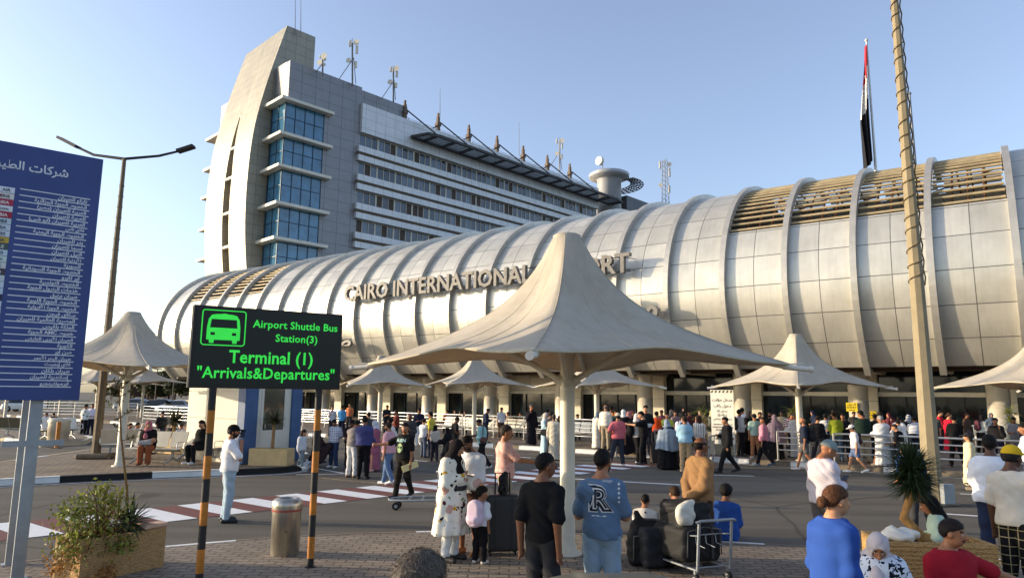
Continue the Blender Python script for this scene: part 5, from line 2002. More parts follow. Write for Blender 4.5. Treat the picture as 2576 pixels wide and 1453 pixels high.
yf = 40.3
fb = atY(2203, 425, yf); ft = atY(2183, 104, yf)
ft[0] = fb[0]
fp = thing('flagpole', 'white flagpole with a limp red, white and black flag above the hall roof', 'flagpole', (fb[0], fb[1], 14.0))
mb = MB(); mb.tube([(fb[0], fb[1], 14.0), ft], [.09, .05], 10); mb.ball(ft + (0, 0, .06), .11, 8); mb.build('pole', mat((206, 206, 204), .5, .3), fp)
hf = ft[2] - fb[2]
nU, nV = 26, 40
P = np.zeros((nU, nV, 3))
for i in range(nU):
    u = i / (nU - 1)
    for j in range(nV):
        v = j / (nV - 1)
        wd = (.16 + .78 * min(1, v * 1.7) * (1 - .25 * max(0, v - .6) / .4))
        x = fb[0] - .06 - u * wd * .62 - .18 * v + .05 * math.sin(9 * u + 4 * v)
        y = fb[1] - .08 + .22 * math.sin(u * 15 + v * 3) * (0.3 + v)
        z = ft[2] - .12 - v * hf * .93 + u * .9 * (1 - v) * 0 - u * (.55 + .9 * v * (1 - v))
        P[i, j] = (x, y, z)
mb = MB()
mb.grid(P)
fo = mb.build('flag', [mat((176, 34, 48), .85), mat((222, 218, 212), .85), mat((26, 26, 32), .85)], fp)
pi = 0
for i in range(nU - 1):
    for j in range(nV - 1):
        u, v = i / (nU - 1), j / (nV - 1)
        t = v * 1.0 - u * .17
        fo.data.polygons[pi].material_index = 0 if t < .13 else (1 if t < .40 else 2)
        pi += 1
p2 = atY(2303, 420, 39.0); p2t = atY(2297, 236, 39.0); p2t[0] = p2[0]
fp2 = thing('flagpole', 'bare grey flagpole rising just right of the big lamp post', 'flagpole', (p2[0], p2[1], 14.0))
mb = MB(); mb.tube([(p2[0], p2[1], 14.0), p2t], [.09, .05], 8); mb.build('pole', mat((120, 124, 130), .5, .4), fp2)
mb = MB(); mb.ball(p2t, .1, 8); mb.build('finial', mat((120, 124, 130), .5, .4), fp2)

# ---------------------------------------------------------------- litter bins
def bin_(loc, r, h, label, m, strap=True, side=True):
    o = thing('litter_bin', label, 'litter bin', loc, 0, 'litter bins')
    f = Frame(loc, 0)
    mb = MB(f)
    mb.lathe([(r * .96, 0), (r * .98, .015), (r * .98, h * .33), (r * 1.0, h * .335), (r * 1.0, h * .86)], n=32)
    mb.build('body', m, o)
    mb = MB(f)
    mb.lathe([(r * 1.04, h * .80), (r * 1.06, h * .87), (r * 1.04, h * .95), (r * .8, h), (r * .55, h * .995), (r * .52, h * .93), (.01, h * .92)], n=32)
    lid = mb.build('lid', m, o)
    mb = MB(f); mb.lathe([(.005, h * .925), (r * .5, h * .935)], n=24); mb.build('opening', M_DARK, lid)
    if strap:
        mb = MB(f); mb.lathe([(r * 1.045, h * .775), (r * 1.05, h * .79), (r * 1.045, h * .81)], n=32); mb.build('strap', mat((150, 70, 60), .8), o)
    if side:
        mb = MB(f); mb.box((-.02 + r * .3, -r * 1.12, 0), (.03 + r * .3, -r * .98, h * .42)); mb.build('hinge_post', mat((150, 130, 100), .5, .5), o)
    return o


m_bin, nt, b = base('brushed_steel', .34, .95, .5)
ob = nt.new('ShaderNodeTexCoord').outputs['Object']
mp = nt.new('ShaderNodeMapping'); mp.inputs['Scale'].default_value = (30, 30, 1.2); nt.link(ob, mp.inputs[0])
fz = nt.noise(mp.outputs[0], 2, 4)
nt.link(nt.ramp(fz, [(.3, (.40, .37, .31)), (.7, (.54, .50, .43))]), b.inputs['Base Color'])
nt.link(nt.math('ADD', nt.math('MULTIPLY', fz, .2), .24), b.inputs['Roughness'])
bin_(gnd(716, 1392, .05), .192, .735, 'brushed steel litter bin with red strap beside the right sign post', m_bin)
bin_(gnd(145, 1108, .15), .40, .92, 'wide cream litter bin on the far seating island', mat((196, 184, 160), .5, .3), False, False)
bo = thing('bollard', 'thin orange bollard at the corner of the far seating island', 'bollard', gnd(142, 1127))
mb = MB(); mb.tube([gnd(142, 1127), gnd(142, 1127) + (0, 0, 1.02)], .075, 12); mb.build('post', M_AMB, bo)
mb = MB(); p_ = gnd(142, 1127); mb.box(p_ - (.14, .14, 0), p_ + (.14, .14, .03)); mb.build('base', M_STONE, bo)

# ---------------------------------------------------------------- planters and plants
def stone_mat(c):
    m, nt, b = base('split_stone', .9, 0, .25)
    ob = nt.new('ShaderNodeTexCoord').outputs['Object']
    mp = nt.new('ShaderNodeMapping'); mp.inputs['Scale'].default_value = (1, 1, 1); nt.link(ob, mp.inputs[0])
    wv = nt.new('ShaderNodeTexWave'); wv.bands_direction = 'Z'; wv.inputs['Scale'].default_value = 11; wv.inputs['Distortion'].default_value = 11; wv.inputs['Detail'].default_value = 3; wv.inputs['Detail Scale'].default_value = 2.5
    nt.link(mp.outputs[0], wv.inputs[0])
    n1 = nt.noise(ob, 16, 6, .75)
    cl = lin(c)
    k = nt.math('ADD', nt.math('MULTIPLY', wv.outputs['Fac'], .3), nt.math('MULTIPLY', n1, .8))
    nt.link(nt.ramp(k, [(.2, tuple(x * .55 for x in cl[:3])), (.5, cl), (.85, tuple(min(1, x * 1.25) for x in cl[:3]))]), b.inputs['Base Color'])
    nt.link(nt.bump(k, .9, .03), b.inputs['Normal'])
    return m


M_SPLIT = stone_mat((188, 152, 104))
M_SOIL = mat((58, 44, 34), 1.0, 0, .3, 12, .5, .2, 'soil')


def planter_box(o, f, x0, x1, y0, y1, h, m, wall=.07):
    mb = MB(f)
    z0 = 0
    mb.box((x0, y0, z0), (x1, y0 + wall, h)); mb.box((x0, y1 - wall, z0), (x1, y1, h))
    mb.box((x0, y0 + wall, z0), (x0 + wall, y1 - wall, h)); mb.box((x1 - wall, y0 + wall, z0), (x1, y1 - wall, h))
    mb.build('wall', m, o)
    mb = MB(f); mb.box((x0 + wall, y0 + wall, z0 + .02), (x1 - wall, y1 - wall, h - .07)); mb.build('soil', M_SOIL, o)


def leaf_mat(c, var=.45):
    key = ('leaf', c)
    if key in _mats: return _mats[key]
    m, nt, b = base('leaf', .55, 0, .35)
    g_ = nt.new('ShaderNodeNewGeometry')
    cl = lin(c)
    cc = nt.ramp(g_.outputs['Random Per Island'], [(0, tuple(x * (1 - var) for x in cl[:3])), (.6, cl), (1, tuple(min(1, x * (1 + var * 1.4)) for x in cl[:3]))])
    nt.link(cc, b.inputs['Base Color'])
    tr = nt.new('ShaderNodeBsdfTranslucent'); nt.link(cc, tr.inputs['Color'])
    mx = nt.new('ShaderNodeMixShader'); mx.inputs[0].default_value = .25
    out = nt.n['Material Output']
    nt.link(b.outputs[0], mx.inputs[1]); nt.link(tr.outputs[0], mx.inputs[2]); nt.link(mx.outputs[0], out.inputs['Surface'])
    _mats[key] = m
    return m


def leaves(C, size, rnd, aspect=.5, up=.3):
    """C: (n,3) centres -> leaf quads (folded two-face)"""
    n = len(C)
    d = rnd.normal(size=(n, 3)); d[:, 2] += up; d /= np.linalg.norm(d, axis=1)[:, None]
    a = rnd.normal(size=(n, 3)); a -= d * (a * d).sum(1)[:, None]; a /= np.linalg.norm(a, axis=1)[:, None]
    s_ = size * rnd.uniform(.6, 1.35, n)[:, None]
    p0 = C - d * s_ * .5; p2 = C + d * s_ * .5
    nn = np.cross(d, a)
    p1 = C + a * s_ * aspect * .5 + nn * s_ * .1; p3 = C - a * s_ * aspect * .5 + nn * s_ * .1
    V = np.stack([p0, p1, p2, p3], 1).reshape(-1, 3)
    i = np.arange(n)[:, None] * 4
    F = np.concatenate([np.concatenate([i, i + 1, i + 2, i + 3], 1)])
    return V, F


def leaf_obj(name, C, size, c, parent, rnd, aspect=.5, up=.3):
    V, F = leaves(C, size, rnd, aspect, up)
    V = _pf[parent.name].inv(V)
    return link_obj(name, mesh_np(name, V, F, [leaf_mat(c)], False), parent)


def blades(mb, c, n, L, w, rnd, lo=-.3, hi=1.0, droop=.35, seg=4, stiff=False):
    """sword leaves bursting from a point"""
    for i in range(n):
        a = rnd.uniform(0, 6.283); e = math.asin(rnd.uniform(max(-.98, lo), hi))
        l = L * rnd.uniform(.75, 1.1)
        d = np.array([math.cos(a) * math.cos(e), math.sin(a) * math.cos(e), math.sin(e)])
        sd = np.array([-math.sin(a), math.cos(a), 0])
        up = np.cross(d, sd) * -1
        P = []
        for k in range(seg + 1):
            t = k / seg
            ww = w * (1 - t) ** .6 * (.6 + .8 * min(1, t * 3)) * .5
            pt = np.array(c) + d * l * t + np.array([0, 0, -droop * l * t * t * math.cos(e)])
            P.append([pt - sd * ww + up * ww * .35, pt - up * 0, pt + sd * ww + up * ww * .35])
        mb.grid(np.array(P), False)


# big planter, lower left
qa, qb = gnd(196, 1470, .05), gnd(411, 1423, .05)
pa = math.atan2(qb[1] - qa[1], qb[0] - qa[0]); PL = float(np.hypot(*(qb - qa)[:2]))
pf = Frame((qa[0], qa[1], .05), pa)
po = thing('stone_planter', 'rough stone planter overflowing with bushes at lower left', 'planter', qa, pa)
planter_box(po, pf, 0, PL, 0, .55, .47, M_SPLIT)
mb = MB(pf)
mb.obox((PL - .12, .12, .472), .34, .2, .05, .1, .015); mb.obox((PL - .3, .40, .472), .26, .16, .06, .4, .015)
mb.build('loose_slab', mat((196, 164, 140), .9, 0, .15, 6), po)
rnd = np.random.default_rng(3)
sh = thing('leafy_bush', 'sprawling leafy bush with small green and rusty leaves in the stone planter', 'bush', pf((.35, .28, .4)))
blobs = [((.24, .15, .60), .29, 560), ((-.04, .10, .46), .25, 430), ((.42, .3, .82), .2, 260), ((.10, .3, .78), .23, 300), ((-.22, .0, .24), .14, 170), ((.34, .3, .98), .13, 90), ((.42, -.08, .38), .16, 170), ((.25, -.1, .1), .14, 110), ((-.08, .2, .72), .16, 120)]
C1, C2 = [], []
for c, r, n in blobs:
    q = rnd.normal(size=(n, 3)); q /= np.linalg.norm(q, axis=1)[:, None]
    q *= (rnd.uniform(.25, 1, n) ** .5 * r * (1 + .35 * rnd.normal(size=n)))[:, None]
    q[:, 2] *= .85
    pts = np.array(c) + q
    (C1 if c[2] > .3 else C2).append(pts)
    if c[2] > .3 and n > 400: C2.append(pts[: n // 4] + (0, -.03, -.05))
C1 = pf(np.concatenate(C1)); C2 = pf(np.concatenate(C2))
C1 = C1[C1[:, 2] > .06]; C2 = C2[C2[:, 2] > .06]
leaf_obj('foliage', C1, .05, (128, 132, 58), sh, rnd, .6)
leaf_obj('dry_foliage', C2, .045, (158, 112, 56), sh, rnd, .5)
mb = MB(pf)
for i in range(46):
    b0 = np.array([rnd.uniform(.1, .6), rnd.uniform(.1, .4), .42]); c, r, n = blobs[int(rnd.integers(0, 7))]
    e_ = np.array(c) + rnd.normal(size=3) * r * .6
    m_ = (b0 + e_) / 2 + rnd.normal(size=3) * .06 + (0, 0, .08)
    mb.tube([b0, m_, e_], [.009, .006, .003], 5)
mb.build('branch', mat((92, 62, 38), .9), sh)
ag = thing('agave', 'dark spiky agave at the right end of the stone planter', 'plant', pf((PL - .36, .22, .42)))
mb = MB(pf); blades(mb, (PL - .36, .2, .56), 95, .36, .035, rnd, -.55, 1.0, .25)
mb.build('leaf_rosette', leaf_mat((64, 76, 46)), ag)
mb = MB(pf); mb.tube([(PL - .36, .2, .4), (PL - .36, .2, .6)], [.05, .04], 8); mb.build('stem', mat((70, 56, 40), .9), ag)
sw2 = thing('yucca', 'pale sword-leaved yucca between bush and agave in the stone planter', 'plant', pf((PL * .56, .3, .42)))
mb = MB(pf); blades(mb, (PL * .56, .32, .62), 22, .42, .03, rnd, .0, .95, .15)
mb.build('leaf_rosette', leaf_mat((140, 136, 84)), sw2)
sp_ = thing('sapling', 'thin bare sapling with a few leaves rising out of the stone planter', 'tree', pf((.72, .3, .42)))
s0 = pf((.72, .3, .4)); s1 = atY(300, 968, s0[1]); s1[0] -= .0
mb = MB(); tr_ = [s0, s0 * .7 + s1 * .3 + (.02, 0, 0), s0 * .35 + s1 * .65 + (-.015, 0, 0), s1]
mb.tube(tr_, [.02, .016, .012, .006], 7)
for t, a, l in ((.62, .5, .12), (.7, 2.6, .14), (.78, .9, .13), (.86, 2.4, .14), (.92, .7, .12), (.97, 2.0, .1)):
    p = s0 + (s1 - s0) * t
    mb.tube([p, p + np.array([math.cos(a) * l, .02, math.sin(a) * l * .7])], [.006, .003], 5)
mb.build('trunk', mat((126, 96, 52), .85), sp_)
cs = []
for t, a, l in ((.62, .5, .12), (.7, 2.6, .14), (.78, .9, .13), (.86, 2.4, .14), (.92, .7, .12), (.97, 2.0, .1), (1.0, 1.5, .05)):
    p = s0 + (s1 - s0) * t + np.array([math.cos(a) * l, .02, math.sin(a) * l * .7])
    cs.append(p + rnd.normal(size=(11, 3)) * .045)
leaf_obj('foliage', np.concatenate(cs), .075, (92, 84, 44), sp_, rnd, .3)

# planter with yucca, right foreground
ra, rb = gnd(2170, 1480, .05), gnd(2340, 1497, .05)
M_RIBST = stone_mat((190, 152, 100))
rf = Frame((4.05, 7.35, .05), R(-6))
ro = thing('stone_planter', 'ribbed yellow stone planter holding the yucca palm at right', 'planter', rf.o, rf.a)
planter_box(ro, rf, -.25, .82, 0, .62, .72, M_RIBST)
mb = MB(rf)
for i in range(17):
    mb.box((-.262, -.014, .03 + i * .041), (.832, .0, .052 + i * .041))
mb.build('rib_course', M_RIBST, ro)
yu = thing('yucca_palm', 'round-headed dark yucca on a bent trunk in the ribbed planter', 'palm', rf((.38, .3, .66)))
yb = rf((.36, .3, .6)); yt = atY(2300, 1225, yb[1]); ym = atY(2272, 1300, yb[1])
mb = MB(); mb.tube([yb, ym, (ym + yt) / 2 + (.0, 0, 0), yt], [.055, .045, .042, .048], 10)
mb.build('trunk', mat((168, 124, 72), .9, 0, .3, 18, .6, .2, 'yucca_bark', 30), yu)
cy = atY(2292, 1180, yb[1])
rnd = np.random.default_rng(11)
mb = MB()
for dz_, n_b, l_b in ((-.13, 260, .33), (-.03, 320, .35), (.05, 220, .31)): blades(mb, cy + (0, 0, dz_), n_b, l_b, .02, rnd, -.75 if dz_ < .1 else -.1, 1.0, .05, 3)
mb.build('crown', leaf_mat((50, 64, 38)), yu)
mb = MB(); blades(mb, cy - (0, 0, .16), 60, .2, .016, rnd, -1, -.5, .1, 3)
mb.build('dry_skirt', leaf_mat((150, 120, 76)), yu)
# white plastic bag on the planter
F = Fld((-.3, -.2, -.02), (.3, .2, .25), .012)
F.add(ell((0, 0, .05), (.19, .1, .06)), .04); F.add(rc((-.05, 0, .06), (-.06, .02, .17), .05, .012), .05); F.add(ell((.1, .02, .04), (.09, .08, .05)), .05)
F.folds(.008, 5, (30, 26, 30))
V, Q = F.mesh()
bg = thing('plastic_bag', 'white plastic bag lying on the edge of the ribbed planter', 'bag', rf((-.06, .12, .722)))
link_obj('bag', mesh_np('bag', V, Q, [mat((222, 216, 204), .45, 0, .06, 8)]), bg)


def palm_planter(loc, ang, L, W, h, label, plabel, th, crown, n):
    f = Frame(loc, ang)
    o = thing('stone_planter', label, 'planter', loc, ang)
    planter_box(o, f, -L / 2, L / 2, -W / 2, W / 2, h, mat((206, 178, 128), .85, 0, .12, 4, .2, .3, 'tan_render', 20))
    p = thing('yucca_palm', plabel, 'palm', f((0, 0, h - .07)))
    mb = MB(f); mb.tube([(0, 0, h - .08), (.02, 0, h + th)], [.055, .045], 8); mb.build('trunk', mat((150, 116, 76), .9, 0, .3, 18, .5), p)
    mb = MB(f); blades(mb, (.02, 0, h + th), n, crown, .03, np.random.default_rng(int(L * 100)), -.45, 1, .1, 3)
    mb.build('crown', leaf_mat((60, 62, 34)), p)


palm_planter(gnd(433, 1137, .14), R(-34), 1.25, .8, .52, 'tan planter box on the island left of the white booth', 'dense round yucca in the planter left of the white booth', .55, .62, 170)
palm_planter(gnd(672, 1171, .14) + (0, .35, 0), R(-6), 1.15, .55, .47, 'tan planter box in front of the booth door', 'slim yucca with small tuft in front of the booth door', .78, .42, 110)
for (x, y, Y, lab) in [(1998, 1110, 27.5, 'slender plant with long pale leaves behind the purple veil'), (1768, 1108, 28.0, 'thin strappy plant just left of the white notice'), (2548, 1120, 29, 'tall bright-leaved plant beside the far right round column')]:
    p = atY(x, y, Y); p[2] = .14
    o = thing('potted_plant', lab, 'plant', p, 0, 'potted plants at the terminal')
    mb = MB(); mb.lathe([(.2, 0), (.26, .4), (.24, .42), (.0, .38)], p, 16); mb.build('pot', M_STONE, o)
    mb = MB()
    for q in range(4): blades(mb, p + (0, 0, .5 + q * .35), 26, .62, .05, rnd, -.1, .95, .4)
    mb.build('foliage', leaf_mat((128, 130, 60)), o)

# ---------------------------------------------------------------- white booth with blue corners
kf = Frame(gnd(606, 1167, .14), TF.a)
bt = thing('booth', 'white prefabricated booth with blue corner posts and a glazed door', 'booth', kf.o, kf.a)
M_BTH = mat((212, 206, 190), .6, 0, .06, 2, .03, .4, 'booth_panel', 15)
M_BLUP = mat((64, 92, 132), .6, 0, .12, 3, .1, .4, 'blue_post', 20)
mb = MB(kf)
LA_ = 3.05
for i in range(2):
    xa, xb_ = -LA_ + i * (LA_ - .3) / 2, -LA_ + (i + 1) * (LA_ - .3) / 2
    for (za, zb2) in ((0, .45), (.46, 1.28), (1.29, 2.1), (2.11, 2.9)):
        mb.box((xa + .005, 0, za), (xb_ - .005, .08, zb2))
mb.build('front_wall', M_BTH, bt)
mb = MB(kf); mb.box((-LA_, .09, 0), (-.1, 1.9, 2.88)); mb.build('wall', mat((196, 196, 190), .6), bt)
mb = MB(kf); mb.box((-.3, -.04, 0), (.1, .4, 2.9), .02); mb.build('corner_post', M_BLUP, bt)
mb = MB(kf); mb.box((-.25, 1.62, 0), (.1, 2.0, 2.9), .02); mb.build('corner_post', M_BLUP, bt)
mb = MB(kf); mb.box((-.1, .4, 0), (.02, .55, 2.9)); mb.box((-.1, 1.45, 0), (.02, 1.62, 2.9)); mb.box((-.1, .55, 2.5), (.02, 1.45, 2.9)); mb.box((-.1, .55, 0), (-.02, 1.45, 2.5))
sw_b = mb.build('side_wall', M_BTH, bt)
mb = MB(kf); mb.box((-.02, .55, .02), (.035, .63, 2.48)); mb.box((-.02, 1.37, .02), (.035, 1.45, 2.48)); mb.box((-.02, .63, .02), (.03, 1.37, .95)); mb.box((-.02, .63, 2.38), (.03, 1.37, 2.48))
dr = mb.build('door', M_BTH, bt)
mb = MB(kf); mb.quad((.012, .63, .95), (.012, 1.37, .95), (.012, 1.37, 2.38), (.012, .63, 2.38)); mb.build('pane', glass_mat((96, 92, 76), .05, .3, .02, .8), dr)
mb = MB(kf); mb.box((.036, .68, 1.0), (.07, .71, 1.14)); mb.build('handle', M_CHROME, dr)
mb = MB(kf); mb.box((-LA_ - .15, -.2, 2.9), (.25, 2.15, 3.05), .02); mb.build('roof', M_BTH, bt)

# ---------------------------------------------------------------- benches
M_SEAT = mat((214, 208, 192), .5, .25, .08, 4, .05, .4, 'perforated_seat', 60)


def bench(loc, ang, n, label, group='metal beam seats', m=None, detail=True):
    m = m or M_SEAT
    o = thing('beam_seat', label, 'bench', loc, ang, group)
    f = Frame(loc, ang)
    W = .56
    for i in range(n):
        xc = (i - (n - 1) / 2) * W
        mb = MB(f); mb.box((xc - .255, -.26, .405), (xc + .255, .2, .435), .01); mb.build('seat', m, o)
        mb = MB(f)
        a, b_ = (xc, .21, .45), (xc, .36, .88)
        p = [(xc - .255, .195, .46), (xc + .255, .195, .46), (xc + .255, .35, .90), (xc - .255, .35, .90), (xc - .255, .225, .455), (xc + .255, .225, .455), (xc + .255, .38, .895), (xc - .255, .38, .895)]
        mb._add(p, [(0, 1, 2, 3), (7, 6, 5, 4), (0, 4, 5, 1), (1, 5, 6, 2), (2, 6, 7, 3), (3, 7, 4, 0)])
        mb.build('backrest', m, o)
    mb = MB(f); mb.bar((-n * W / 2 + .05, .05, .36), (n * W / 2 - .05, .05, .36), .06); mb.build('beam', M_GALV, o)
    if detail:
        for s in (-1, 1):
            x = s * (n * W / 2 - .3)
            mb = MB(f); mb.bar((x, .05, .34), (x, .05, .16), .06); mb.bar((x, .06, .17), (x, -.32, .02), .05, .04); mb.bar((x, .04, .17), (x, .42, .02), .05, .04)
            mb.build('leg', M_GALV, o)
            mb = MB(f); mb.tube([(s * n * W / 2, .1, .44), (s * n * W / 2, .15, .62), (s * n * W / 2, -.2, .62), (s * n * W / 2, -.24, .43)], .016, 6); mb.build('armrest', M_CHROME, o)
    return o


bench(gnd(325, 1150, .14), R(205), 3, 'cream seat row seen from behind beside the island canopy column')
bench(gnd(378, 1166, .14) + (0, .2, 0), R(-8), 3, 'cream seat row under the woman with the pink headscarf')
bench(gnd(480, 1160, .14) + (.1, .15, 0), R(-20), 3, 'cream seat row in front of the booth wall with the cross-legged woman')
bench(gnd(120, 1108, .15) + (-.3, 1.2, 0), R(60), 3, 'seat row with the family on the far seating island')
bench(gnd(40, 1104, .15) + (0, .5, 0), R(170), 4, 'dark seat row seen from behind at the far left edge', m=mat((92, 88, 72), .5, .3))
bench(gnd(722, 1133, 0) + (0, 1.4, 0), R(150), 2, 'seat pair behind the booth corner with a man in pale blue')
kk = 0
tl = ['leftmost white seat row along the glass doors', 'white seat row behind the navy-shirted man', 'white seat row behind the man in black robe', 'white seat row right of the man in black robe', 'white seat row left of the woman in white dress', 'white seat row behind the queue near the second tent column']
for x, Y in ((1150, 37.5), (1215, 36.2), (1290, 35.0), (1372, 33.6), (1452, 32.3), (1545, 31)):
    p = atY(x, 1090, Y); p[2] = .14
    bench(p, TF.a + R(3 * (kk % 2)), 4, tl[kk], 'white seat rows along the terminal', None, False); kk += 1

# ---------------------------------------------------------------- railings
def railing(pts, label, nrail=5, h=1.05, z=.14, grp='steel pipe railings', post=2.0):
    pts = [np.array([p[0], p[1], z]) for p in pts]
    o = thing('railing', label, 'railing', (pts[0] + pts[-1]) / 2, 0, grp)
    for a, b_ in zip(pts[:-1], pts[1:]):
        mb = MB()
        for i in range(nrail):
            zz_ = h - i * (h - .15) / nrail
            mb.tube([a + (0, 0, zz_), b_ + (0, 0, zz_)], .032 if i == 0 else .024, 8)
        mb.build('rail', M_CHROME, o)
        n = max(1, int(round(np.linalg.norm(b_ - a) / post)))
        for i in range(n + 1):
            q = a + (b_ - a) * i / n
            mb = MB(); mb.tube([q, q + (0, 0, h)], .032, 8); mb.tube([q, q + (0, 0, .02)], .08, 10); mb.build('post', M_CHROME, o)
    return o


def onD(x, D):
    r_ = ray(x, 987); k_ = D / (r_[0] * TC + r_[1] * TS)
    return r_ * k_


railing([onD(715, 29.5), onD(880, 29.0)], 'shiny railing right of the booth, gleaming in the sun', 6)
railing([onD(905, 28.6), onD(1165, 28.3)], 'railing behind the talking men left of the second small canopy', 5)
railing([onD(1172, 28.2), onD(1400, 27.9)], 'railing behind the man in the black robe', 5)
railing([onD(1425, 27.2), onD(1520, 27.0)], 'railing just right of the big canopy column', 5)
railing([onD(1560, 24.6), gnd(1550, 1158)], 'short railing end beside the hugging couple', 3, .95)
railing([onD(1950, 24.7), onD(2030, 24.7)], 'low railing between the purple veil and the white tent column', 4, .95)
railing([onD(2090, 24.5), onD(2335, 24.5)], 'railing behind the man in the lime shirt', 4, .95)
railing([onD(2345, 24.3), onD(2640, 24.2)], 'railing behind the woman in cream at far right', 4, .95)
railing([atY(85, 1050, 58), atY(238, 1050, 56)], 'distant railing under the blue board', 5, 1.3, 0)
railing([atY(246, 1050, 57), atY(345, 1050, 56)], 'distant railing right of the left lamp post', 5, 1.3, 0)
railing([atY(360, 1050, 50), atY(475, 1050, 47)], 'distant railing left of the white booth', 5, 1.2, 0)

# ---------------------------------------------------------------- white notice board
nl, nr = atY(1789, 1050, 25.6), atY(1847, 1050, 25.1)
na = math.atan2(nr[1] - nl[1], nr[0] - nl[0]); NWd = float(np.hypot(*(nr - nl)[:2]))
nf = Frame((nl[0], nl[1], 0), na)
no = thing('notice_banner', 'tall white entrance notice with black Arabic and English lettering', 'sign', (nl[0], nl[1], .14), na)
nz0, nz1 = atY(1800, 1116, 25.4)[2], atY(1800, 980, 25.4)[2]
mb = MB(nf); mb.box((0, 0, nz0), (NWd, .03, nz1)); nb = mb.build('panel', mat((218, 214, 200), .7, 0, .05, 3), no)
mb = MB(nf)
hN = nz1 - nz0
for txt, a0, a1, u0, u1 in ((arabic('مدخل مؤقت'), .14, .24, .06, .94), (arabic('دخول ركاب'), .25, .35, .12, .88), (arabic('مدخل (٢)'), .36, .43, .28, .72), (arabic('صالة (١)'), .44, .50, .3, .7), (arabic('سفر دولي وداخلي'), .51, .58, .1, .9), ('TEMPORARY ENTRANCE OF', .62, .66, .08, .92), ('PASSENGERS TERMINAL', .67, .71, .06, .94), ('ENTRANCE (2)', .725, .765, .2, .8), ('HALL (1)', .78, .82, .35, .65), ('INTERNATIONAL', .84, .875, .2, .8), ('AND DOMESTIC', .885, .92, .15, .85)):
    put_text(mb, txt, NWd * u0, NWd * u1, nz1 - hN * a1, nz1 - hN * a0, -.004, .002, .02)
mb.build('lettering', mat((64, 62, 58), .7), nb)
mb = MB(nf)
for i in range(6):
    x_ = NWd * (i + .1) / 6
    mb.quad((x_, -.003, nz1 - .1), (x_ + NWd * .08, -.003, nz1 - .1), (x_ + NWd * .12, -.003, nz1 - .02), (x_ + NWd * .04, -.003, nz1 - .02))
mb.build('hazard_stripe', mat((70, 66, 40), .7), nb)
mb = MB(nf)
for i in range(6):
    x_ = NWd * (i + .1) / 6
    mb.quad((x_, -.003, nz0 + .16), (x_ + NWd * .08, -.003, nz0 + .16), (x_ + NWd * .12, -.003, nz0 + .24), (x_ + NWd * .04, -.003, nz0 + .24))
mb.build('hazard_stripe', mat((70, 66, 40), .7), nb)
mb = MB(nf); mb.box((.02, .04, .14), (.07, .09, nz1)); mb.box((NWd - .07, .04, .14), (NWd - .02, .09, nz1)); mb.build('frame', M_GALV, no)
rp_ = thing('ramp_wall', 'low grey ramp wall with sloping rail behind the white notice', 'wall', atY(1800, 1130, 26.2) * (1, 1, 0) + (0, 0, .14))
w0, w1 = atY(1782, 1130, 26.4), atY(1856, 1135, 25.9)
mb = MB(); mb.prism([(0, .14), (1, .14), (1, .75), (0, .95)], lambda p, k: tuple(w0 + (w1 - w0) * p[0] + np.array([.1 * k, .12 * k, 0])) [:2] + (p[1],)); mb.build('wall', mat((150, 146, 130), .8), rp_)
mb = MB(); mb.tube([np.array([w0[0], w0[1], 1.5]), np.array([w1[0], w1[1], .95])], .03, 6); mb.tube([np.array([w0[0], w0[1], 1.15]), np.array([w1[0], w1[1], .6])], .03, 6); mb.build('handrail', M_STEEL, rp_)


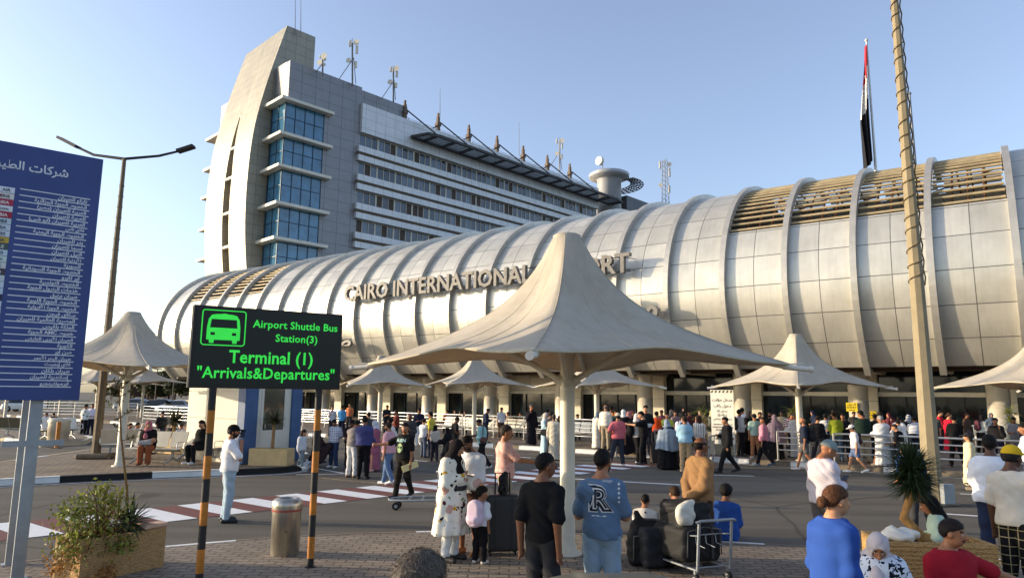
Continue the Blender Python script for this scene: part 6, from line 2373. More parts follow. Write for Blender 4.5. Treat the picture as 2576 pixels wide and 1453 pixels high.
# ---------------------------------------------------------------- cars
def car(loc, ang, label, c, L=4.3, Wd=1.72, Hc=1.46, van=False, cat='car'):
    o = thing('parked_car', label, cat, loc, ang, 'parked cars')
    f = Frame(loc, ang)
    xs = np.linspace(-L / 2, L / 2, 45)
    top_x = np.array([-2.15, -2.1, -1.95, -1.45, -.95, -.45, .0, .5, .75, 1.3, 1.9, 2.08, 2.15]) * L / 4.3
    top_z = np.array([.55, .82, .95, 1.22, 1.42, 1.46, 1.455, 1.36, 1.22, .95, .83, .72, .5]) * Hc / 1.46
    tz = np.interp(xs, top_x, top_z)
    wz = Wd / 2 * np.interp(np.abs(xs) / (L / 2), [0, .7, .93, 1], [1, .99, .92, .78])
    M_ = 26
    P = np.zeros((len(xs), M_, 3)); MI = []
    belt = .88
    for i, x in enumerate(xs):
        for j in range(M_):
            a = math.pi * j / (M_ - 1)
            ca, sa = math.cos(a), math.sin(a)
            yy = np.sign(ca) * abs(ca) ** .45; zz_ = abs(sa) ** .5
            z = .28 + (tz[i] - .28) * zz_
            wv_ = wz[i] * (1 - .30 * max(0, (z - belt)) / (1.46 - belt) if z > belt else 1)
            if z > belt: z -= .10 * (yy * wv_ / .6) ** 2 * min(1, (z - belt) / .4)
            P[i, j] = (x, yy * wv_, z)
    mb = MB(f); mb.grid(P, True)
    for e in (0, -1):
        mb._add(list(P[e]), [tuple(range(M_))])
    bo_ = mb.build('body', [mat(c, .28, .35, .05, 2, 0, .5, 'car_paint')], o)
    for s in (-1, 1):
        mb = MB(f)
        q = []
        for x, z in ((-1.35, .93), (-1.0, 1.33), (.35, 1.33), (.95, .93)):
            xx = x * L / 4.3; zz_ = z * Hc / 1.46
            wv_ = np.interp(xx, xs, wz) * (1 - .30 * max(0, zz_ - belt) / (1.46 - belt))
            q.append((xx, s * (wv_ + .012), zz_))
        mb.poly(q if s < 0 else q[::-1]); mb.build('side_window', glass_mat((24, 28, 32), .08), o)
    mb = MB(f)
    for (xa, za, xb_, zb2) in ((.72, 1.25, 1.22, 1.0), (-1.05, 1.39, -1.7, 1.1)):
        s2 = 1 if xa > 0 else -1
        q = [(xa * L / 4.3, -.55, za * Hc / 1.46 + .012), (xb_ * L / 4.3, -.66, zb2 * Hc / 1.46 + .012), (xb_ * L / 4.3, .66, zb2 * Hc / 1.46 + .012), (xa * L / 4.3, .55, za * Hc / 1.46 + .012)]
        mb.poly(q if s2 > 0 else q[::-1])
    mb.build('windscreen', glass_mat((24, 28, 32), .08), o)
    for sx_ in (-1.32, 1.34):
        for s in (-1, 1):
            mb = MB(f); x = sx_ * L / 4.3; y = s * (Wd / 2 - .06)
            mb.tube([(x, y - .09, .31), (x, y + .09, .31)], .31, 20); wh = mb.build('wheel', M_DARK, o)
            mb = MB(f); mb.tube([(x, y - .095, .31), (x, y + .095, .31)], .19, 16); mb.build('rim', M_GALV, wh)
    for s in (-1, 1):
        mb = MB(f); mb.ball((L / 2 - .16, s * Wd * .36, .72 * Hc / 1.46), .1, 8, (1.0, 1.5, .7)); mb.build('headlight', mat((220, 220, 214), .2), o)
        mb = MB(f); mb.ball((-L / 2 + .1, s * Wd * .36, .82 * Hc / 1.46), .1, 8, (.8, 1.4, 1)); mb.build('tail_light', mat((150, 26, 24), .3), o)
    return o


car(atY(58, 1045, 76) * (1, 1, 0), R(8), 'silver hatchback far away under the blue board', (206, 206, 204), 3.9)
car(atY(335, 1030, 84) * (1, 1, 0), R(175), 'grey saloon far off right of the left lamp post', (110, 116, 124))
car(atY(398, 1032, 80) * (1, 1, 0), R(176), 'dark saloon far off behind the black-shirted man', (46, 48, 54))
car(atY(447, 1032, 74) * (1, 1, 0), R(172), 'pale car far off just left of the white booth', (176, 182, 186))
nc = car((.5, 3.12, 0), R(90), 'greenish-grey car roof close below the camera at the bottom edge', (96, 100, 92), 4.0, 1.66, 1.46)

# ---------------------------------------------------------------- luggage
def suitcase(loc, ang, w, d, h, c, label, hard=True, handle=True, group='suitcases'):
    o = thing('suitcase', label, 'suitcase', loc, ang, group)
    f = Frame(loc, ang)
    F = Fld((-w / 2, -d / 2, .04), (w / 2, d / 2, h), .012 if h > .6 else .016)
    def bx(X, Y, Z):
        r = .05
        qx, qy, qz = np.abs(X) - w / 2 + r, np.abs(Y) - d / 2 + r, np.abs(Z - (h + .05) / 2) - (h - .05) / 2 + r
        return np.sqrt(np.maximum(qx, 0) ** 2 + np.maximum(qy, 0) ** 2 + np.maximum(qz, 0) ** 2) + np.minimum(np.maximum(qx, np.maximum(qy, qz)), 0) - r
    F.add((np.array([-w, -d, 0]), np.array([w, d, h + .1]), bx), .001)
    V, Q = F.mesh()
    link_obj('shell', mesh_np('shell', V, Q, [mat(c, .45 if hard else .8, 0, .1, 5, .05, .5, 'suitcase_shell', 30)]), o)
    mb = MB(f)
    for i in (-.25, .25):
        mb.box((w * i - .012, -d / 2 - .006, .1), (w * i + .012, d / 2 + .006, h - .02))
    mb.build('ridge', mat(c, .5, 0, .1, 5), o)
    for sx_ in (-1, 1):
        for sy in (-1, 1):
            mb = MB(f); mb.tube([(sx_ * w * .38 - .012, sy * d * .3, .03), (sx_ * w * .38 + .012, sy * d * .3, .03)], .03, 10); mb.build('wheel', M_DARK, o)
    if handle:
        mb = MB(f); mb.tube([(-w * .22, 0, h - .02), (-w * .22, 0, h + .28), (w * .22, 0, h + .28), (w * .22, 0, h - .02)], .012, 6); mb.build('handle', M_DARK, o)
    return o


def softbag(loc, ang, lo, hi, prims, c, label, nm='bag', cat='bag', amp=.0035, mats=None, group=None, h=.012):
    F = Fld(lo, hi, h)
    for p in prims: F.add(p, .05)
    F.folds(amp, int(abs(loc[0] * 100)), (16, 14, 18))
    F.cut(.002 - F.Z + 0 * F.X + 0 * F.Y)
    V, Q = F.mesh()
    o = thing(nm, label, cat, loc, ang, group)
    link_obj('body', mesh_np('body', V, Q, [mats or mat(c, .7, 0, .2, 8, .15, .35, 'bag_fabric', 30)]), o)
    return o


sc1 = suitcase(gnd(1262, 1392, .05), R(8), .46, .30, .80, (48, 47, 46), 'largest charcoal suitcase standing behind the child with the pink backpack')
hb = softbag(gnd(1264, 1392, .05) + (0, 0, .80), R(8), (-.1, -.1, 0), (.1, .1, .34), [rc((0, 0, .06), (0, 0, .2), .075, .06), rc((-.02, 0, .2), (.03, 0, .27), .03), rc((.0, -.1, .0), (.0, -.1, .08), .03)], (26, 26, 28), 'small black bag strapped on top of the large charcoal suitcase', 'shoulder_bag')
def rbox(c, hf, r=.07):
    c, hf = np.array(c, float), np.array(hf, float)
    def fn(X, Y, Z):
        qx, qy, qz = np.abs(X - c[0]) - hf[0] + r, np.abs(Y - c[1]) - hf[1] + r, np.abs(Z - c[2]) - hf[2] + r
        return np.sqrt(np.maximum(qx, 0) ** 2 + np.maximum(qy, 0) ** 2 + np.maximum(qz, 0) ** 2) + np.minimum(np.maximum(qx, np.maximum(qy, qz)), 0) - r
    return c - hf, c + hf, fn


def bag_trim(o, f, w, z, y, c=(58, 58, 60)):
    mb = MB(f)
    mb.tube([(-w * .5, y, z * .2), (-w * .48, y - .01, z * .9), (w * .0, y - .015, z), (w * .48, y - .01, z * .9), (w * .5, y, z * .2)], .008, 5)
    mb.build('zip', mat((96, 94, 92), .4, .6), o)
    for sx_ in (-.22, .22):
        mb = MB(f); mb.box((w * sx_ - .018, y - .02, z * .1), (w * sx_ + .018, y - .006, z * .95)); mb.build('strap', mat(c, .8), o)
    mb = MB(f); mb.tube([(-w * .22, y - .01, z * .9), (-w * .15, y - .03, z * 1.14), (w * .15, y - .03, z * 1.14), (w * .22, y - .01, z * .9)], .013, 6); mb.build('handle', mat(c, .8), o)


b1 = softbag(gnd(1636, 1414, .05) + (0, -.1, 0), R(-5), (-.48, -.3, 0), (.48, .3, .85), [rbox((0, 0, .21), (.31, .19, .21), .09), rbox((-.04, .02, .46), (.22, .15, .1), .08), rc((-.14, 0, .5), (-.19, 0, .64), .07, .03)], (20, 19, 20), 'biggest heap of black travel bag with white tag behind the R-shirt man', 'travel_bag', 'bag', .0045)
bag_trim(b1, _pf[b1.name], .5, .42, -.19)
mb = MB(Frame(b1.location, R(-5))); mb.bar((-.10, -.205, .30), (-.03, -.19, .43), .06, .006); mb.build('white_tag', mat((220, 216, 206), .7), b1)


def trolley(loc, ang, label, panel=True):
    o = thing('luggage_trolley', label, 'trolley', loc, ang, 'luggage trolleys')
    f = Frame(loc, ang)
    m = M_GALV
    mb = MB(f)
    for y in (-.27, .27):
        mb.tube([(-.45, y, .22), (.35, y * .95, .20), (.62, y * .55, .19)], .02, 8)
    mb.tube([(.62, -.15, .19), (.66, 0, .19), (.62, .15, .19)], .02, 8)
    for x in (-.3, 0., .25):
        mb.tube([(x, -.27, .21), (x, .27, .21)], .015, 6)
    mb.build('base_frame', m, o)
    mb = MB(f)
    for y in (-.26, .26):
        mb.tube([(-.45, y, .2), (-.52, y, 1.0)], .021, 8)
    mb.build('upright', m, o)
    mb = MB(f); mb.tube([(-.52, -.31, 1.0), (-.56, -.26, 1.03), (-.56, .26, 1.03), (-.52, .31, 1.0)], .024, 8); mb.build('push_handle', M_GALV, o)
    if panel:
        mb = MB(f); mb.box((-.505, -.25, .48), (-.485, .25, .88)); mb.build('advert_panel', mat((196, 186, 160), .5, .2), o)
    mb = MB(f); mb.tube([(-.5, -.25, .78), (-.28, -.24, .74), (-.28, .24, .74), (-.5, .25, .78)], .012, 6)
    for y in (-.16, 0, .16): mb.tube([(-.28, y, .74), (-.30, y, .6), (-.49, y, .58)], .008, 5)
    mb.build('basket', m, o)
    for x, y in ((-.4, -.26), (-.4, .26), (.5, -.12), (.5, .12)):
        mb = MB(f); mb.tube([(x, y - .02, .075), (x, y + .02, .075)], .075, 16); w = mb.build('wheel', M_DARK, o)
        mb = MB(f); mb.tube([(x, y - .025, .075), (x, y + .025, .075)], .035, 10); mb.bar((x, y, .08), (x, y, .2), .03); mb.build('fork', M_GALV, w)
    return o


trolley(gnd(1085, 1283) + (-.18, .1, 0), R(180), 'empty luggage trolley facing left beside the floral tunic')
tr0 = trolley((2.27, 8.98, .05), R(112), 'luggage trolley loaded with black bags in the foreground', False)
tr0.scale = (.84, .9, .70)
gl = np.array([2.22, 8.28, .05])
b2 = softbag(gl + (.0, .86, .18), R(22), (-.36, -.5, 0), (.36, .5, .85), [rbox((0, 0, .2), (.27, .36, .2), .08), rbox((.02, .04, .52), (.23, .28, .15), .09)], (22, 23, 25), 'black bag stacked on the foreground trolley', 'travel_bag', 'bag', .0045)
bag_trim(b2, Frame(_pf[b2.name].o, _pf[b2.name].a), .5, .42, -.36)
softbag(gl + (-.40, 1.02, .0), R(10), (-.2, -.2, 0), (.2, .2, .6), [rbox((0, 0, .26), (.15, .14, .24), .07)], (30, 33, 38), 'dark bag hanging off the left of the foreground trolley', 'duffel_bag', 'bag', .004)
pb_ = softbag(gl + (-.06, .62, .60), R(15), (-.22, -.12, 0), (.22, .12, .42), [ell((0, 0, .12), (.13, .07, .14)), rc((-.06, 0, .2), (.1, .01, .27), .05, .03)], (206, 204, 192), 'crumpled white plastic bag on top of the foreground trolley', 'plastic_bag', 'bag', .005)
trolley(gnd(1665, 1155) + (.25, .3, .0), R(60), 'trolley with brown case beside the grey veil')
suitcase(gnd(1655, 1168) + (0, .1, 0), R(10), .45, .28, .7, (54, 44, 40), 'dark brown suitcase left of the woman in the grey veil', False, True)
suitcase(gnd(1700, 1182) + (.22, .5, 0), R(15), .42, .26, .66, (70, 52, 40), 'brown suitcase between the grey veil and the pale blue polo', False, False)
trolley(gnd(1745, 1182) + (.2, .45, 0), R(150), 'trolley in front of the man in the pale blue polo')
trolley(atY(2490, 1105, 29.0) * (1, 1, 0) + (0, 0, .14), R(20), 'trolley pushed by the woman in the white jacket')
softbag(atY(2490, 1105, 29.0) * (1, 1, 0) + (.1, 0, .36), 0, (-.3, -.3, 0), (.35, .3, .6), [rc((0, 0, .2), (.1, 0, .35), .2)], (150, 156, 176), 'pale blue bundle on the trolley near the far right column', 'bundle', 'bag')
softbag(gnd(1000, 1230) * 0 + np.array([gnd(795, 1170)[0], gnd(795, 1170)[1], 0]), 0, (-.3, -.25, 0), (.3, .25, .55), [rc((-.05, 0, .18), (.08, 0, .25), .2, .16)], (24, 24, 26), 'black bag on the road by the right sign post', 'bag', 'bag')

# ---------------------------------------------------------------- far background at left
wl_ = thing('boundary_wall', 'long pale boundary wall far behind the left car park', 'wall', (-62, 96, 0))
mb = MB()
mb.box((-150, 96, 0), (-30, 96.4, 1.1)); mb.build('wall', mat((176, 166, 146), .85, 0, .1, .5), wl_)
mb = MB()
for i in range(41):
    mb.box((-150 + i * 3, 95.9, 0), (-149.4 + i * 3, 96.5, 1.5))
mb.build('pier', mat((196, 186, 164), .85), wl_)
pv = MB()
ab = thing('arched_building', 'pink building with a dark arched opening far behind the left canopy', 'building', atY(340, 1000, 130) * (1, 1, 0))
cx, cy_ = atY(340, 1000, 130)[:2]
mb = MB(); mb.box((cx - 4.6, cy_, 0), (cx + 4.6, cy_ + 6, 5.4)); mb.build('wall', mat((168, 140, 122), .85, 0, .1, .8), ab)
mb = MB(); mb.box((cx - 4.9, cy_ - .3, 5.4), (cx + 4.9, cy_ + 6.3, 5.9)); mb.build('roof', mat((186, 160, 140), .85), ab)
mb = MB(); mb.poly([(cx + 1.9 * math.cos(a), cy_ - .05, 2.6 + 1.9 * math.sin(a)) for a in np.linspace(0, math.pi, 14)] + [(cx - 1.9, cy_ - .05, 0), (cx + 1.9, cy_ - .05, 0)]); mb.build('archway', mat((60, 46, 40), .9), ab)
for s in (-3.4, 3.4):
    mb = MB(); mb.poly([(cx + s + .7 * math.cos(a), cy_ - .05, 2.6 + .7 * math.sin(a)) for a in np.linspace(0, math.pi, 10)] + [(cx + s - .7, cy_ - .05, 1), (cx + s + .7, cy_ - .05, 1)]); mb.build('window', mat((60, 46, 40), .9), ab)


def tree(x, Y, H_, Wt, c, label, seed):
    rn = np.random.default_rng(seed)
    p = atY(x, 1000, Y); p[2] = 0
    o = thing('tree', label, 'tree', p, 0, 'trees beyond the boundary wall')
    mb = MB(); mb.tube([p, p + (rn.normal() * .1, 0, H_ * .5), p + (rn.normal() * .3, 0, H_ * .8)], [.16, .11, .05], 7)
    for i in range(5):
        a = rn.uniform(0, 6.28); mb.tube([p + (0, 0, H_ * .4), p + (math.cos(a) * Wt * .35, math.sin(a) * Wt * .35, H_ * rn.uniform(.6, .85))], [.07, .03], 5)
    mb.build('trunk', mat((80, 62, 44), .9), o)
    cs = []
    for i in range(9):
        c0 = p + np.array([rn.uniform(-.5, .5) * Wt, rn.uniform(-.4, .4) * Wt, H_ * rn.uniform(.45, .9)])
        q = rn.normal(size=(170, 3)); q /= np.linalg.norm(q, axis=1)[:, None]
        cs.append(c0 + q * (rn.uniform(.3, 1, 170) ** .4)[:, None] * np.array([Wt * .24, Wt * .24, H_ * .16]))
    leaf_obj('crown', np.concatenate(cs), .42, c, o, rn, .7)


tl_ = ['bushy dark tree behind the wall just left of the booth', 'low rounded tree behind the wall left of the palm', 'broad dark tree right of the pink building', 'tree between the far canopy columns', 'pale tree left of the pink building', 'tree behind the silver hatchback', 'leftmost tree beyond the wall under the blue board', 'tree directly behind the dense yucca', 'taller tree hidden behind the booth corner']
for i, (x, Y, H_, W_) in enumerate([(455, 108, 5.4, 5), (425, 112, 4.8, 5.5), (395, 118, 5.6, 6), (372, 110, 4.6, 5), (290, 125, 4.8, 5), (70, 112, 4.6, 6), (10, 115, 5, 6), (440, 122, 6.0, 6), (480, 104, 5.6, 5)]):
    tree(x, Y, H_, W_, [(58, 64, 34), (70, 74, 40), (50, 58, 32)][i % 3], tl_[i], 50 + i)
for x, Y, lab in ((432, 90, 'thin dark pole far behind the pale car, nearest the booth'), (388, 92, 'thin dark pole far behind the dark saloon'), (118, 88, 'thin dark pole right of the silver hatchback'), (45, 78, 'thin dark pole in front of the silver hatchback')):
    b_ = atY(x, 1030, Y) * (1, 1, 0)
    o = thing('lamp_pole', lab, 'street lamp', b_, 0, 'thin far lamp poles')
    mb = MB(); mb.tube([b_, b_ + (0, 0, 5.2)], [.09, .06], 6); mb.build('pole', M_ARM, o)
    mb = MB(); mb.bar(b_ + (-.5, 0, 5.2), b_ + (.5, 0, 5.2), .18, .1); mb.build('lamp_head', M_ARM, o)
# ---------------------------------------------------------------- the crowd
def hp(x, yh, Y, z):
    return max(.6, atY(x, yh, Y)[2] - z)


def Pp(x, yf, yh, face, label, z=0.0, **k):
    """standing person from feet and head-top pixels"""
    g_ = gnd(x, yf, z)
    return person(x, yf, hp(x, yh, g_[1], z), face, label, pos=g_, **k)


def Pb(x, yh, Y, face, label, z=.14, H=None, **k):
    """person whose feet are hidden: head-top pixel and depth"""
    p = atY(x, yh, Y)
    h = max(1.52, p[2] - z) if H is None else H
    return person(x, 0, h, face, label, pos=(p[0], Y, z), **k)


def mats_print(basec, spots, scale=9, thr=.5, name='printed_cloth'):
    m, nt, b = base(name, .92, 0, .12)
    ob = nt.new('ShaderNodeTexCoord').outputs['Object']
    col = lin(basec)
    cur = None
    for i, (c, sc, t) in enumerate(spots):
        v = nt.new('ShaderNodeTexVoronoi'); v.inputs['Scale'].default_value = sc
        mp = nt.new('ShaderNodeMapping'); mp.inputs['Location'].default_value = (i * 1.7, i * .9, i * 2.3); nt.link(ob, mp.inputs[0])
        ns = nt.new('ShaderNodeTexNoise'); ns.inputs['Scale'].default_value = sc * 1.4; nt.link(mp.outputs[0], ns.inputs['Vector'])
        mx = nt.mix(.12, mp.outputs[0], ns.outputs['Color'])
        nt.link(mx, v.inputs['Vector'])
        k = nt.math('LESS_THAN', v.outputs['Distance'], t)
        cur = nt.mix(k, cur if cur is not None else col, lin(c))
    nt.link(cur, b.inputs['Base Color'])
    return m


def mats_check(c1, c2, sc, w=.12):
    m, nt, b = base('checked_cloth', .92, 0, .12)
    ob = nt.new('ShaderNodeTexCoord').outputs['Object']
    sp = nt.new('ShaderNodeSeparateXYZ'); nt.link(ob, sp.inputs[0])
    a = nt.math('LESS_THAN', nt.math('FRACT', nt.math('MULTIPLY', nt.math('ADD', sp.outputs[0], nt.math('MULTIPLY', sp.outputs[1], .6)), sc)), w)
    d = nt.math('LESS_THAN', nt.math('FRACT', nt.math('MULTIPLY', sp.outputs[2], sc)), w)
    nt.link(nt.mix(nt.math('MAXIMUM', a, d), lin(c1), lin(c2)), b.inputs['Base Color'])
    return m


def mats_stripe(c1, c2, sc, w=.4, ax=0):
    m, nt, b = base('striped_cloth', .92, 0, .12)
    ob = nt.new('ShaderNodeTexCoord').outputs['Object']
    sp = nt.new('ShaderNodeSeparateXYZ'); nt.link(ob, sp.inputs[0])
    nt.link(nt.mix(nt.math('LESS_THAN', nt.math('FRACT', nt.math('MULTIPLY', sp.outputs[ax], sc)), w), lin(c1), lin(c2)), b.inputs['Base Color'])
    return m


def decal(pr, geo, m, side, cx, cz, h, name='print', off=.006):
    """lay flat lettering/shapes (verts x,y) on a garment: side +1 chest, -1 back"""
    V, F = geo
    V = V.copy(); lo, hi = V.min(0), V.max(0)
    s_ = h / (hi[1] - lo[1])
    V = (V - (lo + hi) / 2) * s_
    g_ = pr['g']
    me = g_.data
    n = len(me.vertices); co = np.zeros(n * 3); me.vertices.foreach_get('co', co)
    bv = BVHTree.FromPolygons([tuple(c) for c in co.reshape(-1, 3)], [tuple(p.vertices) for p in me.polygons])
    out = []
    for x, y, _ in V:
        xx = cx + (-x if side > 0 else x)
        hit = bv.ray_cast(Vector((xx, side * .6, cz + y)), Vector((0, -side, 0)), 1.0)
        yy = hit[0].y if hit[0] else side * .1
        out.append((xx, yy + side * off, cz + y))
    m_ = bpy.data.meshes.new(name); m_.from_pydata(out, [], F); m_.materials.append(m); m_.update()
    return link_obj(name, m_, g_) if g_ else None


def disc_geo(r, n=16, sx=1, sy=1, c=(0, 0)):
    return np.array([(c[0] + r * sx * math.cos(t), c[1] + r * sy * math.sin(t), 0) for t in np.linspace(0, 2 * math.pi, n, False)]), [tuple(range(n))]


def pack(pr, c, label, w=.30, h=.44, d=.15, side=-1, lab2=None, cat='backpack', name='backpack', accents=None):
    """backpack worn by a person: a thing of its own"""
    H = pr['H']; J = pr['J']; T = pr['T']
    cc = J['chest'] * .62 + J['belly'] * .38 + T @ np.array([0, side * (.075 * H + d * .45), 0])
    cw = pr['fr'](cc)
    o = thing(name, label, cat, cw - (0, 0, h / 2), pr['fr'].a, None)
    res = .014 if cw[1] < 14 else .022
    F = Fld((-w / 2, -d / 2, 0), (w / 2, d / 2, h), res)
    F.add(rc((-w * .2, 0, h * .28), (w * .2, 0, h * .28), d * .5, d * .5), .06)
    F.add(rc((-w * .16, 0, h * .72), (w * .16, 0, h * .72), d * .42, d * .42), .06)
    F.add(rc((0, 0, h * .25), (0, 0, h * .75), w * .4, w * .36), .05)
    F.v = np.maximum(F.v, np.abs(F.Y) - d / 2 + 0 * F.X + 0 * F.Z).astype(np.float32)
    F.add(rc((-w * .12, side * d * .42, h * .26), (w * .12, side * d * .42, h * .26), h * .14, h * .14), .03)
    V, Q = F.mesh()
    link_obj('body', mesh_np('body', V, Q, [cloth(c)]), o)
    fo = _pf[o.name]
    for s_ in (-1, 1):
        a = J['neck'] + T @ np.array([s_ * .05, side * .03, -.01]) * H
        sh = J['sh' + ('R' if s_ > 0 else 'L')]
        pts = [a + T @ np.array([s_ * .03 * H, side * .075 * H, -.03 * H]), a + T @ np.array([s_ * .035 * H, 0, .02 * H]), a + T @ np.array([s_ * .04 * H, -side * .075 * H, -.06 * H]), a + T @ np.array([s_ * .055 * H, -side * .07 * H, -.17 * H])]
        mb = MB(pr['fr']); mb.tube(pts, .014, 6)
        mb.build('strap', cloth(tuple(int(v * .8) for v in c)), o)
    return o


def handbag(pos, c, label, w=.26, h=.2, d=.1, ang=0, strap=None, name='handbag'):
    o = thing(name, label, 'bag', pos, ang)
    F = Fld((-w / 2, -d / 2, 0), (w / 2, d / 2, h), .012 if pos[1] < 16 else .02)
    F.add(rc((-w * .3, 0, h * .4), (w * .3, 0, h * .4), h * .42, h * .4), .04)
    F.v = np.maximum(F.v, np.abs(F.Y) - d / 2 + 0 * F.X + 0 * F.Z).astype(np.float32)
    V, Q = F.mesh()
    link_obj('body', mesh_np('body', V, Q, [mat(c, .5, 0, .12, 8, .05, .4, 'bag_leather', 30)]), o)
    mb = MB(_pf[o.name])
    mb.tube([(-w * .28, 0, h * .75), (-w * .2, 0, h * 1.25), (w * .2, 0, h * 1.25), (w * .28, 0, h * .75)] if strap is None else strap, .010, 6)
    mb.build('handle', mat(tuple(int(v * .8) for v in c), .5), o)
    return o


BK = (26, 25, 28); NV = (30, 36, 60); WH = (222, 222, 226); JN = (52, 68, 98); LJ = (150, 172, 190); KH = (176, 150, 112); GY = (92, 92, 98); DG = (48, 48, 54)
WSH = (226, 226, 224)

# ---- near figures -------------------------------------------------------------------------------------------------
a = Pp(568, 1312, 1067, 62, 'man in white polo and pale jeans, black cap, phoning beside the zebra crossing', top=('polo', (226, 226, 230)), bot=('jeans', (158, 182, 198)), hair=('cap', (24, 24, 26)), arms=('ear', 'back2'), skin=2, ex=('beard', 'phone'), shoe=(30, 34, 40), head=(10, 4), w=1.05)
fl = mats_print((236, 230, 214), [((206, 164, 150), 4.2, .21), ((96, 44, 40), 5.4, .15), ((30, 26, 28), 8.5, .20), ((206, 160, 44), 6.2, .17), ((120, 132, 96), 7, .15)], name='floral_cloth')
f1 = Pp(1133, 1408, 1100, 118, 'woman in long white floral tunic and black headscarf, back partly turned', z=.05, top=('shirtdress', (230, 224, 210)), tmat=fl, bot=('pants', (230, 228, 222)), hair=('scarf', (34, 28, 30)), arms=('chest', 'fwd'), skin=1, fem=True, w=1.2, shoe=(40, 38, 40), head=(0, 22))
Jf = f1['J']; mbx = MB(f1['fr'])
mbx.lathe([(.19, 0), (.2, .03), (.19, .06)], (0, Jf['pelvis'][1], Jf['belly'][2] - .1), 24); bl_ = mbx.build('belt', mat((40, 34, 32), .6), f1['o'])
m1 = Pp(1178, 1392, 1089, 205, 'man in white open shirt and brown shorts looking down at his phone', z=.05, top=('rolled', (224, 222, 222)), bot=('shorts', (70, 44, 34)), hair=('fade', (20, 16, 14)), arms=('phone', 'phone'), skin=3, ex=('beard', 'phone', 'moustache'), head=(8, 24), shoe=(150, 96, 50))
ch = Pp(1206, 1416, 1231, 28, 'small child in white tee and black trousers, head turned right', z=.05, top=('tee', (226, 226, 230)), bot=('pants', BK), hair=('curly', (24, 18, 14)), arms=('down', 'down'), skin=2, child=True, head=(52, 4), shoe=(196, 190, 180))
pack(ch, (214, 188, 206), 'pale pink backpack worn by the small child in front of the suitcase', .25, .32, .14)
m2 = Pp(1268, 1338, 1068, 82, 'man in faded pink patterned shirt and khaki trousers, arm forward', top=('tee', (214, 170, 160)), tmat=mats_print((214, 168, 156), [((190, 120, 110), 16, .26), ((226, 200, 190), 12, .22)]), bot=('pants', (164, 146, 116)), hair=('short', (62, 54, 48)), arms=('reach', 'down'), skin=2, ex=('moustache',), head=(8, 2), w=1.12)
k1 = Pb(1366, 1137, 6.7, 30, 'man in plain black tee and dark trousers seen from behind, glasses, nearest the canopy column', z=.05, top=('tee', (26, 26, 29)), bot=('pants', (46, 46, 50)), hair=('fade', (18, 14, 13)), arms=('back2', 'back2'), skin=3, head=(38, 2), w=.9, res=.0085)
gl_ = MB(k1['fr'])
for s_ in (1, -1):
    q = [k1['hl'](s_ * .017 + .012 * math.cos(t), .062, .006 + .010 * math.sin(t)) for t in np.linspace(0, 6.283, 12)]
    gl_.tube(q, .0012 * 1.5, 5, False)
    gl_.tube([k1['hl'](s_ * .030, .060, .008), k1['hl'](s_ * .047, .0, .006)], .0018, 5)
gl_.build('glasses', M_DARK, k1['o'])
r1 = Pb(1512, 1128, 6.8, 10, 'man in blue tee with a large R on the back and jeans, arms folded', z=.05, top=('tee', (86, 112, 142)), bot=('jeans', (126, 152, 172)), hair=('fade', (18, 14, 13)), arms=('cross', 'cross'), skin=2, ex=('beard',), head=(28, 2), w=1.0, res=.0085)
zc_ = r1['J']['chest'][2] + .02
mW = mat((206, 206, 206), .85, 0, .08, 20, 0, .2, 'pale_print'); mB = mat((34, 38, 48), .85, 0, .1, 20, 0, .2, 'dark_print')
dg = lambda t, bold=0: text_mesh(t, 0, bold)
decal(r1, dg('R', .12), mW, -1, 0, zc_ - .03, .25, 'printed_letter', .006)
decal(r1, dg('R', .085), mB, -1, 0, zc_ - .03, .228, 'printed_letter', .009)
decal(r1, dg('R', .02), mW, -1, 0, zc_ - .03, .19, 'printed_letter', .012)
decal(r1, dg('R', -.012), mB, -1, 0, zc_ - .03, .165, 'printed_letter', .015)
decal(r1, dg('Vintage'), mW, -1, .05, zc_ + .125, .035, 'printed_word', .006)
for q in range(5):
    decal(r1, disc_geo(.012, 4), mW, -1, .165, zc_ + .1 - q * .04, .028, 'printed_diamond', .006)
decal(r1, (np.array([(-.16, 0, 0), (.16, 0, 0), (.16, 1, 0), (-.16, 1, 0)]) * (.5, .012, 1), [(0, 1, 2, 3)]), mW, -1, -.02, zc_ - .185, .01, 'printed_rule', .006)
cj = Pp(1770, 1420, 1098, 66, 'bald-crowned man in camel jacket with hands clasped behind his back', z=.05, top=('coat', (156, 116, 74)), bot=('pants', (74, 56, 44)), hair=('balding', (26, 20, 18)), arms=(((.12, -.32, -.95), (-.6, -.35, -.55)), ((.12, -.32, -.95), (-.6, -.35, -.55))), skin=3, head=(8, 0), w=.92, shoe=(48, 34, 26))
mbx = MB(cj['fr']); J_ = cj['J']; mbx.lathe([(.062, -.02), (.066, .012), (.058, .02)], tuple(J_['neck'] + np.array([0, -.0, .0])), 16); mbx.build('collar', cloth((44, 30, 26)), cj['o'])
s1 = person(1620, 0, 1.35, 5, 'boy in white tee with grey print sitting on the road edge, seen from behind', pos=gnd(1625, 1368), top=('tee', (222, 216, 206)), tmat=mats_print((224, 218, 208), [((150, 144, 138), 5, .30), ((90, 88, 88), 9, .16)]), bot=('pants', (60, 62, 70)), hair=('fade', (22, 18, 15)), arms=('lap', 'lap'), legs='floor', lean=14, skin=2, head=(20, 6))
s2 = person(1712, 0, 1.62, -4, 'man in navy jacket sitting on the road edge with bowed head', pos=gnd(1712, 1372), top=('jacket', (40, 52, 78)), bot=('pants', (50, 52, 60)), hair=('short', (64, 44, 30)), arms=('lap', 'lap'), legs='floor', lean=16, skin=2, head=(0, 20), w=1.15)
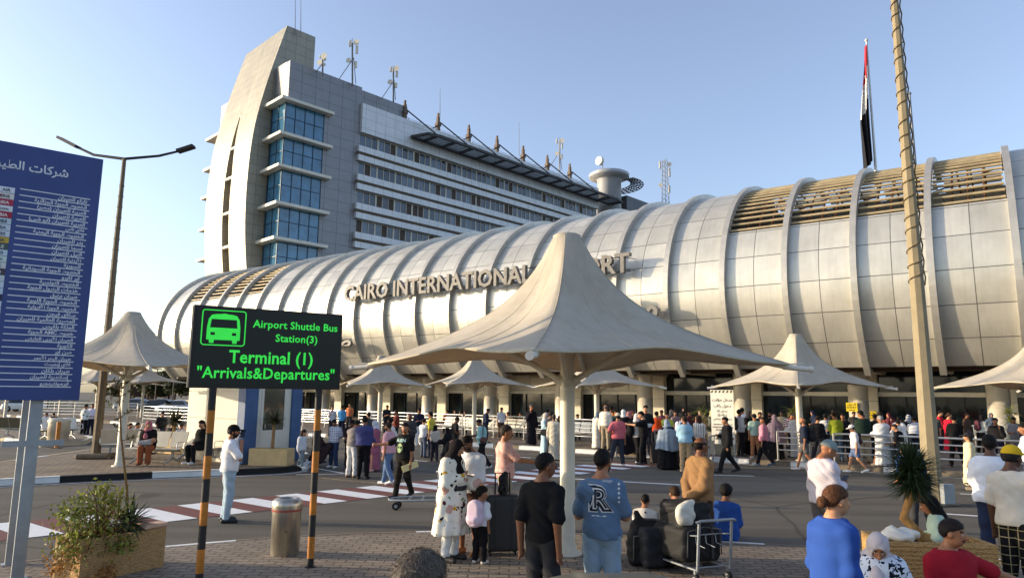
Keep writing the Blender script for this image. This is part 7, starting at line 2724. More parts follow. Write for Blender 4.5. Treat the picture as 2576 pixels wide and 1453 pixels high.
s3 = person(1828, 0, 1.60, 12, 'man in bright blue tee sitting on the road edge right of the trolley', pos=gnd(1830, 1366), top=('tee', (38, 78, 160)), bot=('pants', (44, 76, 150)), hair=('curly', (22, 18, 16)), arms=('lap', 'lap'), legs='floor', lean=12, skin=3, head=(24, 4), w=1.05)
kf_ = Pb(2066, 1100, 9.2, 68, 'man in pale lilac shirt and grey knitted cap reading his phone', z=.0, top=('shirt', (206, 196, 206)), bot=('pants', (96, 92, 92)), hair=('kufi', (128, 142, 142)), arms=('phone', 'phone'), skin=2, ex=('phone',), head=(18, 26), w=1.15)
wb = Pb(2082, 1236, 5.3, 66, 'woman in bright blue blazer with brown bun, hand at her chest, nearest at right', z=.05, top=('jacket', (40, 78, 164)), bot=('pants', (44, 44, 48)), hair=('bun', (88, 56, 34)), arms=('carry', 'phone'), skin=1, fem=True, head=(16, 4), w=.98, res=.0085, lean=5)
sc_ = person(2236, 0, 1.55, 195, 'woman in black and white floral blouse with grey headscarf sitting low', pos=(3.2, 6.35, -.08), top=('blouse', (222, 222, 228)), tmat=mats_print((212, 216, 226), [((26, 28, 36), 15, .36), ((52, 68, 102), 19, .26)]), bot=('pants', (50, 52, 60)), hair=('scarf', (188, 176, 178)), arms=(((.5, .2, -.9), (-.6, .75, -.3)), ((.5, .2, -.9), (-.6, .75, -.3))), legs='sit', skin=2, fem=True, w=1.38, head=(6, 40), res=.009)
rd = person(2385, 0, 1.66, 170, 'man in red tee with dark chest band sitting low, one arm stretched out', pos=(3.92, 6.5, -.13), top=('tee', (168, 24, 40)), bot=('pants', (206, 210, 226)), hair=('short', (34, 26, 22)), arms=('lap', ((.85, .3, -.38), (.9, .3, -.32))), legs='sit', skin=2, w=1.3, head=(-38, 6), res=.009, ex=('moustache',))
st_ = rd['J']['belly'] * .55 + rd['J']['chest'] * .45
decal(rd, (np.array([(-.5, -.5, 0), (-.25, -.5, 0), (0, -.5, 0), (.25, -.5, 0), (.5, -.5, 0), (.5, .5, 0), (.25, .5, 0), (0, .5, 0), (-.25, .5, 0), (-.5, .5, 0)]) * (.36, .09, 1), [(0, 1, 8, 9), (1, 2, 7, 8), (2, 3, 6, 7), (3, 4, 5, 6)]), mat((34, 34, 48), .9), 1, 0, st_[2] - .03, .09, 'chest_band', .008)
# low stools for the two seated near the planter
for nm_, p_ in (('seat under the woman with the grey headscarf', (3.2, 6.42, .05)), ('seat under the man in the red tee', (3.92, 6.57, .05))):
    so = thing('low_stool', 'low dark ' + nm_, 'stool', p_, 0, 'low stools')
    mb = MB(Frame(p_)); mb.box((-.22, -.18, .22), (.22, .2, .27), .015); mb.build('seat', mat((60, 62, 66), .7), so)
    for sx_ in (-.17, .17):
        for sy in (-.13, .15):
            mb = MB(Frame(p_)); mb.bar((sx_, sy, 0), (sx_, sy, .22), .035); mb.build('leg', M_DARK, so)
mt = person(2356, 0, 1.09, -60, 'small girl with dark curly hair in mint dress behind the red-shirted man', pos=(atY(2352, 1262, 7.9)[0], 7.9, .05), top=('dress', (190, 216, 196)), hair=('long', (20, 16, 14)), arms=('fwd', 'down'), skin=2, child=True, fem=True, head=(0, 26))
wt = Pb(2487, 1101, 9.1, 22, 'broad man in white tee and dark blue jeans seen from behind at right edge', z=.05, H=1.72, top=('tee', (222, 224, 232)), bot=('jeans', (40, 50, 78)), hair=('fade', (20, 17, 15)), arms=('fwd', 'fwd'), skin=4, head=(14, 2), w=1.28)
yc = Pb(2538, 1135, 7.6, 62, 'youth in yellow cap, cream tee and checked trousers at right edge', z=.05, H=1.68, top=('tee', (214, 204, 186)), bot=('pants', (40, 38, 36)), bmat=mats_check((34, 33, 34), (176, 160, 120), 11, .1), hair=('cap', (226, 178, 22)), arms=('fwd', 'down'), skin=4, head=(15, 4), w=.98)
er = Pb(2585, 1075, 15.5, -80, 'man in white tee cut off by the right edge, behind the yellow cap', H=1.72, z=0, top=('tee', (224, 224, 230)), bot=('jeans', JN), arms=('fwd', 'down'), skin=2)
gy = Pb(1040, 1386, 2.55, 30, 'grey-haired man whose curly crown shows at the bottom edge', z=.05, top=('shirt', (120, 118, 116)), hair=('short', (96, 86, 76)), skin=2, head=(20, 6), res=.006)
by = Pp(2322, 1338, 1090, 8, 'man in blue shirt and grey trousers hidden behind the yucca palm', top=('tee', (62, 104, 196)), bot=('pants', (62, 60, 62)), arms=('fwd', 'fwd'), skin=2, spread=1.8, lean=48, legs='bend', head=(0, 20))
J_ = wb['J']; mbx = MB(wb['fr']); mbx.lathe([(.058, -.03), (.062, .0), (.052, .012)], tuple(J_['neck'] + np.array([0, .012, .0])), 18)
mbx.build('white_collar', cloth((214, 218, 226)), wb['o'])
# black-backed chair beside the woman in blue
chs = thing('folding_chair', 'black chair back at the bottom edge beside the woman in the blue blazer', 'chair', (1.95, 4.55, .05))
mb = MB(); 
for s_ in (-.2, .2): mb.tube([(1.93 + s_, 4.5, .05), (1.93 + s_, 4.45, .95)], .014, 6)
mb.build('frame', M_CHROME, chs)
mb = MB(); mb.box((1.74, 4.42, .6), (2.12, 4.47, .92), .015); mb.build('backrest', M_DARK, chs)
mb = MB(); mb.box((1.74, 4.5, .45), (2.12, 4.9, .49), .015); mb.build('seat', M_DARK, chs)

# ---- middle of the road, left half ---------------------------------------------------------------------------------
al = Pp(1013, 1253, 1060, 215, 'man in black tee with green skull print and black torn trousers, one arm reaching left', top=('tee', (28, 27, 29)), bot=('pants', (40, 36, 32)), hair=('short', (24, 18, 15)), arms=(((.75, .55, -.45), (.8, .5, -.1)), 'down'), legs='step', skin=2, head=(-30, 10), shoe=(34, 32, 32))
zc_ = al['J']['chest'][2]
decal(al, dg('ALIEN', .03), mat((176, 214, 206), .8), 1, 0, zc_ + .04, .07, 'printed_word')
decal(al, disc_geo(.1, 18, .72, 1), mat((150, 172, 120), .8), 1, 0, zc_ - .12, .2, 'printed_skull')
decal(al, disc_geo(.03, 10, .8, 1), mB, 1, -.035, zc_ - .11, .05, 'printed_eye', .009)
decal(al, disc_geo(.03, 10, .8, 1), mB, 1, .035, zc_ - .11, .05, 'printed_eye', .009)
wl2 = al['fr'](al['J']['wrL'] + np.array([0, .02, -.08]))
ev = thing('envelope', 'cream envelope carried by the man in the skull tee', 'envelope', wl2, R(20))
mb = MB(Frame(wl2, R(20))); mb.bar((-.16, 0, -.06), (.17, 0, .06), .02, .13); mb.build('sheet', mat((222, 206, 150), .7), ev)
Pp(974, 1219, 1060, -72, 'man in pink polo, blue jeans and white trainers looking left', top=('polo', (206, 150, 160)), bot=('jeans', (86, 112, 150)), hair=('fade', (36, 26, 20)), arms=('chest', 'down'), legs='step', skin=2, ex=('beard',), head=(0, 10), shoe=WSH, w=1.12)
Pp(912, 1204, 1046, 4, 'man in dark blue shirt and black trousers seen from behind in the talking group', top=('shirt', (62, 66, 118)), bot=('pants', BK), hair=('short', (20, 17, 15)), arms=('fwd', 'fwd'), skin=3, w=1.15, shoe=BK)
Pp(884, 1200, 1053, 24, 'man in taupe shirt and white jeans leaning into the talking group', top=('shirt', (142, 132, 126)), bot=('jeans', (206, 206, 208)), hair=('short', (24, 20, 18)), arms=('fwd', 'fwd'), skin=2, head=(10, 24), lean=6, shoe=(120, 92, 72))
Pp(879, 1176, 1053, 160, 'man in black with dark cap half hidden in the talking group', top=('tee', (48, 40, 42)), bot=('pants', (66, 48, 50)), hair=('cap', (30, 26, 30)), arms=('down', 'down'), skin=3)
Pp(942, 1184, 1055, -100, 'woman in pink robe with patterned grey headscarf in the talking group', top=('robe', (166, 88, 112)), hair=('scarf', (190, 190, 196), mats_print((196, 196, 202), [((110, 116, 130), 26, .3)])), fem=True, skin=1, arms=('lap', 'lap'), shoe=(200, 150, 140))
Pp(838, 1175, 1052, 200, 'man in white checked tee and slim blue jeans, hands behind his back', top=('tee', (214, 214, 222)), tmat=mats_check((214, 214, 222), (120, 124, 140), 13, .14), bot=('jeans', (48, 62, 92)), hair=('short', (20, 17, 15)), arms=('back', 'back'), skin=3, head=(0, 20), shoe=WSH, legs='lean')
Pp(833, 1099, 1020, 150, 'man in white patterned shirt standing at the gleaming railing', z=.14, top=('tee', (206, 208, 214)), tmat=mats_print((212, 212, 218), [((110, 114, 126), 10, .26)]), bot=('pants', (52, 46, 48)), hair=('short', (22, 18, 16)), arms=('mouth', 'down'), skin=2)
Pb(861, 1028, 34, 10, 'person in light blue vest seen from behind by the gleaming railing', top=('tee', (72, 150, 206)), bot=('pants', NV), skin=3)
Pb(880, 1024, 41, 200, 'person in orange top far behind the light blue vest', top=('tee', (196, 110, 62)), bot=('pants', DG), skin=2)
Pb(929, 1040, 27, -60, 'dark-haired man whose head shows over the blue-shirted man', z=0, top=('shirt', (70, 70, 76)), bot=('pants', DG), skin=2)
Pb(973, 1022, 37, 150, 'man in navy tee looking down at a phone left of the second canopy post', top=('tee', (38, 42, 58)), bot=('pants', DG), arms=('phone', 'phone'), head=(0, 20), skin=2)
Pb(998, 1030, 31, -110, 'man in rust-red tee behind the pink polo', z=0, top=('tee', (120, 52, 40)), bot=('pants', DG), skin=3)
Pb(984, 1052, 21, -80, 'man in pale collar close behind the pink polo', z=0, top=('shirt', (214, 206, 202)), bot=('pants', DG), hair=('short', (22, 17, 15)), ex=('beard',), skin=2)
Pp(1028, 1160, 1039, 195, 'man in charcoal shirt with folded arms behind the skull tee', top=('shirt', (70, 66, 66)), bot=('pants', (40, 38, 40)), hair=('balding', (30, 26, 24)), arms=('cross', 'cross'), skin=3, w=1.1)
Pp(1052, 1120, 1024, 170, 'man in navy tee and loose white trousers reading a paper', top=('tee', (36, 40, 62)), bot=('baggy', (216, 212, 206)), arms=('phone', 'phone'), head=(0, 22), skin=2, shoe=WSH, legs='step')
Pp(1083, 1150, 1034, -78, 'man in mustard yellow polo looking left', top=('polo', (204, 186, 62)), bot=('jeans', (44, 52, 72)), hair=('short', (20, 17, 15)), arms=('fwd', 'down'), skin=2, w=1.08)
Pp(1064, 1150, 1051, 40, 'man in white tee and jeans just left of the mustard polo', top=('tee', (218, 220, 226)), bot=('jeans', (86, 98, 120)), arms=('fwd', 'fwd'), skin=2)
Pp(1092, 1160, 1068, 10, 'woman in beige top and dark trousers with black headscarf, seen from behind', top=('long', (204, 186, 168)), bot=('pants', (46, 46, 54)), hair=('scarf', (28, 25, 28)), fem=True, arms=('fwd', 'fwd'), skin=1, w=1.1)
Pp(1125, 1170, 1074, -60, 'woman in dark clothes and black headscarf beside the beige top', top=('abaya', (34, 31, 34)), hair=('scarf', (30, 27, 30)), fem=True, skin=1)
Pp(1116, 1215, 1088, 100, 'black-haired man in dark shirt stooping beside the floral tunic', top=('tee', (34, 32, 34)), bot=('pants', BK), hair=('short', (16, 14, 14)), lean=24, arms=('fwd', 'fwd'), head=(0, 34), skin=2)
Pp(1143, 1152, 1047, 60, 'man in black tee beyond the floral tunic, facing right', top=('tee', (34, 33, 36)), bot=('pants', DG), hair=('short', (26, 22, 20)), skin=3)
cm_ = Pp(1213, 1180, 1050, -70, 'photographer in teal shirt holding a small camera, walking left', top=('rolled', (142, 190, 186)), bot=('pants', (32, 31, 34)), hair=('short', (24, 20, 18)), arms=('phone', 'phone'), legs='walk', skin=3, head=(0, 24), lean=6, shoe=(206, 202, 196))
handbag(cm_['fr']((-.22, -.12, .78)), (74, 50, 44), 'brown shoulder bag at the hip of the photographer in teal', .32, .24, .12, cm_['fr'].a, [(-.1, 0, .2), (.05, .04, .62), (.12, .05, .2)])
cmb = thing('camera', 'black camera in the hands of the photographer in teal', 'camera', cm_['fr'](cm_['J']['wrR'] * .5 + cm_['J']['wrL'] * .5 + np.array([0, .07, .02])))
mb = MB(_pf[cmb.name]); mb.box((-.06, -.035, -.04), (.06, .035, .04), .008); mb.build('body', M_DARK, cmb)
mb = MB(_pf[cmb.name]); mb.tube([(-.02, 0, 0), (-.13, 0, -.01)], .032, 10); mb.build('lens', M_DARK, cmb)
Pb(1222, 1028, 31, 75, 'man in navy shirt looking down at his phone behind the photographer', z=.14, top=('shirt', (34, 42, 66)), bot=('pants', DG), arms=('phone', 'phone'), head=(0, 26), skin=2, ex=('beard',))
Pp(1260, 1103, 1023, 150, 'man in short white shirt standing among the white seats', z=.14, top=('tee', (220, 220, 222)), bot=('pants', (92, 66, 52)), skin=2)
Pp(1336, 1119, 1017, 160, 'tall man in long black robe holding a phone to his face', z=.14, top=('thobe', (30, 28, 36)), hair=('short', (96, 90, 86)), arms=('mouth', 'down'), skin=2, ex=('beard',), shoe=(40, 36, 34))
old = Pp(1372, 1147, 1037, 100, 'elderly woman in pale blue dress left of the big canopy column', top=('robe', (170, 206, 214)), hair=('scarf', (206, 190, 176)), fem=True, arms=('fwd', 'fwd'), skin=1, w=1.1)
rb_ = Pp(1394, 1157, 1040, 25, 'man in cream robe with a black bag beside the pale blue dress', top=('thobe', (196, 186, 164)), hair=('fade', (60, 54, 50)), arms=('carry', 'down'), skin=3)
handbag(rb_['fr']((-.34, .12, .82)), (24, 23, 26), 'large black shoulder bag between the pale blue dress and the cream robe', .42, .28, .14, rb_['fr'].a, [(-.1, 0, .25), (.16, -.02, .62), (.18, -.02, .25)])
Pb(1384, 1034, 26, 60, 'dark-haired person just behind the cream robe', z=0, top=('tee', (60, 56, 58)), bot=('pants', DG), skin=3)
Pb(1357, 1031, 34, 90, 'person in cream shirt bending over the white seats', H=1.55, top=('shirt', (206, 192, 160)), bot=('pants', DG), lean=42, arms=('reach', 'reach'), skin=2)
Pp(1415, 1118, 1030, 0, 'person in dark brown robe partly hidden by the big canopy column', z=.14, top=('thobe', (62, 44, 34)), hair=('short', (26, 22, 20)), skin=3)

# ---- queue, right half ---------------------------------------------------------------------------------------------
Pp(1500, 1128, 1034, 60, 'woman in long white dress with grey-blue headscarf', z=.14, top=('robe', (216, 210, 194)), tmat=mats_print((218, 212, 198), [((178, 168, 150), 11, .2)]), hair=('scarf', (112, 132, 150)), fem=True, arms=('lap', 'lap'), skin=1)
Pp(1513, 1126, 1033, 140, 'woman in greyish patterned dress close beside the white dress', z=.14, top=('robe', (150, 140, 126)), tmat=mats_print((156, 146, 130), [((90, 80, 74), 12, .28)]), hair=('scarf', (92, 80, 72)), fem=True, skin=2)
Pb(1523, 1016, 27.5, 30, 'tall man in cream shirt seen from behind at the queue', top=('shirt', (222, 214, 196)), bot=('pants', (150, 136, 112)), hair=('balding', (90, 84, 80)), skin=2)
Pp(1538, 1124, 1021, 60, 'man in orange top and dark red trousers in the queue', z=.14, top=('tee', (206, 122, 48)), bot=('pants', (96, 34, 30)), hair=('short', (22, 18, 16)), skin=3, arms=('fwd', 'down'))
Pp(1525, 1124, 1063, 150, 'little boy in white tee among the queue, below the orange top', z=.14, top=('tee', (212, 214, 222)), bot=('pants', NV), hair=('short', (18, 15, 14)), child=True, skin=3)
Pp(1556, 1172, 1037, -6, 'man in coral pink polo and cap seen from behind, hand on hip', top=('polo', (206, 96, 104)), bot=('jeans', (50, 54, 66)), hair=('cap', (196, 176, 150)), arms=('down', 'hip'), skin=2, shoe=(196, 186, 180), w=1.05)
Pb(1568, 1029, 25.5, 20, 'woman in white headscarf and black coat behind the coral polo', top=('abaya', (30, 28, 32)), hair=('scarf', (222, 216, 210)), fem=True, skin=1)
Pb(1580, 1033, 26.5, 30, 'woman in dusty rose headscarf in the queue', top=('abaya', (44, 36, 40)), hair=('scarf', (176, 112, 108)), fem=True, skin=1)
Pp(1591, 1134, 1031, 150, 'woman in burgundy headscarf and dark coat facing out of the queue', z=.14, top=('abaya', (38, 30, 34)), hair=('scarf', (106, 44, 50)), fem=True, skin=1)
hg = Pp(1603, 1165, 1038, 80, 'woman in white headscarf embracing a man in black', top=('long', (206, 202, 196)), bot=('pants', (28, 27, 30)), hair=('scarf', (220, 214, 206)), fem=True, arms=('hug', 'hug'), skin=1, shoe=(210, 204, 198), head=(0, 6))
pack(hg, (28, 27, 30), 'large black backpack on the woman who is hugging', .34, .5, .2)
hm_ = Pp(1621, 1167, 1032, -80, 'man in black tee and striped black track trousers embracing a woman', top=('tee', (28, 27, 30)), bot=('pants', (26, 26, 30)), hair=('short', (22, 18, 15)), arms=('hug', 'hug'), skin=1, shoe=(60, 60, 62), head=(0, 12))
Pb(1624, 1018, 25, 190, 'tall man in black tee looking over the embracing couple', top=('tee', (36, 35, 40)), bot=('pants', DG), hair=('short', (20, 16, 15)), skin=1)
Pp(1653, 1140, 1034, 10, 'man in bright orange vest seen from behind', z=.14, top=('tee', (226, 74, 26)), bot=('pants', (40, 34, 36)), hair=('short', (20, 17, 15)), skin=2, arms=('fwd', 'fwd'))
Pb(1678, 1036, 25.5, 170, 'man in yellow-green safety vest facing out of the queue', top=('vest', (178, 196, 66)), bot=('pants', DG), hair=('short', (22, 18, 16)), skin=2)
Pp(1681, 1180, 1052, -10, 'large woman in long grey-blue veil over a black skirt, from behind', top=('abaya', (26, 25, 28)), hair=('khimar', (132, 146, 162)), fem=True, skin=1, w=1.3, shoe=BK)
Pp(1726, 1186, 1045, 8, 'man in pale blue polo and tan trousers, nearest in the queue', top=('polo', (142, 184, 208)), bot=('pants', (184, 150, 108)), hair=('fade', (40, 30, 24)), arms=('fwd', 'fwd'), skin=2, shoe=(196, 170, 140), w=1.1)
bs_ = Pb(1716, 1038, 24.6, 10, 'man in white shirt with dark straps behind the pale blue polo', z=0, top=('shirt', (214, 218, 232)), bot=('pants', NV), hair=('short', (20, 17, 16)), skin=2)
pack(bs_, (28, 32, 48), 'narrow navy backpack on the man in the white shirt', .26, .4, .14)
Pb(1719, 1028, 38, 190, 'woman in dark scarf lifting a child by the dark glass', top=('abaya', (30, 28, 32)), hair=('scarf', (28, 26, 30)), fem=True, skin=0, arms=('hug', 'hug'))
Pb(1700, 1051, 29, 160, 'person in grey mauve top beyond the grey-blue veil', top=('tee', (140, 118, 120)), bot=('pants', DG), skin=2)
Pp(1762, 1160, 1044, 30, 'woman with long brown hair in white striped blouse by the notice', z=.0, top=('blouse', (218, 212, 204)), tmat=mats_stripe((222, 216, 208), (120, 110, 104), 14, .25), bot=('pants', (46, 42, 44)), hair=('long', (54, 34, 26)), fem=True, skin=1, arms=('fwd', 'fwd'))
Pb(1763, 1029, 28.5, 190, 'woman in pale pink headscarf facing out beside the white notice', top=('robe', (190, 130, 120)), hair=('scarf', (214, 172, 160)), fem=True, skin=1)
Pp(1832, 1189, 1046, -82, 'slim man in black suit striding left past the white notice', top=('jacket', (30, 29, 31)), bot=('pants', (32, 31, 33)), hair=('fade', (20, 17, 15)), arms=('phone', 'down'), legs='walk2', skin=2, head=(0, 12), shoe=(44, 40, 40))
wp = Pp(1864, 1146, 1029, 78, 'man in white shirt with a grey backpack facing right', z=.14, top=('rolled', (218, 216, 222)), bot=('pants', (34, 33, 36)), hair=('short', (24, 20, 17)), arms=('phone', 'phone'), skin=2, ex=('beard',))
pack(wp, (72, 72, 76), 'dark grey backpack on the white-shirted man by the notice', .32, .48, .2)
Pp(1887, 1143, 1031, 150, 'woman in patterned dark scarf and black robe beside the mint tee', z=.14, top=('abaya', (30, 27, 30)), hair=('scarf', (56, 56, 60)), fem=True, skin=1)
Pp(1902, 1152, 1040, 8, 'man in mint green tee and rust trousers seen from behind', z=.14, top=('tee', (146, 178, 164)), bot=('pants', (168, 112, 72)), hair=('short', (20, 17, 15)), arms=('fwd', 'down'), skin=2, shoe=(206, 198, 190))
Pp(1924, 1171, 1047, -58, 'man in pink shirt and black trousers stepping off the kerb', top=('rolled', (214, 128, 146)), bot=('pants', (30, 29, 32)), hair=('fade', (40, 30, 24)), arms=('carry', 'down'), legs='walk', skin=2, shoe=(80, 96, 110))
Pp(1954, 1154, 1041, 0, 'large woman in long mauve veil over a black skirt, from behind', z=.14, top=('abaya', (28, 26, 30)), hair=('khimar', (124, 104, 118)), fem=True, skin=1, w=1.2)
Pb(1910, 1035, 27, 170, 'man facing out between mint tee and pink shirt', top=('tee', (60, 56, 60)), bot=('pants', DG), skin=2)
Pb(1937, 1040, 28, 200, 'bearded man in black left of the mauve veil', top=('tee', (32, 30, 32)), bot=('pants', DG), skin=2, ex=('beard',))
Pb(1866, 1024, 28, 30, 'dark-haired man in pale shirt behind the grey backpack', top=('shirt', (206, 206, 210)), bot=('pants', DG), skin=3)
Pp(2005, 1150, 1038, -10, 'man in long white robe standing left of the white tent column', z=.14, top=('thobe', (216, 214, 216)), hair=('kufi', (104, 96, 84)), skin=2)
for (x, yh, Y, c, lab) in [(1990, 1050, 27, (150, 54, 50), 'person in red and white check scarf near the tall strappy plant'), (1984, 1040, 28.5, (60, 52, 52), 'dark-haired person behind the red and white check scarf')]:
    Pb(x, yh, Y, 170, lab, top=('tee', c), tmat=mats_stripe((210, 200, 196), c, 12, .5, 2), bot=('pants', DG), skin=2)
bb = Pp(2028, 1183, 1048, -68, 'bald man in navy tee and grey shorts walking left with a backpack', top=('tee', (40, 46, 62)), bot=('shorts', (96, 92, 90)), hair=('none', BK), arms=('down', 'down'), legs='walk', skin=2, shoe=(206, 196, 190), ex=('beard',))
pack(bb, (40, 40, 42), 'bulky black backpack on the bald man walking left', .34, .5, .22)
Pb(2056, 1058, 23, 20, 'person in black with pinned-up hair beside the bulky backpack', top=('long', (30, 28, 31)), bot=('pants', DG), hair=('bun', (40, 26, 20)), fem=True, skin=1)
Pb(2076, 1046, 26, 10, 'person in white tee with black pattern left of the lime shirt', top=('tee', (214, 212, 212)), tmat=mats_print((220, 218, 218), [((34, 33, 36), 5, .3)]), bot=('pants', DG), skin=3)
Pp(2108, 1160, 1034, 6, 'man in lime green tee and blue jeans seen from behind', z=.14, top=('tee', (150, 164, 36)), bot=('jeans', (80, 104, 128)), hair=('fade', (40, 30, 24)), arms=('fwd', 'fwd'), skin=2, spread=2.2, shoe=(70, 66, 66))
Pp(2128, 1158, 1038, 190, 'man in dark clothes with glasses facing the lime tee', z=.14, top=('tee', (40, 38, 42)), bot=('pants', (52, 56, 66)), hair=('short', (22, 19, 17)), arms=('mouth', 'down'), skin=2)
gc = Pp(2156, 1189, 1065, -75, 'girl in white cap, white tee and denim shorts walking left', top=('tee', (220, 210, 210)), bot=('shorts', (92, 110, 146)), hair=('cap', (226, 212, 206)), arms=('down', 'down'), legs='walk', fem=True, skin=1, shoe=(226, 222, 212))
pack(gc, (74, 62, 60), 'flat brown bag on the back of the girl in the white cap', .24, .36, .08)
Pp(2176, 1164, 1031, 5, 'heavy man in dark green tee and khaki trousers seen from behind', z=.14, top=('tee', (34, 54, 44)), bot=('pants', (172, 156, 126)), hair=('short', (22, 19, 17)), arms=('fwd', 'fwd'), skin=2, w=1.3, shoe=(120, 92, 70))
Pb(2164, 1040, 25.5, 150, 'dark-haired person left of the dark green tee', top=('tee', (190, 190, 196)), bot=('pants', DG), skin=2)
Pb(2200, 1040, 25.5, 30, 'person in black between dark green tee and white robe', top=('tee', (40, 38, 40)), bot=('pants', DG), skin=3)
Pb(2213, 1036, 26, 60, 'person in rust-orange top behind the white-robed old man', top=('long', (170, 84, 46)), bot=('pants', DG), hair=('curly', (30, 24, 22)), skin=3)
Pp(2224, 1172, 1044, 5, 'grey-haired man in long white robe seen from behind', z=.14, top=('thobe', (214, 216, 214)), hair=('short', (150, 148, 146)), arms=('fwd', 'fwd'), skin=2, w=1.15, shoe=(120, 110, 100))
Pb(2248, 1058, 24.5, 60, 'person in plain white bending over the queue rail', H=1.62, top=('shirt', (222, 222, 222)), bot=('pants', GY), lean=40, arms=('reach', 'reach'), skin=2)
Pp(2272, 1188, 1063, -40, 'man in black tee with sunglasses on his head reaching left', top=('tee', (30, 29, 32)), bot=('pants', DG), hair=('fade', (56, 40, 30)), arms=('fwd', 'fwd'), lean=10, skin=1, w=1.08)
Pb(2260, 1072, 23.5, 30, 'person in white patterned blouse stooping beside the white robe', H=1.45, top=('blouse', (218, 214, 208)), tmat=mats_print((222, 218, 212), [((130, 116, 104), 9, .26)]), bot=('pants', DG), lean=26, skin=1, fem=True)
Pb(2298, 1070, 24.0, 40, 'person in grey and white striped shirt bending at the rail', H=1.6, top=('shirt', (206, 208, 216)), tmat=mats_stripe((214, 216, 222), (110, 116, 132), 22, .4, 2), bot=('pants', NV), lean=38, arms=('reach', 'reach'), skin=2)
Pb(2284, 1048, 26, 20, 'person in black and white headscarf behind the rail', top=('abaya', (36, 35, 40)), hair=('scarf', (196, 194, 198), mats_stripe((210, 208, 212), (40, 40, 44), 16, .5, 2)), fem=True, skin=1)
Pb(2330, 1060, 26, 60, 'person in red top half hidden behind the lamp post', H=1.5, top=('long', (160, 40, 44)), bot=('pants', DG), lean=26, skin=2)
Pp(2371, 1130, 1031, 120, 'man in red tee leaning to a woman in red', z=.14, top=('tee', (186, 30, 42)), bot=('pants', (34, 33, 36)), hair=('short', (22, 18, 16)), arms=('fwd', 'fwd'), skin=1, head=(0, 14))
Pp(2392, 1140, 1037, 80, 'woman in red dress with bare calves at the far right', z=.14, top=('dress', (196, 20, 44)), hair=('bun', (64, 42, 30)), fem=True, arms=('down', 'down'), skin=1, shoe=(180, 60, 60))
Pp(2410, 1174, 1044, 20, 'tall man dressed all in black seen from behind right of the lamp post', z=.14, top=('shirt', (26, 25, 27)), bot=('pants', (26, 25, 27)), hair=('short', (18, 16, 15)), arms=('fwd', 'fwd'), skin=2, spread=1.8, shoe=BK)
cw = Pp(2447, 1232, 1088, -60, 'woman in cream ruffled dress and black wide-brimmed hat', top=('dress', (226, 206, 158)), hair=('hat', (48, 45, 48)), fem=True, arms=('down', 'carry'), skin=1, shoe=(214, 186, 146), w=1.1)
wl3 = cw['fr'](cw['J']['wrL'] + np.array([0, .02, -.30]))
handbag(wl3, (232, 224, 204), 'small white handbag held by the woman in the cream dress', .2, .14, .08, cw['fr'].a)
jw = Pb(2463, 1047, 27.5, 75, 'woman in white jacket and black headscarf pushing a trolley', top=('long', (206, 200, 180)), bot=('pants', (30, 28, 31)), hair=('scarf', (30, 27, 30)), fem=True, arms=('fwd', 'fwd'), skin=1, lean=8)
pack(jw, (96, 52, 60), 'maroon backpack on the woman pushing a trolley', .28, .4, .14)

# ---- left island ----------------------------------------------------------------------------------------------------
Pp(208, 1097, 1016, 15, 'man in white shirt with green print seen from behind under the far canopies', top=('tee', (216, 218, 212)), tmat=mats_print((220, 220, 214), [((84, 110, 96), 6, .26)]), bot=('pants', BK), hair=('short', (26, 22, 20)), skin=2, arms=('fwd', 'down'))
Pp(226, 1093, 1015, 175, 'man in lilac white tee with hand on hip under the far canopies', top=('tee', (216, 208, 224)), bot=('jeans', (36, 38, 52)), hair=('short', (22, 18, 16)), ex=('beard',), arms=('fwd', 'hip'), skin=2, spread=1.6)


def sit(x, y, Y, z, H, face, label, **k):
    p = atY(x, y, Y)
    return person(x, 0, H, face, label, pos=(p[0], Y, z), legs='sit', **k)


Yp = gnd(372, 1168, .14)[1]
pk = sit(372, 1120, Yp, .16, 1.6, 165, 'seated woman in pink headscarf, black top and rust trousers', top=('blouse', (34, 30, 34)), bot=('baggy', (160, 82, 46)), hair=('scarf', (186, 106, 116)), arms=('lap', 'lap'), fem=True, skin=1, w=1.15, shoe=(110, 70, 50), head=(0, 14))
bp_ = pk['fr']((.0, .26, .62))
bb_ = thing('baby', 'baby in pale grey blanket on the lap of the woman in the pink headscarf', 'baby', bp_, pk['fr'].a)
F = Fld((-.26, -.14, -.1), (.24, .14, .2), .014)
F.add(rc((-.1, 0, .0), (.16, 0, -.02), .085, .07), .03); F.add(ell((-.19, 0, .07), (.065, .065, .07)), .03); F.folds(.004, 4, (30, 26, 26))
V, Q = F.mesh(); mi = (V[Q].mean(1)[:, 0] < -.14).astype(int)
link_obj('body', mesh_np('body', V, Q, [cloth((176, 172, 170)), skin_mat(1)], True, mi), bb_)
Yb = gnd(505, 1166, .14)[1]
sit(507, 1110, Yb, .16, 1.62, 205, 'seated woman in black with crossed legs in front of the booth wall', top=('blouse', (28, 27, 29)), bot=('pants', (32, 30, 32)), hair=('ponytail', (26, 20, 18)), arms=('lap', 'lap'), fem=True, skin=1, shoe=(206, 206, 206), head=(0, 16))
bm_ = Pp(401, 1122, 1034, 160, 'man in black tee standing left of the dense yucca', z=.14, top=('tee', (28, 27, 30)), bot=('jeans', (60, 68, 80)), hair=('short', (24, 20, 18)), arms=('fwd', 'down'), skin=2)
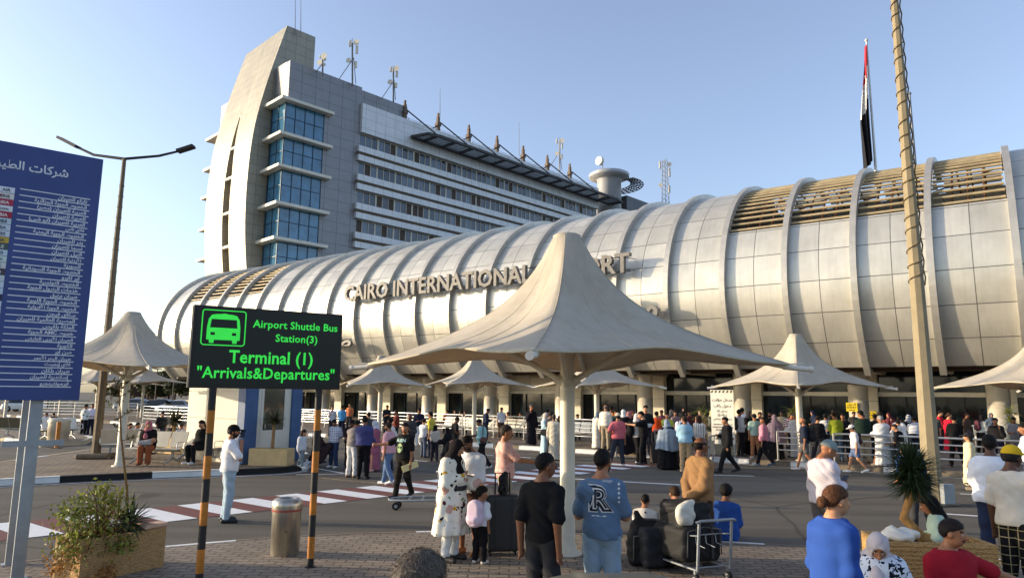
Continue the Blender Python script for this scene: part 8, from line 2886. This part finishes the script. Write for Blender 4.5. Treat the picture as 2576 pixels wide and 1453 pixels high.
for (x, yh, Y, face, lab, kw) in [
    (326, 1064, 25.5, 100, 'seated person with dark bun by the island canopy column', dict(top=('long', (60, 56, 58)), hair=('bun', (30, 24, 22)), fem=True)),
    (346, 1062, 24.6, 90, 'seated person in white top and dark hair behind the cream seat row', dict(top=('tee', (206, 202, 194)), hair=('short', (22, 19, 17)))),
    (361, 1062, 24.0, 80, 'seated person in beige headscarf above the pink headscarf', dict(top=('long', (52, 54, 62)), hair=('scarf', (186, 172, 156)), fem=True)),
    (455, 1082, 25.2, 110, 'seated man in pale blue shirt behind the left planter box', dict(top=('shirt', (186, 200, 222)), hair=('short', (22, 19, 17)))),
    (432, 1084, 26.5, 20, 'seated person in black behind the yucca trunk', dict(top=('long', (34, 32, 34)), hair=('short', (24, 20, 18)))),
    (468, 1096, 25.0, 150, 'seated person in white beside the booth wall', dict(top=('tee', (214, 210, 204)), hair=('none', BK))),
    (716, 1076, 23.0, 130, 'seated man in sky blue shirt right of the booth', dict(top=('tee', (120, 160, 200)), hair=('short', (24, 20, 18)))),
    (730, 1082, 24.0, 100, 'seated boy in white beside the sky blue shirt', dict(top=('tee', (206, 206, 210)), hair=('short', (22, 18, 16)))),
    (114, 1054, 36, 95, 'boy in white shirt seated with his family on the far island', dict(top=('tee', (206, 210, 220)), hair=('short', (24, 20, 18)))),
    (136, 1046, 36.5, -70, 'man in maroon shirt bending to the boy on the far island', dict(top=('shirt', (72, 40, 38)), hair=('short', (24, 20, 18)))),
    (101, 1044, 37, 60, 'woman in white scarf and grey robe seated on the far island', dict(top=('robe', (150, 152, 154)), hair=('scarf', (212, 210, 206)), fem=True))]:
    zt_h = atY(x, yh, Y)[2]
    Hs = float(np.clip((zt_h - .14) / .765, 1.25, 1.75))
    person(x, 0, Hs, face, lab, pos=(atY(x, yh, Y)[0], Y, .14), legs='sit', arms=('lap', 'lap'), bot=('pants', (50, 50, 58)), skin=2, head=(0, 10), **kw)
Pp(756, 1176, 1082, 110, 'little girl in pale jacket and grey jeans stepping along the island kerb', z=.14, top=('jacket', (196, 200, 206)), bot=('jeans', (120, 132, 140)), hair=('long', (36, 26, 22)), arms=('down', 'down'), legs='step', child=True, fem=True, skin=1, shoe=(220, 216, 212))
person(770, 0, 1.6, 60, 'woman in dark brown robe crouched behind the little girl', pos=gnd(778, 1170, .14) + (0, .8, 0), legs='squat', top=('abaya', (62, 46, 46)), hair=('scarf', (58, 44, 46)), fem=True, skin=1, arms=('lap', 'lap'), w=1.15)

# ---- seated and standing people in the shade by the glass doors
shade = [(1125, 1034, 'person in red top seated at the far glass doors', (110, 40, 44), 'short'), (1146, 1036, 'seated person in dark scarf second along the glass doors', (60, 52, 54), 'scarf'), (1160, 1042, 'seated person in black at the glass doors left of the grey scarf', (40, 38, 42), 'short'), (1171, 1041, 'seated woman in grey headscarf by the glass doors', (92, 88, 88), 'scarf'), (1281, 1036, 'seated man in tan shirt behind the white-shirted man', (176, 146, 112), 'short'),
         (1440, 1042, 'seated person in black right of the big canopy column', (40, 38, 40), 'scarf'), (1452, 1044, 'seated person in brown right of the big canopy column', (70, 56, 48), 'short'), (1312, 1046, 'seated person in black among the white seats', (40, 38, 40), 'short')]
for i, (x, yh, lab, c, hk) in enumerate(shade):
    Y = 30 + (1450 - x) * .018 + 3.5
    Hs = 1.6
    person(x, 0, Hs, 185 + 20 * (i % 3), lab, pos=(atY(x, yh, Y)[0], Y, .14), legs='sit', arms=('lap', 'lap'), top=('long', c), bot=('pants', DG), hair=(hk, (60, 54, 56) if hk == 'scarf' else (24, 20, 18)), fem=hk == 'scarf', skin=1 + i % 3)
back = [(1690, 1046, 31, 'dark-haired person in grey deep in the shade behind the safety vest', (80, 78, 82)), (1735, 1040, 30, 'person in maroon deep in the shade left of the pink scarf', (90, 44, 48)), (1966, 1036, 30, 'person in beige deep in the shade right of the mauve veil', (170, 150, 120)), (2048, 1034, 32, 'person in dark blue deep in the shade above the bulky backpack', (40, 48, 70)), (2092, 1028, 30, 'man in black deep in the shade left of the lime tee', (38, 36, 40)), (2146, 1034, 31, 'person in charcoal deep in the shade by the yellow notice', (60, 58, 60)),
        (2238, 1040, 29, 'person in burgundy deep in the shade behind the white robe', (96, 40, 50)), (2352, 1042, 29, 'person in dark grey deep in the shade behind the red tee', (54, 54, 58)), (2430, 1044, 30, 'person in brown deep in the shade right of the man in black', (84, 62, 50)), (2492, 1046, 31, 'person in slate blue deep in the shade by the far right column', (74, 86, 104)), (2508, 1100, 22.5, 'seated traveller in black low beside the far right column', (36, 35, 38)), (2556, 1096, 24, 'traveller in grey behind the tall bright-leaved plant', (98, 98, 104)), (1790, 1040, 31, 'person in pale yellow behind the white notice', (206, 196, 140)), (1548, 1032, 29, 'person in dark teal behind the orange top', (40, 70, 74)), (1665, 1042, 30, 'woman in plum headscarf behind the orange vest', (86, 52, 72))]
for i, (x, yh, Y, lab, c) in enumerate(back):
    Pb(x, yh, Y, 150 + 35 * (i % 4), lab, top=('tee' if i % 2 else 'long', c), bot=('pants', [DG, NV, GY][i % 3]), hair=('short', (22, 19, 17)) if i % 3 else ('scarf', c), skin=1 + i % 3, fem=i % 3 == 0)
